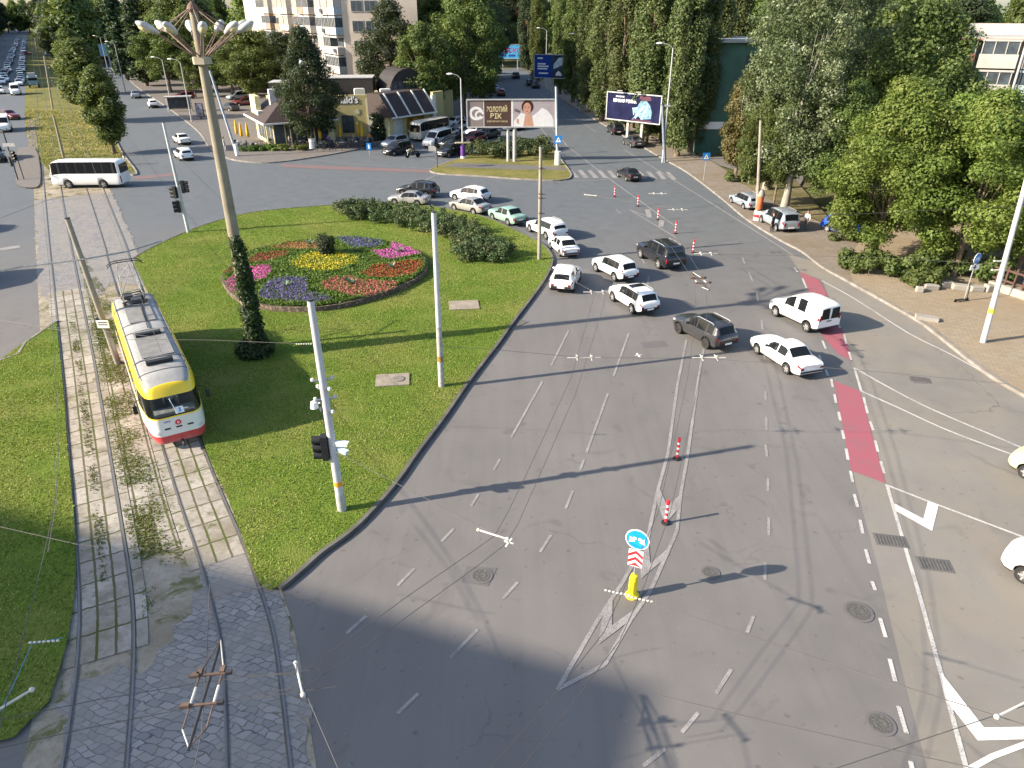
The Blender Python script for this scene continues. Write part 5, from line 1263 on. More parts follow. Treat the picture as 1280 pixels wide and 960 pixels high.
# blue billboard on the far street
t, W, H, zc, y = billboard('billboard', 'blue billboard with white lettering beside the far street', G(668, 124), G(708, 125.5), 8.4, 4.1, None, .4)
k = MB(); k.tube((.4, .1, -.1), (.4, .1, 4.1), .22, n=12); k.build('post', M_GPOLE, t, 50)
fpoly(t, rect(-W / 2, 0.15, -H / 2, H / 2), pm('poster_blue', (.02, .06, .28), .9), y, zc); fpoly(t, rect(.15, W / 2, -H / 2, H / 2), pm('poster_deep', (.04, .055, .10), .9, var=.5, scale=.8), y, zc)
for x0, x1, z in ((-3.1, -1.9, 1.5), (-3.1, -1.2, .45), (-3.1, -.5, .0), (-3.1, -.8, -.45), (-2.8, -.6, -1.3)): fpoly(t, rect(x0 * W / 7.6, x1 * W / 7.6, z - .13, z + .13), M_SWHITE, y, zc, 2, 'white_print')
fpoly(t, [(.5, .3), (1.6, 1.6), (3.4, 1.9), (3.5, -.4), (2.2, .2), (.6, -.5)], pm('poster_ice', (.45, .55, .60), .9, var=.3, scale=1.2), y, zc, 2, 'building_picture'); fpoly(t, [(1.0, -1.7), (1.2, -1.1), (1.7, -.8), (2.2, -1.2), (2.4, -1.7)], M_SWHITE, y, zc, 3, 'figure_picture')
# farthest sign board and left street poster
t, W, H, zc, y = billboard('billboard', 'sky blue board with red lettering at the end of the far street', G(617, 88), G(652, 88), 7.0, 3.2, None, .3)
k = MB(); k.box((-1.5, 0, 1.5), (.3, .2, 3.3)); k.box((3, 0, 1.5), (.3, .2, 3.3)); k.build('post', M_GPOLE, t)
fpoly(t, rect(-W / 2, W / 2, -H / 2, H / 2), M_LBLUE, y, zc); text('РОСКО', 1.9, pm('print_red', (.42, .03, .10), .9), t, at(.8, y - .012, zc + .2) @ UPR, bold=.03)
for x0, x1 in ((-2.5, -.4), (.3, 2.4)): fpoly(t, rect(x0, x1, -1.4, -.8), pm('print_navy', (.03, .08, .25), .9), y, zc, 2, 'dark_print')
t, W, H, zc, y = billboard('billboard', 'small light blue poster board beside the left street trees', G(130, 84), G(148, 84), 6.6, 3.2, None, .3)
k = MB(); k.box((0, 0, 1.5), (.4, .3, 3.3)); k.build('post', M_GPOLE, t)
fpoly(t, rect(-W / 2, W / 2, -H / 2, H / 2), pm('poster_pale_blue', (.22, .42, .58), .9, var=.2, scale=.6), y, zc); fpoly(t, fell(.6, 0, .8, 1.2), pm('poster_green', (.12, .25, .08), .9, var=.4), y, zc, 2, 'plant_picture')
# ---------------------------------------------------------------- foliage
def leafmat(name, a, b, c=None, trans=.35, rough=.6, spec=.3, gain=1.35):
    t = NT(name); at_ = t.n('ShaderNodeAttribute', attribute_name='tint'); oi = t.n('ShaderNodeObjectInfo')
    c3 = c or b
    col = t.ramp(at_.outputs['Fac'], [(0, a), (.6, b), (1, c3)])
    hs = t.n('ShaderNodeHueSaturation'); t.l(col, hs.inputs['Color'])
    t.l(t.fr(oi.outputs['Random'], 0, 1, .485, .51), hs.inputs['Hue']); t.l(t.fr(oi.outputs['Random'], 0, 1, .85 * gain, 1.2 * gain), hs.inputs['Value'])
    t.set(hs.outputs[0], rough, 0, spec)
    tr = t.n('ShaderNodeBsdfTranslucent'); t.l(t.mix(.35, hs.outputs[0], (.25, .30, .02), 'MIX'), tr.inputs[0])
    mx = t.n('ShaderNodeMixShader'); mx.inputs[0].default_value = trans
    t.l(t.b.outputs[0], mx.inputs[1]); t.l(tr.outputs[0], mx.inputs[2]); t.l(mx.outputs[0], t.out.inputs[0])
    MATS[name] = t.m; return t.m
LF_BRIGHT = leafmat('maple_leaf', (.048, .086, .017), (.088, .136, .028), (.135, .165, .046), .4, gain=1.65)
LF_MID = leafmat('linden_leaf', (.035, .055, .016), (.062, .088, .024), (.105, .13, .04), .33, gain=1.45)
LF_DARK = leafmat('dark_leaf', (.018, .034, .015), (.032, .053, .022), (.06, .08, .045), .2, gain=.8)
LF_POP = leafmat('poplar_leaf', (.04, .058, .022), (.072, .096, .034), (.125, .145, .055), .3, gain=1.2)
LF_WHITE = leafmat('silver_poplar_leaf', (.045, .066, .028), (.085, .112, .05), (.26, .285, .20), .25, gain=1.2)
LF_CON = leafmat('cypress_leaf', (.012, .028, .014), (.024, .046, .02), (.04, .065, .028), .15)
LF_ROSE = leafmat('rose_leaf', (.022, .045, .018), (.045, .07, .026), (.11, .11, .05), .2)
LF_HEDGE = leafmat('box_hedge_leaf', (.035, .08, .012), (.07, .13, .018), (.11, .17, .03), .25)
LF_IVY = leafmat('ivy_leaf', (.012, .026, .008), (.024, .045, .012), (.05, .075, .02), .2, gain=1.)
BARK = pm('bark', (.15, .115, .085), .95, var=.3, scale=3, bump=.8); BARKW = pm('pale_bark', (.27, .25, .215), .9, var=.3, scale=1.6, bump=.6, dirt=.45)
BARKL = pm('limewashed_bark', (.40, .38, .35), .9, var=.2, scale=3)

def leaves(pts, nrm, size, rng, tint, mat, name, par=None, aspect=.62):
    """one mesh of leaf-sized rhombic faces"""
    n = len(pts); nrm = nrm / (np.linalg.norm(nrm, axis=1, keepdims=True) + 1e-9)
    r = rng.normal(size=(n, 3)); u = np.cross(nrm, r); u /= (np.linalg.norm(u, axis=1, keepdims=True) + 1e-9); v = np.cross(nrm, u)
    s = size * rng.uniform(.65, 1.35, (n, 1))
    fold = nrm * s * .18
    V_ = np.empty((n, 4, 3)); V_[:, 0] = pts - u * s; V_[:, 1] = pts + v * s * aspect + fold; V_[:, 2] = pts + u * s; V_[:, 3] = pts - v * s * aspect + fold
    me = bpy.data.meshes.new(name)
    me.vertices.add(4 * n); me.vertices.foreach_set('co', V_.astype(np.float32).ravel())
    me.loops.add(4 * n); me.loops.foreach_set('vertex_index', np.arange(4 * n, dtype=np.int32))
    me.polygons.add(n); me.polygons.foreach_set('loop_start', np.arange(0, 4 * n, 4, dtype=np.int32))
    me.update(calc_edges=True)
    a = me.attributes.new('tint', 'FLOAT', 'FACE'); a.data.foreach_set('value', np.clip(tint, 0, 1).astype(np.float32))
    me.materials.append(mat)
    o = bpy.data.objects.new(name, me); COL.objects.link(o)
    if par: parent(o, par)
    return o
def sphere_dirs(n, rng):
    d = rng.normal(size=(n, 3)); return d / np.linalg.norm(d, axis=1, keepdims=True)
def crown_points(blobs, n, rng, shell=.55):
    """blobs: array (x, y, z, rx, ry, rz)"""
    B = np.asarray(blobs); w = (B[:, 3] * B[:, 4] * B[:, 5]) ** (2 / 3); k = rng.choice(len(B), n, p=w / w.sum())
    d = sphere_dirs(n, rng); r = (shell + (1 - shell) * rng.uniform(0, 1, (n, 1)) ** .5)
    r *= 1 + .15 * rng.normal(size=(n, 1))
    p = B[k, :3] + d * r * B[k, 3:6]
    nr = d / B[k, 3:6]; nr /= np.linalg.norm(nr, axis=1, keepdims=True)
    nr = nr + rng.normal(size=(n, 3)) * .45 + np.array([0, 0, .25])
    return p, nr, k
def clump_env(env, n, r0, r1, rng, zsq=.75, hollow=.55):
    """n clumps spread through an envelope: env(z01) -> radius at that height; returns blob list"""
    out = []
    for _ in range(n):
        z = rng.uniform(0, 1); R = env(z); a = rng.uniform(0, 2 * PI); rr = R * (hollow + (1 - hollow) * math.sqrt(rng.uniform())) ; s = rng.uniform(r0, r1)
        rr = max(0, rr - s * .45)
        out.append((rr * math.cos(a), rr * math.sin(a), z, s, s, s * zsq))
    return out
TREES = {}
def tree_proto(kind, seed):
    key = (kind, seed)
    if key in TREES: return TREES[key]
    rng = np.random.default_rng(seed * 77 + sum(map(ord, kind)))
    tr = MB(); cfg = dict(
        broad=(9.6, 2.3, lambda z: 3.7 * (math.sin(PI * min(.97, z * .9 + .12)) ** .6), 150, .45, 1.05, 56000, .082, LF_BRIGHT, BARK, .19),
        linden=(11.5, 3.0, lambda z: 3.6 * (math.sin(PI * min(.98, z * .86 + .13)) ** .65), 115, .55, 1.2, 24000, .13, LF_MID, BARK, .2),
        dark=(13.5, 2.8, lambda z: 4.2 * (math.sin(PI * min(.98, z * .84 + .13)) ** .7), 140, .65, 1.3, 34000, .12, LF_DARK, BARK, .24),
        poplar=(24, 1.9, lambda z: 2.25 * (math.sin(PI * min(.97, z * .8 + .18)) ** .5), 210, .45, .85, 30000, .145, LF_POP, BARK, .32),
        silver=(23, 4.2, lambda z: 4.6 * (math.sin(PI * min(.98, z * .85 + .1)) ** .7), 200, .55, 1.25, 36000, .125, LF_WHITE, BARKW, .42),
        cypress=(17, .8, lambda z: 1.9 * (1 - z) ** .55 * min(1, z * 6 + .4), 110, .45, .9, 8500, .2, LF_CON, BARK, .22),
        column=(8.8, 1.7, lambda z: 1.45 * (math.sin(PI * min(.97, z * .85 + .13)) ** .6), 95, .35, .65, 17000, .105, LF_MID, BARK, .16),
        far=(14, 2.0, lambda z: 5.2 * (math.sin(PI * min(.98, z * .8 + .17)) ** .65), 70, 1.0, 2.0, 6500, .34, LF_MID, BARK, .3))[kind]
    H, z0, env, nc, r0, r1, nl, ls, lm, bk, tr0 = cfg
    bl = [(x, y, z0 + z * (H - z0), a, b, c) for x, y, z, a, b, c in clump_env(env, nc, r0, r1, rng, 1.9 if kind == 'poplar' else 1.25 if kind == 'column' else .72, .45 if kind != 'silver' else .1)]
    if kind in ('broad', 'linden', 'dark', 'far', 'silver'):                           # uneven outline: shift whole sectors
        ph = rng.uniform(0, 2 * PI, 4)
        bl = [(x * (1 + .22 * math.sin(2 * math.atan2(y, x) + ph[0] + z * .5)), y * (1 + .2 * math.sin(3 * math.atan2(y, x) + ph[1])), z + .5 * math.sin(2 * math.atan2(y, x) + ph[2]) * (r1), a, b, c) for x, y, z, a, b, c in bl]
    p, nr, k = crown_points(bl, nl, rng)
    if kind == 'silver': nr = nr + rng.normal(size=nr.shape) * .5
    bt = rng.normal(.5, .16, len(bl))
    tint = bt[k] + rng.normal(0, .16, nl)
    p[:, 2] = np.maximum(p[:, 2], .6)
    r = bpy.data.objects.new('proto_tree', None)
    cr = leaves(p, nr, ls, rng, tint, lm, 'crown')
    tops = H * (.80 if kind in ('poplar', 'cypress') else .5 if kind == 'silver' else .62)
    pts = [(0, 0, -.2)]; rad = [tr0 * 1.25]
    for i in range(1, 7):
        f = i / 6; pts.append((rng.normal() * .12 * f * 2, rng.normal() * .12 * f * 2, tops * f)); rad.append(tr0 * (1 - .85 * f))
    tr.path(pts, rad, 9)
    nb = {'poplar': 14, 'silver': 16, 'cypress': 0, 'column': 5, 'far': 5}.get(kind, 9)
    for j in range(nb):
        b = bl[rng.integers(len(bl))]; f = rng.uniform(.3, .8); zz = tops * f
        if kind in ('poplar', 'silver'): f = max(.15, min(.9, (b[2] - (2.5 if kind == 'poplar' else 3.5)) / tops)); zz = tops * f
        i = min(5, int(f * 6)); q = Vector(pts[i]).lerp(Vector(pts[i + 1]), f * 6 - i); e = Vector(b[:3])
        mid = q.lerp(e, .5) + Vector((0, 0, .15 * (e - q).length))
        rb = tr0 * (1 - .8 * f) * (.5 if kind != 'silver' else .3); tr.path([q, mid, e], [rb, rb * .6, rb * .2], 6)
    tk = tr.build('trunk', bk, None, True)
    COL.objects.unlink(cr); COL.objects.unlink(tk)
    TREES[key] = (cr, tk, H); return TREES[key]
def tree(name, label, kind, base, h=None, wide=1., seed=0, group=None, crown_mat=None, trunk_mat=None, rz=None, z=0., lean=(0, 0)):
    cr, tk, H = tree_proto(kind, seed); s = (h or H) / H
    t = empty(name, (base[0], base[1], z), rz if rz is not None else random.uniform(0, 6.28), label, 'tree', group)
    t.scale = (s * wide, s * wide, s)
    for o, m in ((cr, crown_mat), (tk, trunk_mat)):
        c = o.copy(); c.name = o.name.split('.')[0]; COL.objects.link(c); parent(c, t)
        if m: c.material_slots[0].link = 'OBJECT'; c.material_slots[0].material = m
    return t

# ---------------------------------------------------------------- trees of the place
# right hand pavement
TR = 'bright green maples along the right pavement'
tree('maple_tree', 'broad bright green maple overhanging the parked blue car', 'broad', G(1090, 330), 11.8, 1.0, 0, TR)
tree('maple_tree', 'large yellow green maple directly behind the cycle sign', 'broad', G(1190, 347), 11.6, 1.1, 1, TR)
tree('maple_tree', 'bright green maple behind the white pole at the right photo edge', 'broad', G(1266, 352), 10.8, 1.0, 2, TR)
tree('maple_tree', 'yellow green maple at the far right photo edge below the white house', 'broad', G(1300, 335), 10.5, 1.1, 0, TR)
tree('maple_tree', 'bushy green maple between the silver poplar and the big yellow green maple', 'linden', G(1150, 318), 11, 1.1, 1, TR, LF_BRIGHT)
tree('maple_tree', 'green maple standing behind the front row of maples', 'broad', G(1200, 300), 9.8, 1.0, 2, TR)
tree('linden_tree', 'tall deep green tree rising behind the maples left of the white house', 'dark', G(1110, 262), 16.5, 1.05, 0, TR, LF_MID)
tree('linden_tree', 'deep green tree between the silver poplar and the white house', 'linden', G(1138, 250), 13, 1.1, 1, TR, LF_BRIGHT)
tree('linden_tree', 'dark tree behind the white house on the right', 'dark', G(1165, 182), 17, 1.3, 1, TR)
tree('linden_tree', 'dark tree shading the parked silver minivan from behind', 'dark', G(1040, 272), 11, 1.0, 1, TR, LF_MID)
tree('silver_poplar', 'tall silver leaved poplar with a white forked trunk behind the silver minivan', 'silver', G(979, 266), 21.5, .98, 0)
tree('silver_poplar', 'slightly smaller silver leaved poplar behind the concrete street light', 'silver', G(957, 238), 22.5, .95, 1)
tree('silver_poplar', 'silver green poplar rising behind the white trunked one', 'silver', G(1030, 222), 23, .95, 0)
tree('brown_tree', 'thin browning tree in front of the green wall', 'column', G(918, 222), 10.5, 1.1, 0, None, leafmat('browning_leaf', (.06, .05, .02), (.09, .085, .03), (.13, .10, .04), .3))
for pix, lab in [((942, 258), 'bare brown trunk left of the round faded sign'), ((966, 262), 'bare brown trunk right of the concrete street light')]:
    tree('street_tree', lab, 'linden', G(*pix), 9.5, .75, 2, 'small trees behind the parked silver cars', LF_MID)
# wall of poplars right of the far street
PG = 'tall poplars along the far street'
for i, (px, py, h, sd, lab) in enumerate([(846, 196, 25, 0, 'poplar with a limewashed trunk just left of the green wall'), (862, 192, 24, 1, 'poplar touching the green wall on its left'), (806, 180, 26, 1, 'poplar directly behind the dark poster billboard'),
        (826, 178, 25, 0, 'poplar behind the street light right of the dark poster'), (774, 166, 25, 0, 'poplar just left of the dark poster billboard'), (752, 152, 24, 1, 'poplar behind the parked black car up the street'), (790, 160, 27, 1, 'poplar second row behind the dark poster'),
        (735, 140, 25, 0, 'poplar right of the blue billboard'), (716, 128, 23, 1, 'poplar directly right of the blue billboard post'), (700, 118, 22, 0, 'poplar immediately behind the blue billboard'), (672, 104, 22, 0, 'dark poplar left of the blue billboard'),
        (880, 180, 22, 0, 'poplar rising behind the green wall'), (905, 168, 24, 1, 'poplar standing beyond the roof of the green wall'), (842, 160, 26, 0, 'poplar in the second row above the street light'), (765, 136, 25, 1, 'poplar deep in the second row behind the blue billboard')]):
    tree('poplar_tree', lab, 'poplar', G(px, py), h, [1.0, 1.1, 1.2][i % 3], sd, PG, LF_POP if i not in (8, 9, 10, 14) else LF_MID)
# left of the far street, behind the billboard, and around the restaurant
RG = 'green trees around the restaurant'
tree('linden_tree', 'very dark round tree with a white footed trunk in front of the restaurant', 'dark', G(391, 186), 14.0, .98, 0, RG)
tree('linden_tree', 'light green tree over the drive through roof', 'linden', G(533, 160), 14.0, 1.0, 0, RG, LF_MID)
tree('linden_tree', 'tall tree right of the drive through above the parked cars', 'dark', G(582, 150), 20, 1.0, 1, RG, LF_MID)
tree('linden_tree', 'dark tree in front of the end wall of the apartment block', 'dark', (-19.6, 127.2), 17.2, .98, 1, RG)
tree('linden_tree', 'mid green tree left of the dark round tree by the parked silver van', 'linden', G(322, 130), 13, 1.45, 1, RG)
tree('linden_tree', 'mid green tree behind the lighting mast lamps on its right', 'linden', G(292, 122), 13.2, 1.45, 0, RG)
tree('linden_tree', 'green tree between the restaurant roof and the apartment balconies', 'linden', G(430, 134), 10.5, 1.1, 2, RG, LF_DARK)
tree('linden_tree', 'tall dark green tree left of the far street entrance', 'poplar', G(602, 128), 23, 1.5, 0, RG, LF_MID)
tree('linden_tree', 'tall dark tree over the cars parked along the far street', 'poplar', G(580, 112), 24, 1.7, 1, RG, LF_DARK)
tree('linden_tree', 'tall green tree right of the apartment end wall', 'poplar', G(548, 118), 25, 1.6, 0, RG, LF_MID)
tree('linden_tree', 'dark tree farthest along the left side of the far street', 'dark', G(606, 96), 20, 1.1, 0, RG)
tree('linden_tree', 'green tree at the left end of the parking place', 'linden', G(252, 112), 16, 1.35, 2, RG)
for p, kd, h, wd, lab in [((596, 111), 'poplar', 23, 1.5, 'tall tree left of the blue silver car parked along the far street'), ((610, 97), 'poplar', 22, 1.4, 'tall tree where the far street bends'), ((588, 100), 'dark', 22, 1.2, 'dark tree behind the far street kerb row'), ((562, 100), 'dark', 22, 1.2, 'dark tree beyond the parking behind the billboard'), ((530, 104), 'dark', 21, 1.2, 'dark tree right behind the apartment end wall'), ((520, 112), 'poplar', 23, 1.3, 'slim tree right of the dark tree at the apartment end wall'), ((612, 84), 'dark', 21, 1.2, 'dark tree left of the sky blue board'), ((660, 88), 'poplar', 22, 1.6, 'dark poplar left of the poplar beside the blue billboard'), ((655, 78), 'dark', 24, 1.2, 'dark tree right of the orange tower'), ((622, 74), 'dark', 24, 1.3, 'dark tree in front of the white half of the orange tower'), ((605, 78), 'dark', 24, 1.3, 'dark tree left of the tree before the orange tower'), ((360, 126), 'linden', 12, 1.3, 'green tree behind the crown of the dark restaurant tree'), ((258, 104), 'dark', 18, 1.2, 'dark tree right behind the lighting mast'), ((200, 100), 'dark', 19, 1.2, 'dark tree behind the bus shelter row'), ((345, 116), 'dark', 12.0, 1.3, 'dark tree below the apartment balconies')]:
    tree('linden_tree', lab, kd, G(*p), h, wd, len(lab) % 2, RG, LF_DARK if len(lab) % 3 else LF_MID)
for p, h, wd, lab in [((300, 117), 10.5, 1.2, 'low green tree left of the silver minivan in the parking place'), ((340, 114), 11, 1.25, 'low green tree right of the silver minivan in the parking place'), ((272, 114), 10, 1.2, 'low green tree behind the wrapped pole in the parking place'), ((318, 113), 11, 1.3, 'green tree behind the pavilion chimney'), ((245, 122), 8.5, 1.1, 'low leafy tree right of the poster stand')]: tree('linden_tree', lab, 'linden', G(*p), h, wd, len(lab) % 2, RG, LF_MID)
# left street
LG = 'trees along the left street'
tree('median_tree', 'narrow leafy tree on the tram median nearest the white bus', 'column', G(143, 192), 10.2, 1.45, 0, LG)
tree('median_tree', 'leafy tree on the tram median, second from the white bus', 'column', G(119, 152), 12, 1.9, 1, LG)
tree('median_tree', 'leafy tree on the tram median, third from the white bus', 'column', G(102, 118), 12.5, 1.9, 0, LG)
tree('median_tree', 'dark spreading tree farther along the tram median', 'dark', G(82, 84), 14, 1.3, 1, LG, LF_DARK)
tree('cypress_tree', 'tall dark conical tree beside the blue poster', 'cypress', G(160, 100), 23, 1.5, 0, LG)
tree('cypress_tree', 'second tall dark conical tree right of the blue poster', 'cypress', G(184, 108), 21, 1.6, 1, LG)
tree('linden_tree', 'green tree right of the dark conical trees on the left street', 'linden', G(214, 116), 15, 1.25, 1, LG)
tree('linden_tree', 'green tree behind the first lamps of the lighting mast', 'dark', G(235, 104), 19, 1.35, 0, LG, LF_MID)
tree('linden_tree', 'dark tree on the far left beyond the queue of cars', 'dark', G(-18, 72), 15, 1.1, 0, LG)
for p_, l_ in [((-12, 58), 'second dark tree on the far left beyond the queue'), ((-2, 47), 'third dark tree on the far left beyond the queue'), ((5, 38), 'fourth dark tree on the far left beyond the queue'), ((11, 31), 'fifth dark tree on the far left near the top edge'), ((16, 26), 'sixth dark tree on the far left near the top edge')]: tree('linden_tree', l_, 'dark', G(*p_), 17, 1.15, 1, LG)
# far woods: single trees beyond the streets
FG = 'distant trees filling the background'
spots = []
rng_f = random.Random(5)
def far_ok(x, y):
    a = math.degrees(math.atan2(x, y))
    lx = -54 + (y - 100) * (LEFTDIR.x / LEFTDIR.y)              # left street axis (approx)
    L0 = G(45, 110); s = (y - L0[1]) * LEFTDIR.x / LEFTDIR.y + L0[0]
    if s - 26 < x < s + 8 - 0: return False
    if s + 8 <= x < s + 20 and y < 230: return False
    c0 = G(640, 95); sx = c0[0] + (y - c0[1]) * -.12
    if abs(x - sx) < 9 and y < 330: return False
    if -62 < x < -14 and y < 215: return False                  # restaurant and apartment block
    return True
tries = 0
while len(spots) < 150 and tries < 9000:
    tries += 1
    y = 150 + 560 * rng_f.random() ** 1.3; x = rng_f.uniform(-.74, .76) * (y + 18)
    if y < 185 and x < 40: continue
    if x > 48 and 55 < y < 125: continue
    if not far_ok(x, y): continue
    if any((x - a) ** 2 + (y - b) ** 2 < (6 + y * .012) ** 2 for a, b in spots): continue
    spots.append((x, y))
LN_ = Vector((-LEFTDIR.y, LEFTDIR.x)); o_l = Vector(G(52, 141))          # rows that close the left street on both sides
for k in range(46):
    spots.append(tuple(o_l + LEFTDIR * (75 + k * 12) + LN_ * (27 + rng_f.uniform(0, 6)))); 
    if k > 1: spots.append(tuple(o_l + LEFTDIR * (95 + k * 11) - LN_ * (12 + rng_f.uniform(0, 4))))
    if k > 4: spots.append(tuple(o_l + LEFTDIR * (95 + k * 11) - LN_ * (23 + rng_f.uniform(0, 8))))
    spots.append(tuple(o_l + LEFTDIR * (80 + k * 12) + LN_ * (42 + rng_f.uniform(0, 14))))
for k in range(9): spots.append(tuple(o_l + LEFTDIR * 560 + LN_ * (-20 + k * 7)))
pq = G(139, 84)
spots = [q for q in spots if not (q[1] < pq[1] + 4 and abs(q[0] - pq[0] * q[1] / pq[1]) < 9)]
for i, (x, y) in enumerate(spots):
    tree('distant_tree', 'distant green tree in the dense background woods', 'far', (x, y), rng_f.uniform(16.5, 24), rng_f.uniform(.85, 1.15), i % 2, FG, [LF_MID, LF_BRIGHT, LF_DARK, LF_MID][i % 4])
for x, y in [(46, 92), (54, 104), (40, 112), (62, 118), (34, 122), (48, 130), (70, 100), (78, 120), (28, 130), (60, 62), (66, 72), (90, 95)]:
    tree('backdrop_tree', 'green tree in the thick planting behind the right pavement', 'far', (x, y), rng_f.uniform(12, 17), 1.0, 1, 'thick planting behind the right pavement', [LF_MID, LF_BRIGHT][int(x) % 2])

# ---------------------------------------------------------------- shrubs
def bush(name, label, loc, blobs, n, size, mat, cat='bush', group=None, shell=.5, seed=0, tintm=.45):
    rng = np.random.default_rng(seed + 11); p, nr, k = crown_points(blobs, n, rng, shell); p[:, 2] = np.abs(p[:, 2])
    bt = rng.normal(tintm, .15, len(blobs)); t = empty(name, loc, 0, label, cat, group)
    leaves(p, nr, size, rng, bt[k] + rng.normal(0, .15, n), mat, 'foliage', t)
    m = MB()
    for b in blobs[:8]: m.tube((b[0], b[1], 0), (b[0], b[1], b[2]), .025, .012, 5)
    m.build('stem', BARK, t); return t
rose = [(428, 268), (441, 275), (445, 265), (458, 276), (462, 266), (474, 280), (480, 268), (492, 282), (498, 270), (508, 284), (514, 272), (524, 290), (530, 277), (542, 293), (545, 281), (556, 285), (560, 297), (570, 285), (574, 300), (584, 292), (588, 305), (578, 314), (592, 318), (600, 302), (604, 314), (606, 325), (590, 327), (577, 325), (620, 318), (618, 328), (632, 324), (562, 290)]
rr = random.Random(3)
for i, p in enumerate(rose):
    c = G(*p); bl = [(rr.uniform(-.7, .7), rr.uniform(-.6, .6), rr.uniform(.35, 1.0), rr.uniform(.3, .5), rr.uniform(.3, .5), rr.uniform(.3, .45)) for _ in range(11)]
    bush('rose_bush', 'dark green rose bush in the curved bed along the upper lawn edge', (c[0], c[1], .12), bl, 900, .085, LF_ROSE, group='rose bushes in the curved bed', seed=i)
c0 = [(593, 195), (606, 192), (618, 190), (630, 188), (644, 187), (656, 186), (668, 187), (680, 188), (610, 198), (630, 196), (655, 195), (675, 196)]
bl = []
for p in c0:
    q = G(*p)
    for _ in range(9): bl.append((q[0] + rr.uniform(-1.2, 1.2), q[1] + rr.uniform(-1.3, 1.3), rr.uniform(.3, 1.2), rr.uniform(.45, .8), rr.uniform(.45, .8), rr.uniform(.4, .6)))
bush('hedge', 'long clipped dark hedge under the jewellery billboard', (0, 0, .13), bl, 9000, .13, LF_ROSE, 'hedge', seed=77, tintm=.5)
for i, (p, n, lab, h) in enumerate([((1075, 338), 14, 'low green bush at the foot of the maple by the blue car', 1.2), ((1100, 345), 12, 'green bush right of the maple trunk beside the pavement', 1.2), ((1150, 356), 12, 'low green bush by the rubble kerb left of the cycle sign', 1.0), ((1062, 300), 14, 'green bush beside the blue car', 1.5), ((925, 226), 8, 'low bush on the verge behind the parked silver estate', .6), ((1128, 345), 14, 'green shrub between two maple trunks on the right pavement', 1.4), ((1240, 352), 16, 'dark shrub behind the cycle sign under the trees', 1.6), ((1180, 345), 14, 'leafy shrub under the big yellow green maple', 1.5)]):
    c = G(*p); bl = [(rr.uniform(-1.5, 1.5), rr.uniform(-1, 1), rr.uniform(.2, h), .5, .5, .45) for _ in range(n)]
    bush('bush', lab, (c[0], c[1], .12), bl, 1700, .13, LF_MID, seed=i + 40)
# ivy on the lighting mast
b = G(320, 445); bl = []
for i in range(60):
    z = 6.4 * (i / 60); r = .62 - .42 * (z / 6.4) ** .7; a = rr.uniform(0, 6.28); bl.append((r * .5 * math.cos(a) + .14, r * .5 * math.sin(a) - .05, z, .24 + r * .3, .24 + r * .3, .42))
for i in range(10): a = i * .63; bl.append((.62 * math.cos(a), .62 * math.sin(a), .35, .42, .42, .4))
rng = np.random.default_rng(9); p, nr, k = crown_points(bl, 17000, rng, .6); p[:, 2] = np.abs(p[:, 2])
t = empty('ivy', (b[0], b[1], .12), 0, 'dark ivy climbing the lower third of the lighting mast', 'climbing plant')
leaves(p, nr, .085, rng, rng.normal(.45, .2, len(p)), LF_IVY, 'foliage', t)

# ---------------------------------------------------------------- flower bed
BEDC = Vector(G(407, 343)); 
def bed_pt(x, y): return Vector(G(x, y, .40)) - BEDC
from mathutils.geometry import intersect_point_tri_2d
def inside(p, poly):
    c = False; n = len(poly)
    for i in range(n):
        a = poly[i]; b_ = poly[i - 1]
        if (a[1] > p[1]) != (b_[1] > p[1]) and p[0] < (b_[0] - a[0]) * (p[1] - a[1]) / (b_[1] - a[1]) + a[0]: c = not c
    return c
rim = smooth_line([tuple(bed_pt(x, y)) for x, y in [(281, 352), (284, 340), (300, 322), (330, 310), (370, 303), (420, 298), (470, 300), (505, 309), (527, 321), (532, 334), (520, 347), (490, 361), (450, 374), (410, 382), (370, 384), (330, 381), (298, 371)]], 5, True)
bed = empty('flower_bed', (BEDC.x, BEDC.y, .10), 0, 'large oval flower bed with clipped green patterns and a stone edge', 'flower bed')
km = MB(); P = rim + [rim[0]]; A = offset_line(P, -.10); B = offset_line(P, .16); vs = []
for i in range(len(P)): vs += [(*A[i], -.1), (*A[i], .32), (*B[i], .34), (*B[i], -.1)]
km.add(vs, [(4 * i + k, 4 * i + k + 1, 4 * i + 5 + k, 4 * i + 4 + k) for i in range(len(P) - 1) for k in range(3)])
ston = NT('bed_stone'); v = ston.n('ShaderNodeTexVoronoi'); v.inputs['Scale'].default_value = 4.5; ston.l(ston.co.outputs['Object'], v.inputs['Vector'])
ston.set(ston.mix(ston.fr(v.outputs['Distance'], .1, .5), (.26, .20, .14), (.08, .06, .045)), .9); ston.bump(v.outputs['Distance'], -.8, .05)
km.build('stone_edge', ston.m, bed)
cxy = Vector((sum(p[0] for p in rim) / len(rim), sum(p[1] for p in rim) / len(rim)))
def bed_z(p):
    r = (Vector(p) - cxy).length / 7.0; return .34 + .25 * max(0, 1 - r * r)
m = MB(); n = len(rim); rings = 5
vs = [(cxy.x, cxy.y, bed_z(cxy) - .05)]
for j in range(1, rings + 1):
    for q in rim: w_ = cxy.lerp(Vector(q), j / rings); vs.append((w_.x, w_.y, bed_z(w_) - .05 if j < rings else .25))
fs = [(0, 1 + i, 1 + (i + 1) % n) for i in range(n)] + [(1 + j * n + i, 1 + (j + 1) * n + i, 1 + (j + 1) * n + (i + 1) % n, 1 + j * n + (i + 1) % n) for j in range(rings - 1) for i in range(n)]
m.add(vs, fs); m.build('soil', pm('bed_soil', (.05, .065, .02), .95, var=.4, scale=2), bed, True)
Zs = lambda x, y: (270 + x / 4.571, 290 + y / 4.571)
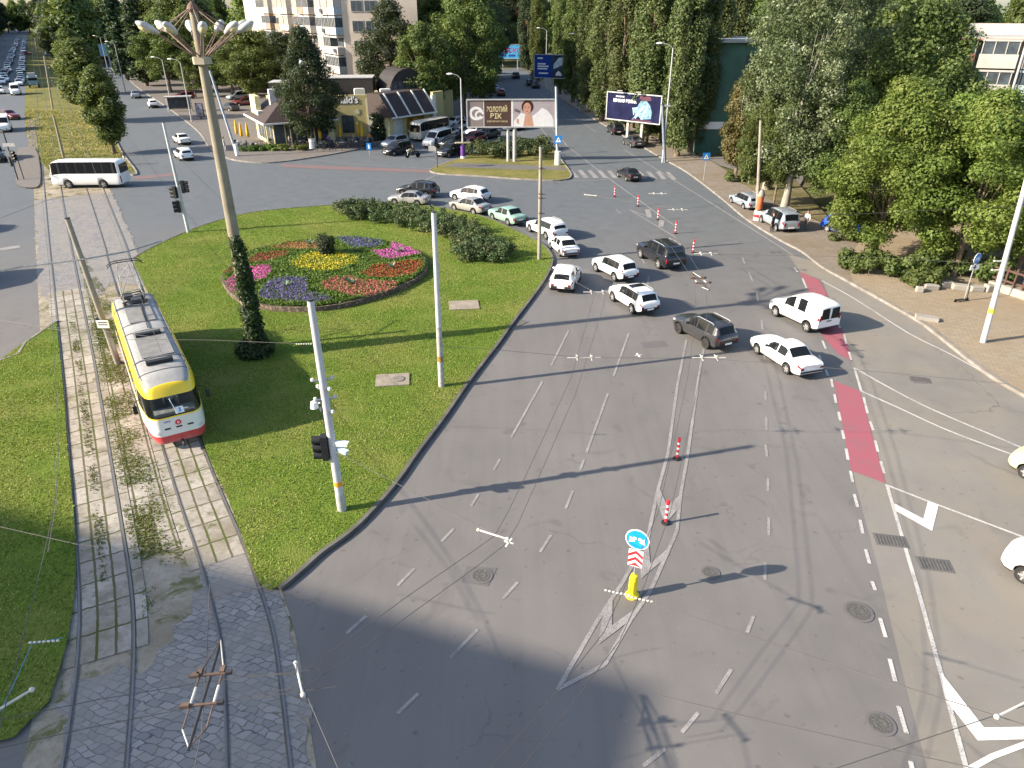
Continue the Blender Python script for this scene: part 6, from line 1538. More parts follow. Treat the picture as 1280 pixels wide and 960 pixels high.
PATCH = [('pink petunias on the left end', [(55, 300), (120, 250), (200, 215), (310, 210), (332, 240), (290, 290), (225, 305), (150, 372), (85, 345)], (.55, .06, .32), (.68, .16, .45)),
    ('red begonias on the upper left', [(185, 165), (250, 130), (400, 120), (432, 145), (360, 175), (250, 195), (180, 198)], (.36, .05, .035), (.20, .09, .03)),
    ('red begonias at the far left end', [(40, 245), (80, 215), (120, 205), (110, 235), (60, 260)], (.36, .05, .035), (.22, .10, .04)),
    ('orange begonias at the top', [(300, 105), (400, 70), (520, 62), (680, 80), (692, 105), (560, 122), (430, 117), (350, 108)], (.42, .15, .08), (.26, .14, .05)),
    ('purple salvia at the top', [(668, 45), (800, 40), (950, 60), (962, 90), (900, 110), (780, 112), (740, 88), (715, 62)], (.10, .075, .26), (.15, .11, .30)),
    ('pink petunias on the right', [(885, 130), (990, 110), (1010, 65), (1120, 100), (1172, 135), (1100, 155), (1010, 176), (940, 172)], (.60, .08, .40), (.70, .18, .50)),
    ('red begonias on the right', [(820, 265), (900, 215), (1050, 190), (1182, 168), (1187, 200), (1140, 255), (1000, 282), (880, 287)], (.42, .045, .03), (.24, .10, .03)),
    ('salmon begonias at the bottom', [(598, 322), (650, 290), (760, 280), (860, 300), (1055, 298), (1000, 342), (860, 378), (780, 384), (700, 368), (620, 348)], (.60, .17, .13), (.50, .24, .15)),
    ('purple salvia at the bottom', [(242, 372), (300, 310), (400, 285), (522, 290), (532, 370), (640, 385), (665, 407), (560, 418), (400, 408), (258, 398)], (.10, .08, .27), (.17, .13, .32)),
    ('yellow marigolds in the centre', [(428, 205), (480, 160), (560, 140), (700, 135), (812, 165), (812, 200), (720, 247), (600, 257), (520, 247), (440, 227)], (.46, .34, .015), (.56, .45, .03))]
polys = [[tuple(bed_pt(*Zs(*q))) for q in pl] for _, pl, _, _ in PATCH]
rng = np.random.default_rng(21)
def scatter(poly, dens):
    xs = [q[0] for q in poly]; ys = [q[1] for q in poly]; A = (max(xs) - min(xs)) * (max(ys) - min(ys)); n = int(A * dens)
    P_ = np.column_stack([rng.uniform(min(xs), max(xs), n), rng.uniform(min(ys), max(ys), n)])
    return np.array([q for q in P_ if inside(q, poly)])
def flmat(name, a, b): return leafmat(name, a, mul(tuple((x + y) / 2 for x, y in zip(a, b)), 1.), b, .25, gain=1.)
for i, ((nm, _, ca, cb), pl) in enumerate(zip(PATCH, polys)):
    P_ = scatter(pl, 270); z = np.array([bed_z(q) for q in P_]); n = len(P_)
    if not n: continue
    hgt = .22 if 'salvia' in nm else .13
    p3 = np.column_stack([P_, z + .07 + rng.uniform(.0, hgt, n)]); nr = rng.normal(size=(n, 3)) * .5 + np.array([0, -.1, 1])
    gsel = rng.uniform(size=n) < (.55 if 'yellow' in nm else .34)
    o = leaves(p3[~gsel], nr[~gsel], .055, rng, rng.uniform(0, 1, (~gsel).sum()), flmat('petals_' + nm.split()[0] + '_' + str(i), ca, cb), 'flowers', bed); o['kind'] = 'stuff'; o['label'] = nm
    o = leaves(p3[gsel] - [0, 0, .03], nr[gsel], .06, rng, rng.uniform(0, 1, gsel.sum()), LF_HEDGE, 'flower_leaves', bed); o['kind'] = 'stuff'
P_ = scatter(rim, 230); P_ = np.array([q for q in P_ if not any(inside(q, pl) for pl in polys) and (Vector(q) - cxy).length > 0])
rr_ = np.array([bed_z(q) for q in P_]); n = len(P_)
o = leaves(np.column_stack([P_, rr_ + rng.uniform(.0, .16, n)]), rng.normal(size=(n, 3)) * .6 + [0, 0, .9], .075, rng, rng.normal(.45, .2, n), LF_HEDGE, 'clipped_hedge', bed); o['kind'] = 'stuff'
hp, hz = [], []
for pl in polys:
    for i in range(len(pl)):
        a_, b_ = Vector(pl[i]), Vector(pl[(i + 1) % len(pl)]); n_ = int((b_ - a_).length * 110)
        for _ in range(n_):
            q = a_.lerp(b_, rng.uniform()) + Vector((rng.normal(0, .09), rng.normal(0, .09)))
            if inside(q, rim): hp.append((q.x, q.y)); hz.append(bed_z(q) + rng.uniform(.0, .20))
hp = np.array(hp); n = len(hp)
o = leaves(np.column_stack([hp, hz]), rng.normal(size=(n, 3)) * .6 + [-.3, 0, .8], .06, rng, rng.normal(.5, .2, n), LF_HEDGE, 'clipped_hedge', bed); o['kind'] = 'stuff'
c = bed_pt(408, 322); bl = [(rr.uniform(-.45, .45), rr.uniform(-.4, .4), rr.uniform(.3, 1.2), .38, .38, .4) for _ in range(22)]
bush('bush', 'dark green round bush in the middle of the yellow marigolds', (BEDC.x + c.x, BEDC.y + c.y, .62), bl, 2400, .085, LF_DARK, seed=5)
for j, (x, y) in enumerate([(405, 335), (768, 318), (1008, 228), (535, 85), (1055, 130)]):
    c = bed_pt(*Zs(x, y)); t = empty('agave_plant', (BEDC.x + c.x, BEDC.y + c.y, .10 + bed_z(c) + .1), 0, 'spiky grey green plant in the ' + ['bottom purple salvia', 'salmon begonias', 'red begonias on the right of the bed', 'orange begonias at the top of the bed', 'pink petunias on the right of the bed'][j], 'plant')
    m = MB()
    for k in range(26):
        a = rr.uniform(0, 6.28); l = rr.uniform(.35, .6); el = rr.uniform(.3, 1.2); d = Vector((math.cos(a) * math.cos(el), math.sin(a) * math.cos(el), math.sin(el))); n_ = Vector((-math.sin(a), math.cos(a), 0)) * .05
        m.add([n_, -n_, d * l * .6 - n_ * .8, d * l, d * l * .6 + n_ * .8], [(0, 1, 2, 3, 4)])
    m.build('rosette', pm('agave_leaf', (.16, .24, .15), .6, var=.3, scale=6), t)

# ---------------------------------------------------------------- grass blades and weeds
def grass(name, label, poly, dens, h, mat, z=.12, holes=(), seed=1, thin=None, cat='grass'):
    rg = np.random.default_rng(seed); xs = [q[0] for q in poly]; ys = [q[1] for q in poly]; x0, x1, y0, y1 = min(xs), max(xs), min(ys), max(ys)
    n = int((x1 - x0) * (y1 - y0) * dens); P_ = np.column_stack([rg.uniform(x0, x1, n), rg.uniform(y0, y1, n)])
    def ins(P, poly):
        c = np.zeros(len(P), bool); m_ = len(poly)
        for i in range(m_):
            ax, ay = poly[i]; bx, by = poly[i - 1]
            cond = (ay > P[:, 1]) != (by > P[:, 1])
            with np.errstate(divide='ignore', invalid='ignore'): xx = (bx - ax) * (P[:, 1] - ay) / ((by - ay) if by != ay else 1e-9) + ax
            c ^= cond & (P[:, 0] < xx)
        return c
    k = ins(P_, poly)
    for hpoly in holes: k &= ~ins(P_, hpoly)
    P_ = P_[k]
    if thin is not None:
        f = np.sin(P_[:, 0] * 1.3 + 2 * np.sin(P_[:, 1] * .7)) + np.sin(P_[:, 1] * 1.9 + 1.5 * np.sin(P_[:, 0] * .9)) + rg.normal(0, .5, len(P_)); P_ = P_[f > thin]
    n = len(P_); a = rg.uniform(0, 2 * PI, n); hh = h * rg.uniform(.5, 1.3, n); w_ = h * .55 * rg.uniform(.6, 1.2, n)
    base = np.column_stack([P_, np.full(n, z)]); d = np.column_stack([np.cos(a) * w_, np.sin(a) * w_, np.zeros(n)]); tip = base + np.column_stack([rg.normal(0, .5, n) * h, rg.normal(0, .5, n) * h, hh])
    V_ = np.empty((n, 3, 3)); V_[:, 0] = base - d; V_[:, 1] = base + d; V_[:, 2] = tip
    me = bpy.data.meshes.new(name); me.vertices.add(3 * n); me.vertices.foreach_set('co', V_.astype(np.float32).ravel()); me.loops.add(3 * n); me.loops.foreach_set('vertex_index', np.arange(3 * n, dtype=np.int32)); me.polygons.add(n); me.polygons.foreach_set('loop_start', np.arange(0, 3 * n, 3, dtype=np.int32)); me.update(calc_edges=True)
    big = .5 + .25 * np.sin(P_[:, 0] * .6 + 1.3 * np.sin(P_[:, 1] * .35)) + .2 * np.sin(P_[:, 1] * .8 + P_[:, 0] * .3)
    at_ = me.attributes.new('tint', 'FLOAT', 'FACE'); at_.data.foreach_set('value', np.clip(big * .75 + rg.normal(.2, .2, n), 0, 1).astype(np.float32)); me.materials.append(mat)
    o = bpy.data.objects.new(name, me); COL.objects.link(o); return tag(o, label, cat, None, 'stuff')
GR = leafmat('grass_blade', (.075, .14, .02), (.135, .205, .03), (.26, .27, .075), .3, gain=1.18); GRD = leafmat('dry_blade', (.11, .125, .035), (.20, .18, .06), (.32, .26, .11), .3, gain=1.05); GRW = leafmat('weed_blade', (.06, .09, .02), (.11, .125, .03), (.19, .17, .06), .3, gain=1.15)
RIMW = [(BEDC.x + q[0], BEDC.y + q[1]) for q in rim]
grass('grass', 'short green grass of the teardrop lawn', ISL, 165, .052, GR, .12, [RIMW] + [[(c[0] - a, c[1] - b), (c[0] + a, c[1] - b), (c[0] + a, c[1] + b), (c[0] - a, c[1] + b)] for c, a, b in ((G(580, 384), .9, .7), (G(491, 478), .8, .6))], thin=-1.35)
grass('grass', 'green grass of the lawn left of the tram tracks', GLP, 160, .056, GR, .10, seed=2, thin=-1.35)
mid = offset_line(clip(TA, 16, 60), -1.0) + offset_line(clip(TB, 20, 44), 1.0)[::-1]
grass('weeds', 'weeds growing between the two tram tracks', mid, 170, .07, GRW, .006, seed=3, thin=-.1)
grass('weeds', 'green weedy strip beside the inner rail of the right tram track', offset_line(clip(TB, 20.5, 46), 2.7) + offset_line(clip(TB, 20.5, 46), 1.45)[::-1], 260, .075, GRW, .01, seed=8, thin=-.7)
grass('weeds', 'weeds between the slabs of the left tram track', offset_line(clip(TA, 18, 42), .14) + offset_line(clip(TA, 18, 42), -.16)[::-1], 220, .07, GRW, .03, seed=4, thin=.2)
grass('weeds', 'dry weeds growing beside the right tram rail', offset_line(clip(TB, 22, 40), -.7) + offset_line(clip(TB, 22, 40), -1.9)[::-1], 80, .08, GRW, .03, seed=6, thin=.1)
grass('weeds', 'yellow dry grass in the tram median of the left street', [q for q in med if q[1] < 150], 22, .16, GRD, .02, seed=5, thin=-.6)
# ---------------------------------------------------------------- buildings
RY = pm('yellow_render', (.40, .35, .17), .85, var=.06, scale=.6, dirt=.12); RDK = pm('brown_roof_tiles', (.045, .032, .03), .7, var=.25, scale=3); RDK2 = pm('dark_screen', (.03, .026, .026), .7, var=.2, scale=1)
RWH = pm('white_render', (.62, .62, .58), .7, dirt=.15); RYL = pm('pale_yellow_trim', (.62, .55, .30), .7)
def restaurant():
    t = empty('restaurant', (-26, 112, .12), 0, 'yellow fast food restaurant with brown hipped roof and drive through', 'restaurant'); o = Vector((-26, 112))
    L_ = lambda x, y, z=0: (x - o.x, y - o.y, z)
    m = MB(); m.prism([L_(*p)[:2] for p in [(-28.3, 111), (-19.4, 112.2), (-14.5, 117.5), (-9.5, 124), (-14, 126), (-34, 124), (-37, 116)]], 0, 5.2); m.build('wall', RY, t)
    m = MB(); a = Vector((-28.4, 110.85)); b = Vector((-19.9, 112.05)); d = (b - a).normalized(); c = (a + b) / 2; ang = math.atan2(d.y, d.x)
    m.box(L_(c.x, c.y, 2.85), ((b - a).length, .5, 5.7), ang); sw = m.build('sign_wall', RY, t)
    n = Vector((d.y, -d.x))
    def onwall(u, z, off=.27): p = a + d * u + n * off; return Matrix.Translation(L_(p.x, p.y, z)) @ Matrix.Rotation(ang, 4, 'Z') @ UPR
    text("McDonald's", 1.32, M_SWHITE, t, onwall(3.0, 5.02, .32), bold=.03); text("McDonald's", 1.32, RDK2, t, onwall(3.02, 5.0, .29), 'letter_outline', bold=.075)  # white letters over a bolder dark copy that forms their outline
    for u in (1.3, 4.4):
        M_ = onwall(u, 1.75); k = MB(); k.box((0, 0, 0), (1.7, 2.4, .1)); w_ = k.build('window', RDK2, t); w_.matrix_local = M_
        for x in (-.4, .4): k = MB(); k.box((x, 0, .055), (.72, 2.1, .02)); g = k.build('pane', M_WINDOW, w_)
    star = MB(); star.prism([((.5 if i % 2 == 0 else .2) * math.cos(i * PI / 8), (.5 if i % 2 == 0 else .2) * math.sin(i * PI / 8)) for i in range(16)], 0, .03); s_ = star.build('wall_star', pm('pale_star', (.50, .52, .42), .7), t); s_.matrix_local = onwall(5.9, 3.4)
    k = MB(); p = a + d * 7.9 + n * .1; k.box(L_(p.x, p.y, 2.6), (1.3, .5, 5.2), ang); k.build('white_panel', RWH, t)
    k = MB(); p = a + d * 8.8 + n * .2; k.box(L_(p.x, p.y, 3.1), (.5, .6, 6.2), ang); k.build('corner_pillar', RYL, t)
    # drive through side
    e0 = Vector((-16.5, 107.0)); e1 = Vector((-11.3, 113.6)); ed = (e1 - e0).normalized(); en = Vector((-ed.y, ed.x)); 
    ea = math.atan2(ed.y, ed.x); LN = (e1 - e0).length
    def E(u, v, z): q = e0 + ed * u + en * v; return L_(q.x, q.y, z)
    k = MB(); k.add([E(-.4, 0, 3.2), E(LN + .2, 0, 3.2), E(LN + .2, 2.4, 6.1), E(-.4, 2.4, 6.1), E(-.4, 5, 6.1), E(LN + .2, 5, 6.1), E(-.4, 1, 3.1), E(LN + .2, 1, 3.1), E(-.4, 5, 3.1), E(LN + .2, 5, 3.1)], [(0, 1, 2, 3), (3, 2, 5, 4), (0, 6, 7, 1), (0, 3, 4, 8, 6), (1, 7, 9, 5, 2)]); k.build('mansard_roof', RDK, t)
    k = MB(); k.box(E(LN / 2 - .1, -.05, 3.12), (LN + .8, .14, .2), ea); k.build('eave_trim', RWH, t)
    k = MB(); q = E(LN / 2, 3.0, 1.5); k.box(q, (LN, 3.6, 3.1), ea); k.build('wall', RYL, t)
    k = MB(); k.box(E(LN * .62, 1.16, 1.6), (3.6, .10, 2.5), ea); mw = k.build('mural_window', pm('orange_mural', (.42, .24, .03), .5, var=.5, scale=1.1), t)
    k = MB(); k.path([E(LN * .62 + .5 * math.cos(q_), 1.08, 2.0 + .55 * math.sin(q_)) for q_ in np.linspace(0, 5.5, 16)], .06, 5); k.build('mural_swirl', pm('mural_cream', (.6, .5, .25), .6), mw)
    k = MB(); k.box(E(1.7, 1.16, 1.4), (1.6, .1, 2.7), ea); k.build('shutter', RWH, t)
    for u in (.3, LN * .36, LN * .68, LN * .99):
        k = MB(); k.add([E(u, -.1, 3.25), E(u + .22, -.1, 3.25), E(u + .22, 2.3, 6.25), E(u, 2.3, 6.25), E(u, .15, 3.2), E(u + .22, .15, 3.2), E(u + .22, 2.45, 6.1), E(u, 2.45, 6.1)], [(0, 1, 2, 3), (4, 7, 6, 5), (0, 4, 5, 1), (3, 2, 6, 7), (0, 3, 7, 4), (1, 5, 6, 2)]); k.build('roof_fin', RWH, t)
    k = MB(); k.box(E(LN + 1.6, 1.2, 2.9), (2.2, .5, 5.8), ea); k.build('end_wall', RY, t); k = MB(); k.box(E(LN + .55, 1.0, 2.7), (.8, .4, 5.4), ea); k.build('white_panel', RWH, t)
    # pavilion with hipped roof
    c0 = Vector((-32.6, 99.6)); u1 = Vector((.866, .5)); u2 = Vector((-.5, .866))
    def Q(u, v, z): q = c0 + u1 * u + u2 * v; return L_(q.x, q.y, z)
    a1 = math.atan2(.5, .866); Wd, Dp = 10.0, 12.0
    k = MB(); k.add([Q(0, 0, 3.3), Q(Wd, 0, 3.3), Q(Wd, Dp, 3.3), Q(0, Dp, 3.3), Q(3, 3, 5.4), Q(Wd - 1.5, 3, 5.4), Q(Wd - 1.5, Dp - 2, 5.4), Q(3, Dp - 2, 5.4)], [(0, 1, 5, 4), (1, 2, 6, 5), (2, 3, 7, 6), (3, 0, 4, 7), (4, 5, 6, 7), (0, 3, 2, 1)]); k.build('hipped_roof', RDK, t)
    k = MB(); k.box(Q(Wd / 2, -.04, 3.24), (Wd + .2, .14, .2), a1); k.box(Q(-.04, Dp / 2, 3.24), (.14, Dp, .2), a1); k.build('eave_trim', RWH, t)
    k = MB(); k.box(Q(Wd / 2 + .6, Dp / 2 + .6, 1.6), (Wd - 1.6, Dp - 1.6, 3.3), a1); k.build('wall', RYL, t)
    for u in np.arange(2.2, 9.5, 1.5): k = MB(); k.box(Q(u, 1.38, 1.7), (1.3, .08, 2.5), a1); w_ = k.build('window', RDK2, t); k = MB(); k.box(Q(u, 1.33, 1.7), (1.1, .04, 2.2), a1); k.build('pane', M_WINDOW, w_)
    for v in np.arange(2.4, 10, 1.8): k = MB(); k.box(Q(1.38, v, 1.7), (.08, 1.4, 2.4), a1); k.build('window', M_WINDOW, t)
    for u in (.3, 3.4, 6.6): k = MB(); k.tube(Q(u, .25, 0), Q(u, .25, 3.2), .09, n=8); k.build('eave_post', RYL, t)
    k = MB(); k.box(Q(1.0, 8.2, 4.8), (.7, 3.2, 2.6), a1); k.build('parapet_wall', RYL, t); k = MB(); k.box(Q(1.0, 6.3, 3.9), (.75, 1.3, .8), a1); k.build('parapet_step', RWH, t)
    for (x, y, w_, d_, z0, z1) in ((-31.5, 112.5, 6.5, 4, 5.2, 7.4), (-25.0, 118, 8, 5, 5.2, 7.6)):
        k = MB(); k.box(L_(x, y, (z0 + z1) / 2), (w_, d_, z1 - z0), .1); k.build('roof_screen', RDK2, t); k = MB(); k.box(L_(x, y - .02, z1 + .05), (w_ + .1, d_ + .1, .1), .1); k.build('screen_cap', M_LGREY, t)
    for x, y in ((-30.6, 107.5), (-28.9, 108.2), (-22.5, 114), (-18.6, 113.5)): k = MB(); k.box(L_(x, y, 5.75), (1.5, 1.0, 1.1), .3); k.box(L_(x, y, 6.33), (1.2, .8, .06), .3); k.build('air_conditioner', RWH, t)
    k = MB(); k.box(L_(-33.0, 106, 6.0), (.8, .8, 2.0), .5); k.build('chimney', RWH, t)
    k = MB(); c_ = Vector(L_(-17.0, 119)); R = 3.0; prof = [(R * math.cos(q_), R * math.sin(q_)) for q_ in np.linspace(0, PI, 13)]
    Mx = Matrix.Rotation(.5, 3, 'Z'); vs = []
    for y_ in (-3, 3):
        for x_, z_ in prof: v_ = Mx @ Vector((x_, y_, 0)); vs.append((c_.x + v_.x, c_.y + v_.y, 5.3 + z_ * 1.2))
    k.add(vs, [(i, i + 1, 14 + i, 13 + i) for i in range(12)] + [tuple(range(13)), tuple(range(13, 26))]); k.build('barrel_roof', RDK2, t)
    k = MB()
    for i in range(5): 
        v_ = Mx @ Vector((-2.2 + i * 1.1, -3.06, 0)); k.box((c_.x + v_.x, c_.y + v_.y, 6.4), (.9, .06, 1.5), .5)
    k.build('roof_glazing', M_WINDOW, t)
restaurant()
YUM = pm('yellow_canvas', (.62, .36, .02), .8, var=.15, scale=3)
def parasol(pix, lab):
    b = G(*pix); t = empty('folded_parasol', (b[0], b[1], .12), 0, lab, 'parasol', 'folded yellow parasols on the restaurant terrace')
    k = MB(); k.tube((0, 0, 0), (0, 0, 2.9), .03); k.lathe([(.28, 0), (.28, .08), (.05, .12)], n=12); k.build('pole', M_STEEL, t)
    k = MB(); k.lathe([(.10, 1.0), (.22, 1.1), (.20, 1.8), (.12, 2.6), (.03, 2.95)], n=9); k.build('canopy', YUM, t, 60)
for p, l in [((298, 178), 'leftmost folded yellow parasol beside the pavilion'), ((304, 181), 'folded yellow parasol, second from the left by the pavilion'), ((312, 182), 'folded yellow parasol at the pavilion corner post'), ((402, 184), 'folded yellow parasol before the left window of the sign wall'), ((427, 182), 'folded yellow parasol before the right window of the sign wall'), ((449, 180), 'left one of two folded yellow parasols before the white panel'), ((454, 182), 'right one of two folded yellow parasols before the white panel')]: parasol(p, l)
def cafe_table(pix, proto=[None]):
    b = G(*pix)
    if proto[0] is None:
        t = empty('cafe_table', (0, 0, 0), 0, 'small dark table on the restaurant terrace', 'table', 'tables on the restaurant terrace')
        k = MB(); k.box((0, 0, .74), (.8, .8, .05)); k.build('table_top', M_LGREY, t); k = MB(); k.tube((0, 0, 0), (0, 0, .72), .05); k.box((0, 0, .02), (.5, .5, .04)); k.build('leg', M_DARK, t); proto[0] = t; r = t
    else: r = copy_tree(proto[0])
    r.location = (b[0], b[1], .12); r.rotation_euler = (0, 0, random.uniform(0, 1.5))
def cafe_chair(x, y, rz, proto=[None]):
    if proto[0] is None:
        t = empty('cafe_chair', (0, 0, 0), 0, 'dark metal chair on the restaurant terrace', 'chair', 'chairs on the restaurant terrace')
        k = MB(); k.box((0, 0, .45), (.44, .44, .05)); k.build('seat', M_DARK, t); k = MB(); k.box((-.21, 0, .75), (.04, .44, .45)); k.build('backrest', M_DARK, t)
        for sx, sy in ((.19, .19), (-.19, .19), (.19, -.19), (-.19, -.19)): k = MB(); k.tube((sx, sy, 0), (sx, sy, .44), .02, n=6); k.build('leg', M_DARK, t)
        proto[0] = t; r = t
    else: r = copy_tree(proto[0])
    r.location = (x, y, .12); r.rotation_euler = (0, 0, rz)
random.seed(4)
for p in [(300, 186), (318, 188), (345, 184), (360, 183), (376, 184), (405, 187), (416, 184), (428, 186), (440, 183), (448, 185), (456, 184), (463, 182)]:
    cafe_table(p); b = G(*p)
    for k in range(3): a = k * 2.1 + random.random(); cafe_chair(b[0] + .75 * math.cos(a), b[1] + .75 * math.sin(a), a + PI)
k = MB(); fp = smooth_line(GP([(296, 190), (312, 191), (335, 187), (352, 183.5), (372, 184), (390, 190), (420, 190), (450, 187), (466, 184)]), 4)
t = empty('terrace_fence', (fp[0][0], fp[0][1], .12), 0, 'low dark fence of thin posts around the restaurant terrace', 'fence')
for i, p in enumerate(fp):
    k.tube((p[0] - fp[0][0], p[1] - fp[0][1], 0), (p[0] - fp[0][0], p[1] - fp[0][1], 1.15), .035, n=6)
    if i: k.tube((p[0] - fp[0][0], p[1] - fp[0][1], 1.08), (fp[i - 1][0] - fp[0][0], fp[i - 1][1] - fp[0][1], 1.08), .025, n=5)
k.build('railing', M_DARK, t)
for i, (p, lab) in enumerate([((322, 189), 'low green planting bed at the restaurant pavement corner'), ((342, 189), 'low planting with yellowish leaves before the terrace fence'), ((362, 189), 'low brownish planting at the right end of the terrace bed')]):
    c = G(*p); bl = [(rr.uniform(-2.2, 2.2), rr.uniform(-.6, .6), rr.uniform(.1, .5), .4, .4, .3) for _ in range(14)]; bush('bush', lab, (c[0], c[1], .12), bl, 1200, .13, LF_HEDGE if i != 2 else GRW, seed=i + 90)
c = G(474, 176); bl = [(rr.uniform(-.7, .7), rr.uniform(-.5, .5), rr.uniform(.3, 3.6), .5, .5, .5) for _ in range(22)]; bush('bush', 'tall dark evergreen bush at the drive through corner', (c[0], c[1], .12), bl, 2500, .15, LF_DARK, seed=95)
c = G(388, 181); bl = [(rr.uniform(-.5, .5), rr.uniform(-.5, .5), rr.uniform(.3, 1.8), .4, .4, .5) for _ in range(12)]; bush('bush', 'light green bush left of the white footed tree trunk', (c[0], c[1], .12), bl, 1200, .13, LF_MID, seed=96)
k = MB(); b = G(391, 186.5); t = empty('tree_wrap', (b[0], b[1], .12), 0, 'white painted guard round the foot of the dark restaurant tree', 'tree guard'); k.lathe([(.40, 0), (.40, 1.3), (.34, 1.3), (.34, 0)], n=16); k.build('guard', M_SWHITE, t, 40)

# apartment blocks
def face_frame(p0, p1):
    a = Vector(p0); b = Vector(p1); d = (b - a).normalized(); return a, d, Vector((d.y, -d.x)), math.atan2(d.y, d.x), (b - a).length
AB = pm('beige_panel', (.46, .40, .345), .85, var=.06, scale=.4, dirt=.15); AW = pm('white_panel_wall', (.42, .40, .37), .8, var=.08, scale=.5, dirt=.2); AG = pm('grey_panel_wall', (.34, .34, .33), .85, var=.15, scale=.6, dirt=.25); AT = pm('tan_balcony', (.46, .36, .27), .8, var=.1, dirt=.2); ABL = pm('blue_grey_balcony', (.33, .40, .45), .8, var=.1, dirt=.2)
ABW = pm('brown_balcony_panel', (.26, .19, .14), .8, var=.15, dirt=.3)
def apartment():
    C = (-27.7, 132.0); Lf = (-64.0, 194.0); a, d, n, ang, W = face_frame(Lf, C)
    t = empty('apartment_block', (*C, 0), 0, 'pale panel apartment block with glazed balconies behind the restaurant trees', 'building'); o = Vector(C)
    e = Vector((.998, .06)); R = Vector(C) + e * 12.2; D = Vector(Lf) + e * 12.2
    k = MB(); k.prism([tuple(Vector(p) - o) for p in (Lf, C, R, D)], 0, 27.5); k.build('wall', AB, t); k = MB(); k.prism([tuple((Vector(p) - o) * 1.01) for p in (Lf, C, R, D)], 27.6, 28.3); k.build('roof', AG, t)
    rg = random.Random(12)
    def P(u, z, off): q = a + d * u + n * off - o; return (q.x, q.y, z)
    nb = 20; bw = W / nb
    for f in range(1, 8):
        z = 1.2 + f * 2.95
        for j in range(5, nb):
            u = (j + .5) * bw; ty = (j * 7 + 3) % 4
            if ty in (0, 1, 2):
                mt = rg.choice([AW, AW, AG, AT, ABL, AW, AG, ABW]); k = MB(); dep = 1.3
                k.box(P(u, z + .55, dep / 2 + .02), (bw * .92, dep, 1.15), ang); k.box(P(u, z + 2.62, dep / 2 + .02), (bw * .92, dep, .22), ang); b_ = k.build('balcony', mt, t)
                if rg.random() < .8:
                    k = MB(); k.box(P(u, z + 1.8, dep * .5), (bw * .88, dep * .93, 1.38), ang); k.build('balcony_glazing', M_WINDOW if rg.random() < .6 else AW, b_)
                    k = MB()
                    for q in range(5): k.box(P(u - bw * .44 + q * bw * .22, z + 1.8, dep + .01), (.09, .09, 1.36), ang)
                    k.build('glazing_frame', AW, b_)
                else: k = MB(); k.box(P(u, z + 1.8, .06), (bw * .7, .12, 1.4), ang); k.build('window', M_WINDOW, b_)
            else:
                k = MB(); k.box(P(u, z + 1.5, .04), (bw * .66, .12, 1.6), ang); w_ = k.build('window', AW, t); k = MB()
                for sx in (-.15, .15): k.box(P(u + sx * bw, z + 1.5, .11), (bw * .27, .04, 1.4), ang)
                k.build('pane', M_WINDOW, w_)
        if rg.random() < .8: k = MB(); k.box(P(W - 1.0 - rg.random() * 6, z + .6, 1.7), (.9, .4, .6), ang); k.build('air_conditioner', AW, t)
    a2, d2, n2, ang2, W2 = face_frame(C, tuple(R))
    for f in range(1, 9):
        z = 1.0 + f * 2.95
        for u in (2.4, 4.6) if f % 3 else (2.4, 4.6, 6.8):
            q = a2 + d2 * u + n2 * .03 - o; k = MB(); k.box((q.x, q.y, z + 1.5), (1.9, .14, 1.7), ang2); w_ = k.build('window', AW, t); k = MB(); q2 = q + n2 * .07
            for sx in (-.45, .45): r_ = q2 + d2 * sx; k.box((r_.x, r_.y, z + 1.5), (.8, .05, 1.5), ang2)
            k.build('pane', M_WINDOW, w_)
apartment()
def white_house():
    a, d, n, ang, W = face_frame((45.6, 82.5), (65, 74)); o = a.copy()
    t = empty('white_house', (o.x, o.y, 0), 0, 'white rendered house with mismatched balconies above the right trees', 'building')
    b = a + d * W; e = -n
    k = MB(); k.prism([tuple(p - o) for p in (a, b, b + e * 14, a + e * 14)], 0, 14.2); k.build('wall', AW, t)
    P = lambda u, z, off: tuple((a + d * u + n * off - o)) + (z,)
    k = MB(); k.box(P(W / 2, 14.3, -6.8), (W + 1, 14.6, .25), ang); k.build('roof', AG, t); k = MB(); k.box(P(4.5, 15.0, -3), (6, .25, 1.1), ang)
    k.build('roof_parapet', AW, t)
    k = MB(); k.box(P(W / 2, 14.15, .55), (W + .4, 1.2, .12), ang); k.build('eave', pm('rusty_eave', (.28, .13, .09), .8), t)
    rg = random.Random(3); RB = pm('brown_balcony', (.17, .075, .06), .8, var=.15); 
    for f in range(5):
        z = .3 + f * 2.8
        for j, (u, w_) in enumerate(((1.3, 1.8), (4.3, 3.4), (8.0, 2.8), (12, 3.4), (16, 3.2))):
            mt = [RB, AW, AW, ABL, AT][(j + f * 2) % 5] if f < 4 else [RB, AW, AW, AW, AW][j]; k = MB(); k.box(P(u, z + .7, .75), (w_, 1.5, 1.3), ang); k.box(P(u, z + 2.6, .75), (w_, 1.5, .18), ang); b_ = k.build('balcony', mt, t)
            k = MB(); k.box(P(u, z + 1.92, .7), (w_ * .95, 1.4, 1.15), ang); k.build('balcony_glazing', M_WINDOW if (f + j) % 3 else AW, b_); k = MB()
            for q in range(4): k.box(P(u - w_ * .47 + q * w_ * .31, z + 1.92, 1.42), (.08, .08, 1.1), ang)
            k.build('glazing_frame', AW, b_)
    k = MB(); k.tube(P(6.3, 0, 1.7), P(6.3, 14, 1.7), .12); k.build('drainpipe', M_GPOLE, t)
white_house()
t = empty('green_wall_building', (27.8, 98, 0), 0, 'narrow green walled building end with a grey roof between the poplars', 'building')
k = MB(); k.box((0, 6, 6.6), (7.6, 12, 13.2)); k.build('wall', pm('green_cladding', (.055, .125, .095), .7, var=.18, scale=.7, dirt=.2), t)
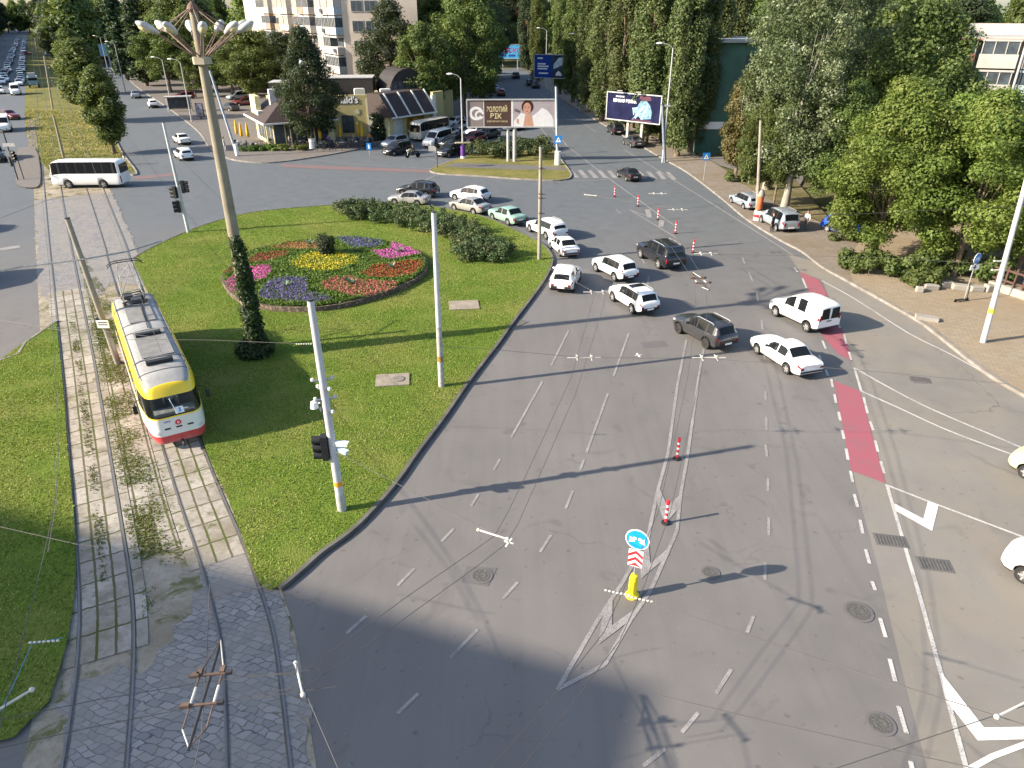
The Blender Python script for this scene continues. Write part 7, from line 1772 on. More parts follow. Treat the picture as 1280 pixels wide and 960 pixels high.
k = MB(); k.box((0, 5.8, 13.35), (8.6, 13.2, .3)); k.build('roof', AG, t)
k = MB(); k.box((-2.2, -.06, 3.5), (3.4, .1, .9)); k.build('white_signboard', M_SWHITE, t)
for z in (5.5, 8.5, 11): k = MB(); k.box((1.9, -.04, z), (1.2, .1, 1.5)); k.build('window', M_WINDOW, t)
t = empty('orange_tower', (4.5, 340, 0), 0, 'tall far apartment tower with an orange side beyond the street end', 'building')
k = MB(); k.box((-14, 0, 22), (20, 14, 44)); k.build('wall', AW, t); k = MB(); k.box((-1.2, -.3, 17), (5.4, 14, 34)); k.build('orange_wing', pm('orange_brick', (.42, .13, .07), .8, var=.15, scale=.5), t)
for z in range(3, 42, 3):
    for x in (-22, -19, -16, -13, -10, -7): k = MB(); k.box((x, -7.05, z), (1.6, .1, 1.5)); k.build('window', M_WINDOW, t)
# the tall block behind the viewpoint that shades the foreground
t = empty('unseen_tower_block', (-69.5, -6.9, 0), 0, 'tall apartment block outside the picture whose shadow falls on the foreground road', 'building')
dl = Vector((-.945, .335)).normalized(); db = Vector((-.335, -.945)).normalized(); hh = 37.0
cc = Vector((2.9, 13.65)) - Vector((math.cos(SUN_AZ), math.sin(SUN_AZ))) * (hh / math.tan(SUN_EL)); t.location = (cc.x, cc.y, 0)
k = MB(); k.prism([(0, 0), tuple(dl * 52), tuple(dl * 52 + db * 16), tuple(db * 16)], 0, hh); k.build('wall', AB, t); k = MB(); k.box((0, 0, 0), (1, 1, 1)) if False else k.prism([tuple(-dl * .4 - db * .4), tuple(dl * 52.4 - db * .4), tuple(dl * 52.4 + db * 16.4), tuple(-dl * .4 + db * 16.4)], hh + .01, hh + .3); k.build('roof', AG, t)

# ---------------------------------------------------------------- small things on the right pavement
b = G(1200, 379); t = empty('kick_scooter', (b[0], b[1], .12), .3, 'black kick scooter standing on the right pavement', 'scooter')
k = MB(); k.box((0, 0, .13), (.75, .16, .05)); k.build('deck', M_BLACK, t)
for x in (-.45, .5): k = MB(); k.tube((x, -.03, .11), (x, .03, .11), .11, n=16); k.build('wheel', M_TYRE, t)
k = MB(); k.tube((.48, 0, .14), (.38, 0, 1.1), .03); k.path([(.38, -.25, 1.1), (.36, 0, 1.12), (.38, .25, 1.1)], .02); k.build('handlebar', M_BLACK, t)
for i, (p, s, l) in enumerate([((1148, 367), (.5, .35, .4), 'pale stone block leftmost in the rubble row by the trees'), ((1162, 364), (1.0, .4, .4), 'low broken stone second in the rubble row'), ((1181, 361), (.85, .45, .45), 'pale broad stone left of the cycle sign'), ((1199, 364), (1.1, .5, .4), 'largest pale stone just left of the cycle sign post'), ((1219, 366), (.9, .45, .4), 'pale stone right of the cycle sign post'), ((1234, 366), (.6, .5, .5), 'rightmost pale stone in the rubble row')]):
    b = G(*p); k = MB(); k.box((0, 0, s[2] / 2), s); o = k.build('stone_block', M_CONC, None, None, (b[0], b[1], .1)); o.rotation_euler = (.06 * (i % 2), .05, .2 * (i % 3 - 1)); bm = o.modifiers.new('bevel', 'BEVEL'); bm.width = .07; bm.segments = 2; tag(o, l, 'stone', 'rubble stones along the trees')
b = G(1157, 402); k = MB(); k.box((0, 0, .12), (1.25, .5, .24)); o = k.build('kerb_block', M_CONC, None, None, (b[0], b[1], .12)); o.rotation_euler = (0, .06, -.35); tag(o, 'loose concrete kerb block lying on the pavement edge', 'kerb stone')
b = G(1285, 378); t = empty('wooden_fence', (b[0], b[1], .12), -1.15, 'short brown fence with a pale base at the right photo edge', 'fence')
k = MB(); k.box((0, 0, .25), (5.5, .4, .5)); k.build('base', M_CONC, t)
for i in range(9): k = MB(); k.box((-2.4 + i * .6, 0, 1.1), (.12, .14, 1.3)); k.build('post', pm('fence_brown', (.07, .042, .032), .8), t)
for z in (.8, 1.5): k = MB(); k.box((0, -.1, z), (5.3, .05, .14)); k.build('rail', pm('fence_brown', (.07, .042, .032), .8), t)

# ---------------------------------------------------------------- people
CL = {}
def cloth(c): 
    if c not in CL: CL[c] = pm('cloth_%d' % len(CL), c, .85, 0, .15, 8)
    return CL[c]
SKINM = pm('skin', (.42, .24, .17), .6, 0, .05, 6); HAIRM = pm('hair', (.035, .022, .015), .7, 0, .2, 12)
def person(loc, rz, label, top, legs, pose='stand', hair=HAIRM, group=None, scale=1.):
    t = empty('person', loc, rz, label, 'person', group); t.scale = (scale,) * 3
    if pose == 'stand': J = dict(pel=(0, 0, .95), chest=(0, 0, 1.28), neck=(0, 0, 1.50), head=(.02, 0, 1.60), top=(.02, 0, 1.72), hl=(0, .10, .90), kl=(.05, .11, .48), al=(0, .12, .08), tl=(.14, .13, .04), hr=(0, -.10, .90), kr=(-.01, -.11, .48), ar=(-.08, -.12, .08), tr=(.06, -.13, .04), sl=(0, .19, 1.42), el=(-.03, .25, 1.14), wl=(.08, .25, .92), fl=(.10, .24, .82), sr=(0, -.19, 1.42), er=(-.02, -.25, 1.14), wr=(.10, -.22, .94), fr=(.13, -.21, .84))
    else: J = dict(pel=(0, 0, .82), chest=(.10, 0, 1.14), neck=(.16, 0, 1.36), head=(.20, 0, 1.46), top=(.21, 0, 1.58), hl=(.02, .11, .80), kl=(.42, .20, .72), al=(.28, .20, .36), tl=(.42, .20, .32), hr=(.02, -.11, .80), kr=(.42, -.20, .72), ar=(.28, -.20, .36), tr=(.42, -.20, .32), sl=(.13, .20, 1.28), el=(.30, .30, 1.08), wl=(.52, .30, 1.06), fl=(.60, .28, 1.05), sr=(.13, -.20, 1.28), er=(.30, -.30, 1.08), wr=(.52, -.30, 1.06), fr=(.60, -.28, 1.05))
    rad = dict(pel=.145, chest=.155, neck=.06, head=.095, top=.085, hl=.10, kl=.062, al=.042, tl=.04, hr=.10, kr=.062, ar=.042, tr=.04, sl=.06, el=.045, wl=.033, fl=.035, sr=.06, er=.045, wr=.033, fr=.035)
    nm = list(J); ed = [('pel', 'chest'), ('chest', 'neck'), ('neck', 'head'), ('head', 'top'), ('pel', 'hl'), ('hl', 'kl'), ('kl', 'al'), ('al', 'tl'), ('pel', 'hr'), ('hr', 'kr'), ('kr', 'ar'), ('ar', 'tr'), ('chest', 'sl'), ('sl', 'el'), ('el', 'wl'), ('wl', 'fl'), ('chest', 'sr'), ('sr', 'er'), ('er', 'wr'), ('wr', 'fr')]
    me = bpy.data.meshes.new('sk'); me.from_pydata([J[k] for k in nm], [(nm.index(a), nm.index(b)) for a, b in ed], []); o = bpy.data.objects.new('sk', me); COL.objects.link(o)
    md = o.modifiers.new('s', 'SKIN'); 
    for i, k in enumerate(nm): me.skin_vertices[0].data[i].radius = (rad[k] * (.8 if k in ('pel', 'chest') else 1), rad[k]); me.skin_vertices[0].data[i].use_root = (k == 'pel')
    o.modifiers.new('u', 'SUBSURF').levels = 1
    dg = bpy.context.evaluated_depsgraph_get(); me2 = bpy.data.meshes.new_from_object(o.evaluated_get(dg)); bpy.data.objects.remove(o)
    for m_ in (cloth(top), cloth(legs), SKINM, M_BLACK): me2.materials.append(m_)
    jp = {k: Vector(J[k]) for k in nm}
    grp = {'neck': 2, 'head': 2, 'top': 2, 'wl': 2, 'fl': 2, 'wr': 2, 'fr': 2, 'hl': 1, 'kl': 1, 'hr': 1, 'kr': 1, 'al': 1, 'ar': 1, 'tl': 3, 'tr': 3, 'pel': 1}
    for p in me2.polygons:
        k = min(nm, key=lambda q: (jp[q] - p.center).length - rad[q]); p.material_index = grp.get(k, 0); p.use_smooth = True
    me2.name = 'body'; b = bpy.data.objects.new('body', me2); COL.objects.link(b); parent(b, t)
    h = J['top']; k = MB(); k.ball((h[0] - .025, 0, h[2] + .0), (.105, .095, .10), 10, 7); k.build('hair', hair, t, True)
    hd = J['head']; k = MB(); k.ball((hd[0] + .10, 0, hd[2] + .03), (.025, .018, .03), 6, 5); k.build('nose', SKINM, t, True)
    return t
pp = G(964, 291.5); person((pp[0], pp[1], .0), 2.4, 'person in dark clothes standing at the road side of the silver minivan', (.03, .03, .035), (.02, .022, .03))
pp = G(1006, 290); person((pp[0], pp[1], .1), -2.5, 'person in a white top and dark shorts behind the silver minivan', (.55, .55, .56), (.09, .09, .11))
pp = G(157, 206); person((pp[0], pp[1], .0), 1.0, 'person in a dark top and pale trousers on the median behind the white bus', (.03, .03, .04), (.40, .38, .40))
pp = G(282, 190); person((pp[0], pp[1], .12), .0, 'person in white clothes walking by the wrapped pole at the restaurant corner', (.6, .6, .6), (.5, .5, .52))
for i, (p, l) in enumerate([((363, 186), 'person in white standing under the pavilion eave'), ((412, 186), 'person in purple on the restaurant terrace'), ((443, 184), 'person in grey on the restaurant terrace by the parasols'), ((463, 183), 'person in an orange top at the right end of the terrace')]):
    b = G(*p); person((b[0], b[1], .12), i * 1.7, l, [(.6, .6, .6), (.15, .05, .2), (.2, .2, .22), (.5, .2, .06)][i], (.04, .04, .06))
pp = G(69, 83); person((pp[0], pp[1], .02), 1.0, 'tiny person in dark clothes crossing the tram median far away', (.05, .03, .04), (.04, .04, .06))
fd = TRAM['front'] - TRAM['d'] * 1.85; person((fd.x, fd.y, .62), TRAM['ang'], 'tram driver in a white shirt behind the windscreen', (.6, .6, .6), (.05, .05, .07), 'ride')
# motorcycle and rider
b = G(516, 197); ma = math.radians(200); t = empty('motorcycle', (b[0], b[1], .004), ma, 'green and dark motorcycle waiting beside the black car', 'motorcycle')
for x in (-.68, .70):
    k = MB(); k.lathe([(.20, -.05), (.30, -.06), (.31, 0), (.30, .06), (.20, .05), (.2, -.05)], (0, 0, 0), 18, 0, Matrix.Rotation(PI / 2, 3, 'X')); o = k.build('wheel', M_TYRE, t, True); o.location = (x, 0, .31); k = MB(); k.tube((0, -.03, 0), (0, .03, 0), .19, n=14); k.build('rim', M_RIM2, o)
k = MB(); k.box((0, 0, .45), (.5, .28, .34)); k.tube((.05, 0, .62), (-.68, 0, .31), .04); k.build('engine', M_DARK, t)
k = MB(); k.ball((.2, 0, .78), (.32, .16, .16), 12, 7); k.build('tank', paint('olive_paint', (.10, .13, .04)), t, True)
k = MB(); k.box((-.38, 0, .78), (.75, .26, .10)); k.build('seat', M_BLACK, t)
k = MB(); k.tube((.70, .09, .31), (.48, .09, 1.0), .03); k.tube((.70, -.09, .31), (.48, -.09, 1.0), .03); k.path([(.40, -.36, 1.06), (.5, 0, 1.0), (.40, .36, 1.06)], .018); k.build('fork', M_STEEL, t)
k = MB(); k.ball((.66, 0, .88), (.12, .12, .13), 10, 6); k.build('headlight', M_HEAD, t, True)
r = person((b[0] - .25 * math.cos(ma), b[1] - .25 * math.sin(ma), .0), ma, 'motorcycle rider in dark clothes and helmet', (.025, .03, .02), (.02, .02, .025), 'ride', M_BLACK)
# ---------------------------------------------------------------- vehicles at the junction
Q1 = 'cars queueing round the lawn'
wheel_car('sedan_car', 'silver sedan at the front of the inner queue beside the rose bushes', 'sedan', PS, (493.2, 256.3), (521.6, 258.3), 1, 'car', Q1)
wheel_car('suv_car', 'black car beside the silver sedan at the front of the outer queue', 'hatch', PB, (504.0, 246), (533, 248.2), 1, 'car', Q1)
wheel_car('hatchback_car', 'white hatchback behind the black car, beside the silver coupe', 'hatch', PW, (568.8, 250.8), (594, 255), 1, 'car', Q1)
wheel_car('sedan_car', 'silver beige sedan with a sunroof in front of the mint car', 'sedan', paint('champagne_paint', (.36, .355, .34), .3, .4), (567.7, 263.4), (591.7, 269), 1, 'car', Q1)
wheel_car('old_sedan', 'mint green old boxy sedan', 'old_sedan', PMG, (615.7, 275), (634.8, 282), 1, 'car', Q1)
wheel_car('estate_car', 'white estate car partly behind the concrete pole', 'wagon', PW, (662.4, 290), (682.5, 299.4), 1, 'car', Q1)
wheel_car('old_sedan', 'white old boxy sedan right of the concrete pole', 'old_sedan', PW, (687.2, 311), (698.4, 320.7), 1, 'car', Q1)
wheel_car('suv_car', 'white small suv driving away close to the lawn kerb', 'hatch', PW, (725.7, 348), (717.2, 366), -1, 'car', Q1)
wheel_car('suv_car', 'white suv with tall red rear lamps', 'crv', PW, (743.4, 339.8), (766.3, 352), 1, 'car', Q1)
wheel_car('offroad_car', 'black offroader with silver roof rails', 'offroader', PNV, (800.5, 322.8), (822.5, 336), 1, 'car', Q1)
wheel_car('suv_car', 'white suv with a dark sunroof in the middle of the queue', 'suv_sunroof', PW, (764.3, 376.8), (788.3, 392.4), 1, 'car', Q1)
wheel_car('suv_car', 'dark grey suv with a black glass roof and dark wheels', 'suv_dark_roof', PGR, (846.6, 416.8), (880.5, 436), 1, 'car', Q1, dark_rim=True)
wheel_car('panel_van', 'white small panel van on the red cycle lane', 'small_van', PW, (969.2, 395.3), (1007.6, 414.7), 1, 'van')
wheel_car('sedan_car', 'white long boxy sedan nearest the red cycle lane', 'mercedes', PW, (944.7, 442.5), (981.3, 467.4), 1, 'car', Q1)
wheel_car('sedan_car', 'black sedan on the zebra crossing', 'sedan', PB, (772.0, 221.5), (781.5, 226.5), 1)
wheel_car('estate_car', 'silver estate car parked before the orange wrapped pole', 'wagon', PSB, (913.4, 254.5), (928.4, 262.2), 1)
wheel_car('minivan', 'silver minivan parked on the right pavement edge', 'minivan', PSB, (951.3, 279), (969.8, 289.6), 1)
wheel_car('hatchback_car', 'blue car half hidden under the right maple', 'hatch', PBL, (1056, 297), (1040, 292.5), -1)
wheel_car('hatchback_car', 'white and green car entering at the right photo edge', 'hatch', PGN, (1300, 607), (1345, 626), 1)
wheel_car('hatchback_car', 'white car nose at the lower right photo edge', 'hatch', PW, (1297, 738), (1365, 770), 1)
FST = Vector(G(690, 128)) - Vector(G(745, 165)); FANG = math.atan2(FST.y, FST.x)
street_car('suv_car', 'black suv driving up the far street beside the dark poster', 'suv', PB, (773.5, 170), FANG, far=False)
street_car('sedan_car', 'dark grey car following the black suv up the far street', 'sedan', PDG, (799, 186), FANG + .1, far=False)
FC = 'cars along the far street'
for p, kd, pt, lab in [((646, 99), 'suv', PB, 'black car on the far street left of the blue billboard'), ((664, 108), 'hatch', PB, 'left one of two dark cars below the blue billboard'), ((671, 111), 'sedan', PDG, 'right one of two dark cars below the blue billboard'), ((611, 108), 'hatch', PW, 'white car farthest along the left kerb of the far street'), ((620, 116), 'sedan', PSB, 'blue silver car along the left kerb of the far street'), ((627, 121), 'hatch', PRD, 'red car along the left kerb of the far street just above the billboard'), ((622, 93), 'van', PNV, 'dark blue van at the bend of the far street')]:
    street_car('parked_car', lab, kd, pt, p, FANG, group=FC)
# the crossing bus and the cars on the left street
wheel_car('minibus', 'white minibus crossing the tram tracks', 'bus', PW, (87.5, 235.5), (131, 235.2), 1, 'bus')
wheel_car('estate_car', 'white estate car driving away on the left street', 'wagon', PW, (217, 196), (227, 202.2), 1)
wheel_car('sedan_car', 'white sedan just ahead of the white estate car', 'sedan', PW, (216.5, 177.5), (224.5, 182), 1)
SG = 'cars on the left street'
street_car('sedan_car', 'grey car driving away beyond the first street light', 'sedan', PSB, (170, 123.5), LANG - .15, group=SG)
street_car('hatchback_car', 'small white car by the bus shelter kerb', 'hatch', PW, (193, 135.5), LANG - .05, group=SG)
AW_ = LANG + PI
street_car('delivery_van', 'white delivery van at the left photo edge behind the route sign', 'van', PW, (6, 166), AW_, 'van', SG, far=False)
street_car('delivery_van', 'white van in the right lane of the oncoming queue', 'van', PW, (20.6, 119.5), AW_, 'van', SG, far=False)
street_car('suv_car', 'dark car at the left photo edge below the white van', 'offroader', PDG, (-1, 204), AW_ + .1, group=SG, far=False)
place_vehicle('hatchback_car', 'dark red car behind the nearer white van', 'car', 'hatch', PRD, Vector(G(13, 149)), AW_ + .5, SG, far=True)
cols = [PW, PSB, PW, PDG, PS, PW, PSB, PW, PB, PW, PS, PDG, PW, PRD, PS]
cname = {id(PW): 'white', id(PSB): 'blue grey', id(PDG): 'dark grey', id(PS): 'silver', id(PB): 'black', id(PRD): 'dark red'}
base_r = Vector(G(25.5, 107)); base_l = Vector(G(5, 105)); i = 0
ords = ['first', 'second', 'third', 'fourth', 'fifth', 'sixth', 'seventh', 'eighth', 'ninth', 'tenth', 'eleventh', 'twelfth', 'thirteenth', 'fourteenth', 'fifteenth', 'sixteenth', 'seventeenth', 'eighteenth', 'nineteenth', 'twentieth', 'twenty first', 'twenty second', 'twenty third', 'twenty fourth', 'twenty fifth', 'twenty sixth']
rc = random.Random(8)
for lane, b0, n in (('right', base_r, 26), ('left', base_l, 26)):
    dd = 0
    for k in range(n):
        pt = cols[(k * 2 + (lane == 'left') * 5) % len(cols)]; kd = rc.choice(['sedan', 'hatch', 'suv', 'wagon', 'hatch'])
        p = b0 + LEFTDIR * dd + Vector((rc.uniform(-.45, .45), 0)); d = Vector((math.cos(AW_), math.sin(AW_)))
        place_vehicle('queue_car', '%s car, %s in the %s lane of the far left queue' % (cname[id(pt)], ords[k], lane), 'car', kd, pt, p, AW_, 'queue of cars on the left street', far=True)
        dd += rc.uniform(6.2, 9.5) * (1 + k * .05)
place_vehicle('hatchback_car', 'white car at the left photo edge beside the white van', 'car', 'hatch', PW, Vector(G(1, 117)), AW_, SG, far=True)
place_vehicle('hatchback_car', 'bright red car standing across the tram median', 'car', 'hatch', PRB, Vector(G(33, 69)), LANG - 1.5, SG, far=True)
place_vehicle('hatchback_car', 'white car beyond the median trees', 'car', 'hatch', PW, Vector(G(64, 70)), LANG - 1.5, SG, far=True)
for (p, kd, pt, lab) in [((30, 340), 'van', PW, ''), ((30, 280), 'suv', PW, '')][:0]: pass
for y, kd, lab in ((358, 'van', 'white van just outside the left edge whose shadow lies on the road'), (292, 'suv', 'white car just outside the left edge whose shadow lies on the road')):
    q = Vector(G(-62 if y > 300 else -52, y)); place_vehicle('delivery_van' if kd == 'van' else 'suv_car', lab, 'van' if kd == 'van' else 'car', kd, PW, q, AW_ - .25)
# blue utility truck on the tracks
b = Vector(G(43.5, 110)) + LEFTDIR * 3.2; t = empty('utility_truck', (b.x, b.y, .05), AW_, 'faded blue utility truck standing on the tram tracks', 'truck')
k = MB(); k.box((1.9, 0, 1.5), (1.7, 2.2, 1.5)); k.box((2.95, 0, 1.1), (.9, 1.9, .9)); k.build('cab', PTB, t); k = MB(); k.box((2.77, 0, 1.85), (.04, 1.9, .6)); k.build('windshield', M_GLASS, t)
k = MB(); k.box((-1.3, 0, 1.0), (4.4, 2.2, .25)); k.box((-1.6, 0, 1.7), (3.2, 2.1, 1.2)); k.build('load_bed', PTB, t); k = MB(); k.box((-.3, 0, 2.7), (4.6, .5, .4)); k.box((1.6, 0, 2.75), (1.2, 1.6, .9)); k.build('lift_platform', M_GPOLE, t)
for x in (2.7, -1.9):
    for y in (.95, -.95): k = MB(); k.tube((x, y - .15, .5), (x, y + .15, .5), .5, n=14); k.build('wheel', M_TYRE, t)
for y in (.7, -.7): k = MB(); k.tube((3.4, y, 1.0), (3.45, y, 1.0), .14); k.build('headlight', M_HEAD, t)
# vehicles in front of and beside the restaurant
PK = 'vehicles by the restaurant'
wheel_car('suv_car', 'black car with white plate waiting in front of the restaurant', 'suv', PB, (489.5, 196), (514, 191.5), 1, 'car', PK)
wheel_car('suv_car', 'silver blue car behind the waiting black car', 'suv', PSB, (487, 187.5), (511, 182.5), 1, 'car', PK)
wheel_car('delivery_van', 'white minibus van beside the old bus', 'van', PW, (543, 185.5), (562, 180.5), 1, 'van', PK)
loc, rz, _s = by_wheels('bus', (527, 178), (561, 170), 1); place_vehicle('old_bus', 'cream roofed old bus parked at the restaurant', 'bus', 'bus', paint('cream_bus_paint', (.48, .45, .38), .45), loc, rz, PK)
wheel_car('suv_car', 'black suv at the kerb left of the billboard light post', 'suv', PB, (559, 198), (577.5, 193), 1, 'car', PK)
for f, r, kd, pt, lab in [((563, 187), (580, 182.5), 'suv', PB, 'black car second from the billboard light post'), ((589, 181), (604.5, 178), 'hatch', PRD, 'dark red hatchback below the jewellery billboard'), ((592, 171.5), (607, 168.5), 'sedan', PW, 'white sedan behind the dark red hatchback'), ((608, 175), (622, 172), 'sedan', PDG, 'dark grey sedan right of the dark red hatchback'), ((579, 166), (594, 162.5), 'suv', PS, 'silver car farthest left in the billboard parking row'), ((566, 160), (580, 157), 'wagon', PW, 'white car nearest the trees behind the billboard'), ((643, 164), (655, 162), 'sedan', PSB, 'blue grey sedan below the middle of the jewellery billboard'), ((549, 140), (562, 138), 'hatch', PW, 'white car parked behind the drive through'), ((558, 175), (572, 171), 'sedan', PSB, 'blue grey sedan between the white van and the billboard')]:
    loc, rz, _s = by_wheels(kd, f, r, 1); place_vehicle('parked_car', lab, 'car', kd, pt, loc, rz, PK, far=True)
for f, r, kd, pt, lab in [((292, 126), (308, 124.5), 'minivan', PSB, 'silver minivan in the parking place left of the restaurant roof'), ((301, 133), (312, 132), 'hatch', PRD, 'dark red car behind the pavilion parapet'), ((278, 138), (288, 140), 'sedan', PDG, 'dark car by the wrapped pole in the parking place'), ((222, 125), (238, 124), 'wagon', PRD, 'dark red car near the bus shelter')]:
    loc, rz, _s = by_wheels(kd, f, r, 1); place_vehicle('parked_car', lab, 'car', kd, pt, loc, rz, 'cars in the left parking place', far=True)
# bus shelter, poster stand
b = G(226, 140); t = empty('bus_shelter', (b[0], b[1], .12), .3, 'glass and steel bus shelter on the left street', 'bus shelter')
for x in (-2, 2):
    for y in (-.7, .7): k = MB(); k.tube((x, y, 0), (x, y, 2.5), .05); k.build('post', M_STEEL, t)
k = MB(); k.box((0, 0, 2.55), (4.6, 1.9, .12)); k.build('roof', M_LGREY, t); k = MB(); k.box((0, .72, 1.3), (4.0, .05, 2.0)); k.build('glass_wall', M_WINDOW, t); k = MB(); k.box((0, .3, .45), (3, .4, .08)); k.build('bench', BARK, t)
b = G(252, 150); t = empty('poster_stand', (b[0], b[1], .12), -.2, 'small dark poster stand right of the bus shelter', 'poster stand'); k = MB(); k.box((0, 0, 1.5), (1.4, .2, 2.2)); k.build('panel', M_DARK, t); k = MB(); k.box((0, -.12, 1.5), (1.2, .02, 1.9)); k.build('poster', pm('street_poster', (.10, .11, .16), .5, var=.8, scale=1.6), t); k = MB(); k.box((0, 0, .2), (.3, .2, .5)); k.build('foot', M_DARK, t)

# ---------------------------------------------------------------- overhead wires
def wire(label, pts, r=.0085, fit=(), group='overhead wires', m=None):
    """pts: (pixel x, pixel y, height); fit: (kind, index or position)"""
    P = [V(*p) for p in pts]; o = P[0].copy(); t = empty('overhead_wire', o, 0, label, 'overhead wire', group)
    Q = []
    for i in range(len(P) - 1):
        for k in range(4): Q.append(P[i].lerp(P[i + 1], k / 4) - o)
    Q.append(P[-1] - o); MB().path(Q, r, 5).build('cable', m or M_WIRE, t)
    for kind, x, y, z, ang in fit:
        c = V(x, y, z) - o; R = Matrix.Rotation(ang, 3, 'Z'); k = MB()
        if kind == 'cross':
            for q in (-.28, .28): k.box(c + R @ Vector((q, 0, 0)), (.025, .55, .025), M=R); k.box(c + R @ Vector((q, 0, .05)), (.08, .06, .07), M=R)
            k.box(c, (1.3, .028, .028), M=R)
        elif kind == 'string':
            for q in range(7): k.ball(c + R @ Vector((-.27 + q * .09, 0, 0)), (.038, .026, .026), 8, 5)
        elif kind == 'rod': k.tube(c + R @ Vector((-.45, 0, 0)), c + R @ Vector((.45, 0, 0)), .024, n=8); k.ball(c + R @ Vector((.42, 0, 0)), .055, 8, 5); k.ball(c + R @ Vector((-.42, 0, 0)), .05, 8, 5)
        elif kind == 'spot': k.box(c, (.05, .34, .03), M=R); k.box(c, (.26, .035, .03), M=R)
        elif kind == 'frog':
            L_ = lambda p, q, r, mi=0: k.tube(c + R @ Vector(p), c + R @ Vector(q), r, n=6, mi=mi)
            L_((0, -1.25, 0), (0, 1.35, 0), .028)                                       # the running wire's stiff middle
            for q in (-.22, .22):
                L_((q, -.8, 0), (q, -.25, 0), .016, 2); L_((q, -.25, 0), (q, .15, 0), .028, 1); L_((q, .15, 0), (q, .55, 0), .02, 2); L_((q, .55, 0), (0, 1.3, .05), .015, 2 if q < 0 else 1); L_((q, -.8, 0), (0, -1.2, 0), .015, 1 if q < 0 else 2)
                k.box(c + R @ Vector((q, .5, .04)), (.09, .16, .10), M=R, mi=2)
            for q in (-.30, .42): k.box(c + R @ Vector((0, q, .03)), (.85, .045, .04), M=R, mi=2); k.box(c + R @ Vector((.36, q, .05)), (.12, .09, .08), M=R, mi=0); k.box(c + R @ Vector((-.3, q, .05)), (.16, .09, .08), M=R, mi=2)
        k.build('insulator' if kind != 'frog' else 'wire_crossing', M_INS if kind != 'frog' else [M_DARK, M_INS, M_RUST], t)
    return t
ZW = 4.9
wire('left trolley wire of the pair over the middle lane', [(305, 845, ZW), (375, 842, ZW), (448, 790, ZW), (517, 740, ZW), (587, 692, ZW), (618, 670, ZW), (635, 640, ZW), (656, 597, ZW), (714, 472, ZW), (740, 380, ZW), (752, 340, ZW)], fit=[])
wire('right trolley wire of the pair over the middle lane', [(318, 868, ZW), (382, 858, ZW), (460, 806, ZW), (535, 752, ZW), (600, 705, ZW), (632, 680, ZW), (648, 654, ZW), (720, 491, ZW), (752, 390, ZW), (762, 350, ZW)], fit=[])
wire('left trolley wire of the pair over the median zone', [(600, 975, ZW), (690, 872, ZW), (755, 790, ZW), (785, 725, ZW), (823, 640, ZW), (843, 550, ZW), (860, 470, ZW), (870, 390, ZW), (868, 352, ZW), (840, 310, ZW), (770, 262, ZW)])
wire('right trolley wire of the pair over the median zone', [(640, 975, ZW), (715, 880, ZW), (775, 800, ZW), (806, 730, ZW), (838, 640, ZW), (858, 550, ZW), (875, 470, ZW), (884, 390, ZW), (882, 352, ZW), (856, 310, ZW), (785, 262, ZW)], fit=[('frog', 876, 352, ZW, .1)])
wire('span wire with white fittings beside the arrow sign running to the lower right', [(757, 735, 5.1), (810, 752, 5.1), (1030, 826, 5.3), (1300, 912, 5.7)], fit=[('string', 772, 741, 5.1, -.3), ('string', 800, 749, 5.1, -.3)])
wire('dark span wire low across the bottom right of the road', [(820, 868, 5.2), (960, 902, 5.4), (1230, 963, 5.8)])
wire('thin wire rising to the right from the bottom edge', [(1040, 962, 5.4), (1272, 885, 5.8), (1300, 876, 5.8)], fit=[('rod', 1266, 886, 5.8, .4)])
wire('span wire across the middle of the road with two white crosses', [(550, 433, 5.6), (630, 438, 5.3), (730, 447, 5.0), (886, 448, 5.0), (1100, 465, 5.5), (1262, 480, 5.9)], fit=[('cross', 730, 447, 4.95, 0), ('cross', 886, 447, 4.95, 0), ('spot', 798, 444, 5.0, .2)])
wire('span wire behind the white suvs with a white cross', [(676, 330, 5.6), (745, 366, 5.0), (760, 365, 5.0)], fit=[('cross', 746, 365, 4.95, 0)])
wire('span wire near the black offroader running to the right trees', [(840, 300, 5.2), (880, 317, 5.0), (1100, 322, 5.6), (1240, 330, 6)], fit=[('cross', 882, 317, 5.0, 0)])
wire('span wire with white fittings near the far median posts', [(676, 222, 6), (738, 244, 5.2), (850, 262, 5.2), (940, 250, 5.6)], fit=[('rod', 738, 244, 5.2, -.4), ('cross', 847, 262, 5.1, 0), ('cross', 822, 242, 5.2, 0)])
wire('span wire with a white rod over the lower road centre', [(420, 565, 5.9), (600, 658, 5.0), (648, 685, 5.0)], fit=[('rod', 616, 668, 5.0, -.45), ('spot', 636, 678, 5.0, -.45)])
wire('guy wire with a white insulator rod at the bottom left of the road', [(366, 828, 5.2), (382, 866, 5.1), (424, 964, 4.6)], fit=[('rod', 374, 848, 5.15, -1.15)])
wire('span wire between the tram and the signal pole', [(-10, 398, 5.9), (140, 424, 5.7), (262, 425, 5.8), (384, 430, 5.9)], fit=[('string', 380, 430, 5.9, 0)])
wire('pale wire crossing the left lawn from the left edge to the tracks', [(-10, 656, 5.0), (95, 680, 5.0), (120, 683, 5.0)])
wire('thin wire hanging along the left lawn', [(66, 560, 5.2), (72, 620, 5.2), (60, 690, 5.2)])
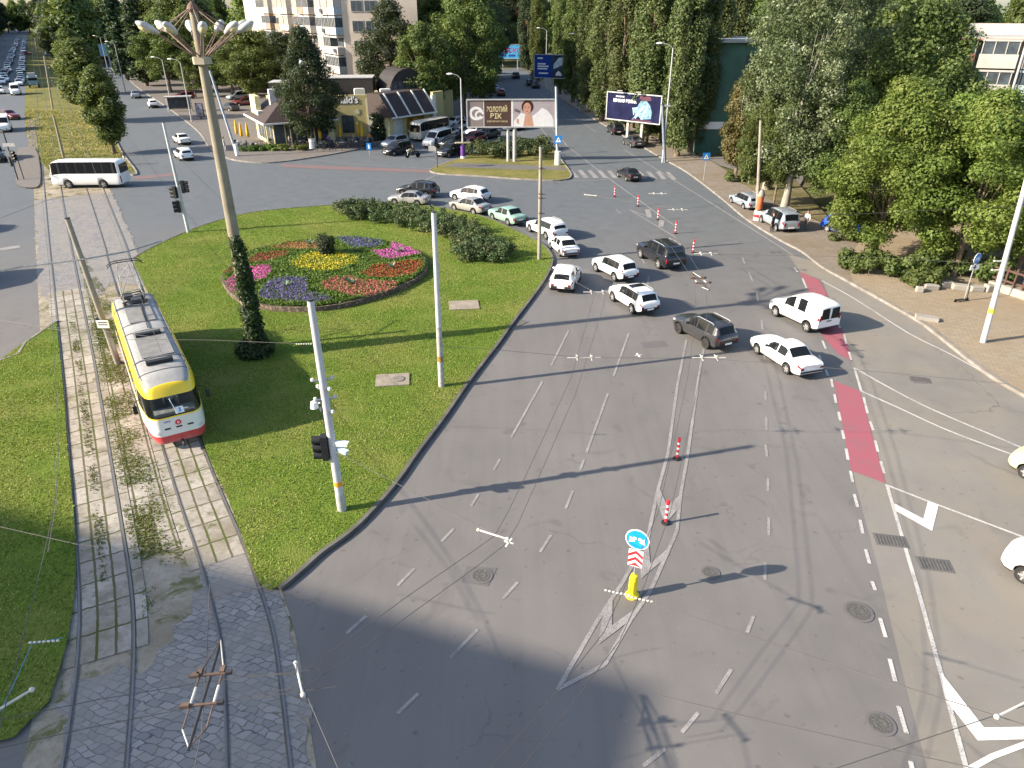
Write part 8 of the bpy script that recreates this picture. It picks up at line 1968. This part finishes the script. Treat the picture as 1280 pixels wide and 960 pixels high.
wire('bracket pipe through the leaning tram pole', [(-6, 340, 6.0), (30, 333, 6.0), (105, 324, 6.0), (160, 314, 6.0), (202, 301, 6.0)], r=.045, m=M_LGREY)
wire('thin cable under the bracket pipe at the leaning pole', [(-6, 275, 6.6), (60, 250, 6.6), (105, 242, 6.6)])
wire('wire between the leaning pole and the tram', [(-5, 404, 5.7), (120, 413, 5.6), (200, 422, 5.6)])
wire('contact frog of rods over the cobbled tram tracks', [(262, 730, 5.0), (259, 812, 5.0), (252, 915, 5.0), (240, 975, 5.0)], fit=[('frog', 257, 866, 5.0, .12)])
wire('pale span wire across the right tram rails with two clamps', [(240, 752, 5.0), (258, 748, 5.0), (322, 735, 5.0), (340, 730, 5.1)])
wire('dark span wire over the cobbles from the left lawn', [(0, 900, 5.3), (120, 875, 5.1), (260, 852, 5.0), (400, 836, 5.0)])
wire('second dark span wire over the cobbles from the left lawn', [(0, 935, 5.3), (120, 908, 5.1), (262, 880, 5.0), (420, 858, 5.0)])
wire('blue and white strain fitting at the lower left photo edge', [(78, 797, 5.4), (40, 805, 5.4), (14, 862, 5.2), (-8, 905, 5.1)], fit=[('rod', 10, 880, 5.15, .9), ('string', 55, 802, 5.4, .1)], m=pm('blue_strain_rod', (.10, .22, .34), .5))
wire('wire above the pavement trees between the right poles', [(985, 262, 7), (1060, 268, 7), (1180, 262, 7.4), (1290, 256, 7.6)])
TAw = [(p[0], p[1]) for p in clip(TA, 5, 120)]; TBw = [(p[0], p[1]) for p in clip(TB, 25, 120)]
for T, lab in ((TAw, 'tram contact wire over the left track'), (TBw, 'tram contact wire over the right track')):
    t = empty('overhead_wire', (T[0][0], T[0][1], 5.32), 0, lab, 'overhead wire', 'overhead wires'); MB().path([(x - T[0][0], y - T[0][1], 0) for x, y in T], .01, 4).build('cable', M_WIRE, t)
# tram poles along the median
for p, tp, lab in [((80, 198), (67, 145), 'thick concrete tram pole in the median behind the white bus'), ((66, 136), (55, 70), 'concrete tram pole farther up the median'), ((48, 74), (43, 44), 'distant concrete tram pole in the median')]:
    q = pole('tram_pole', lab, p, tp, .16, .12, M_POLE, group='tram poles in the median')
for y in (125, 150): pass
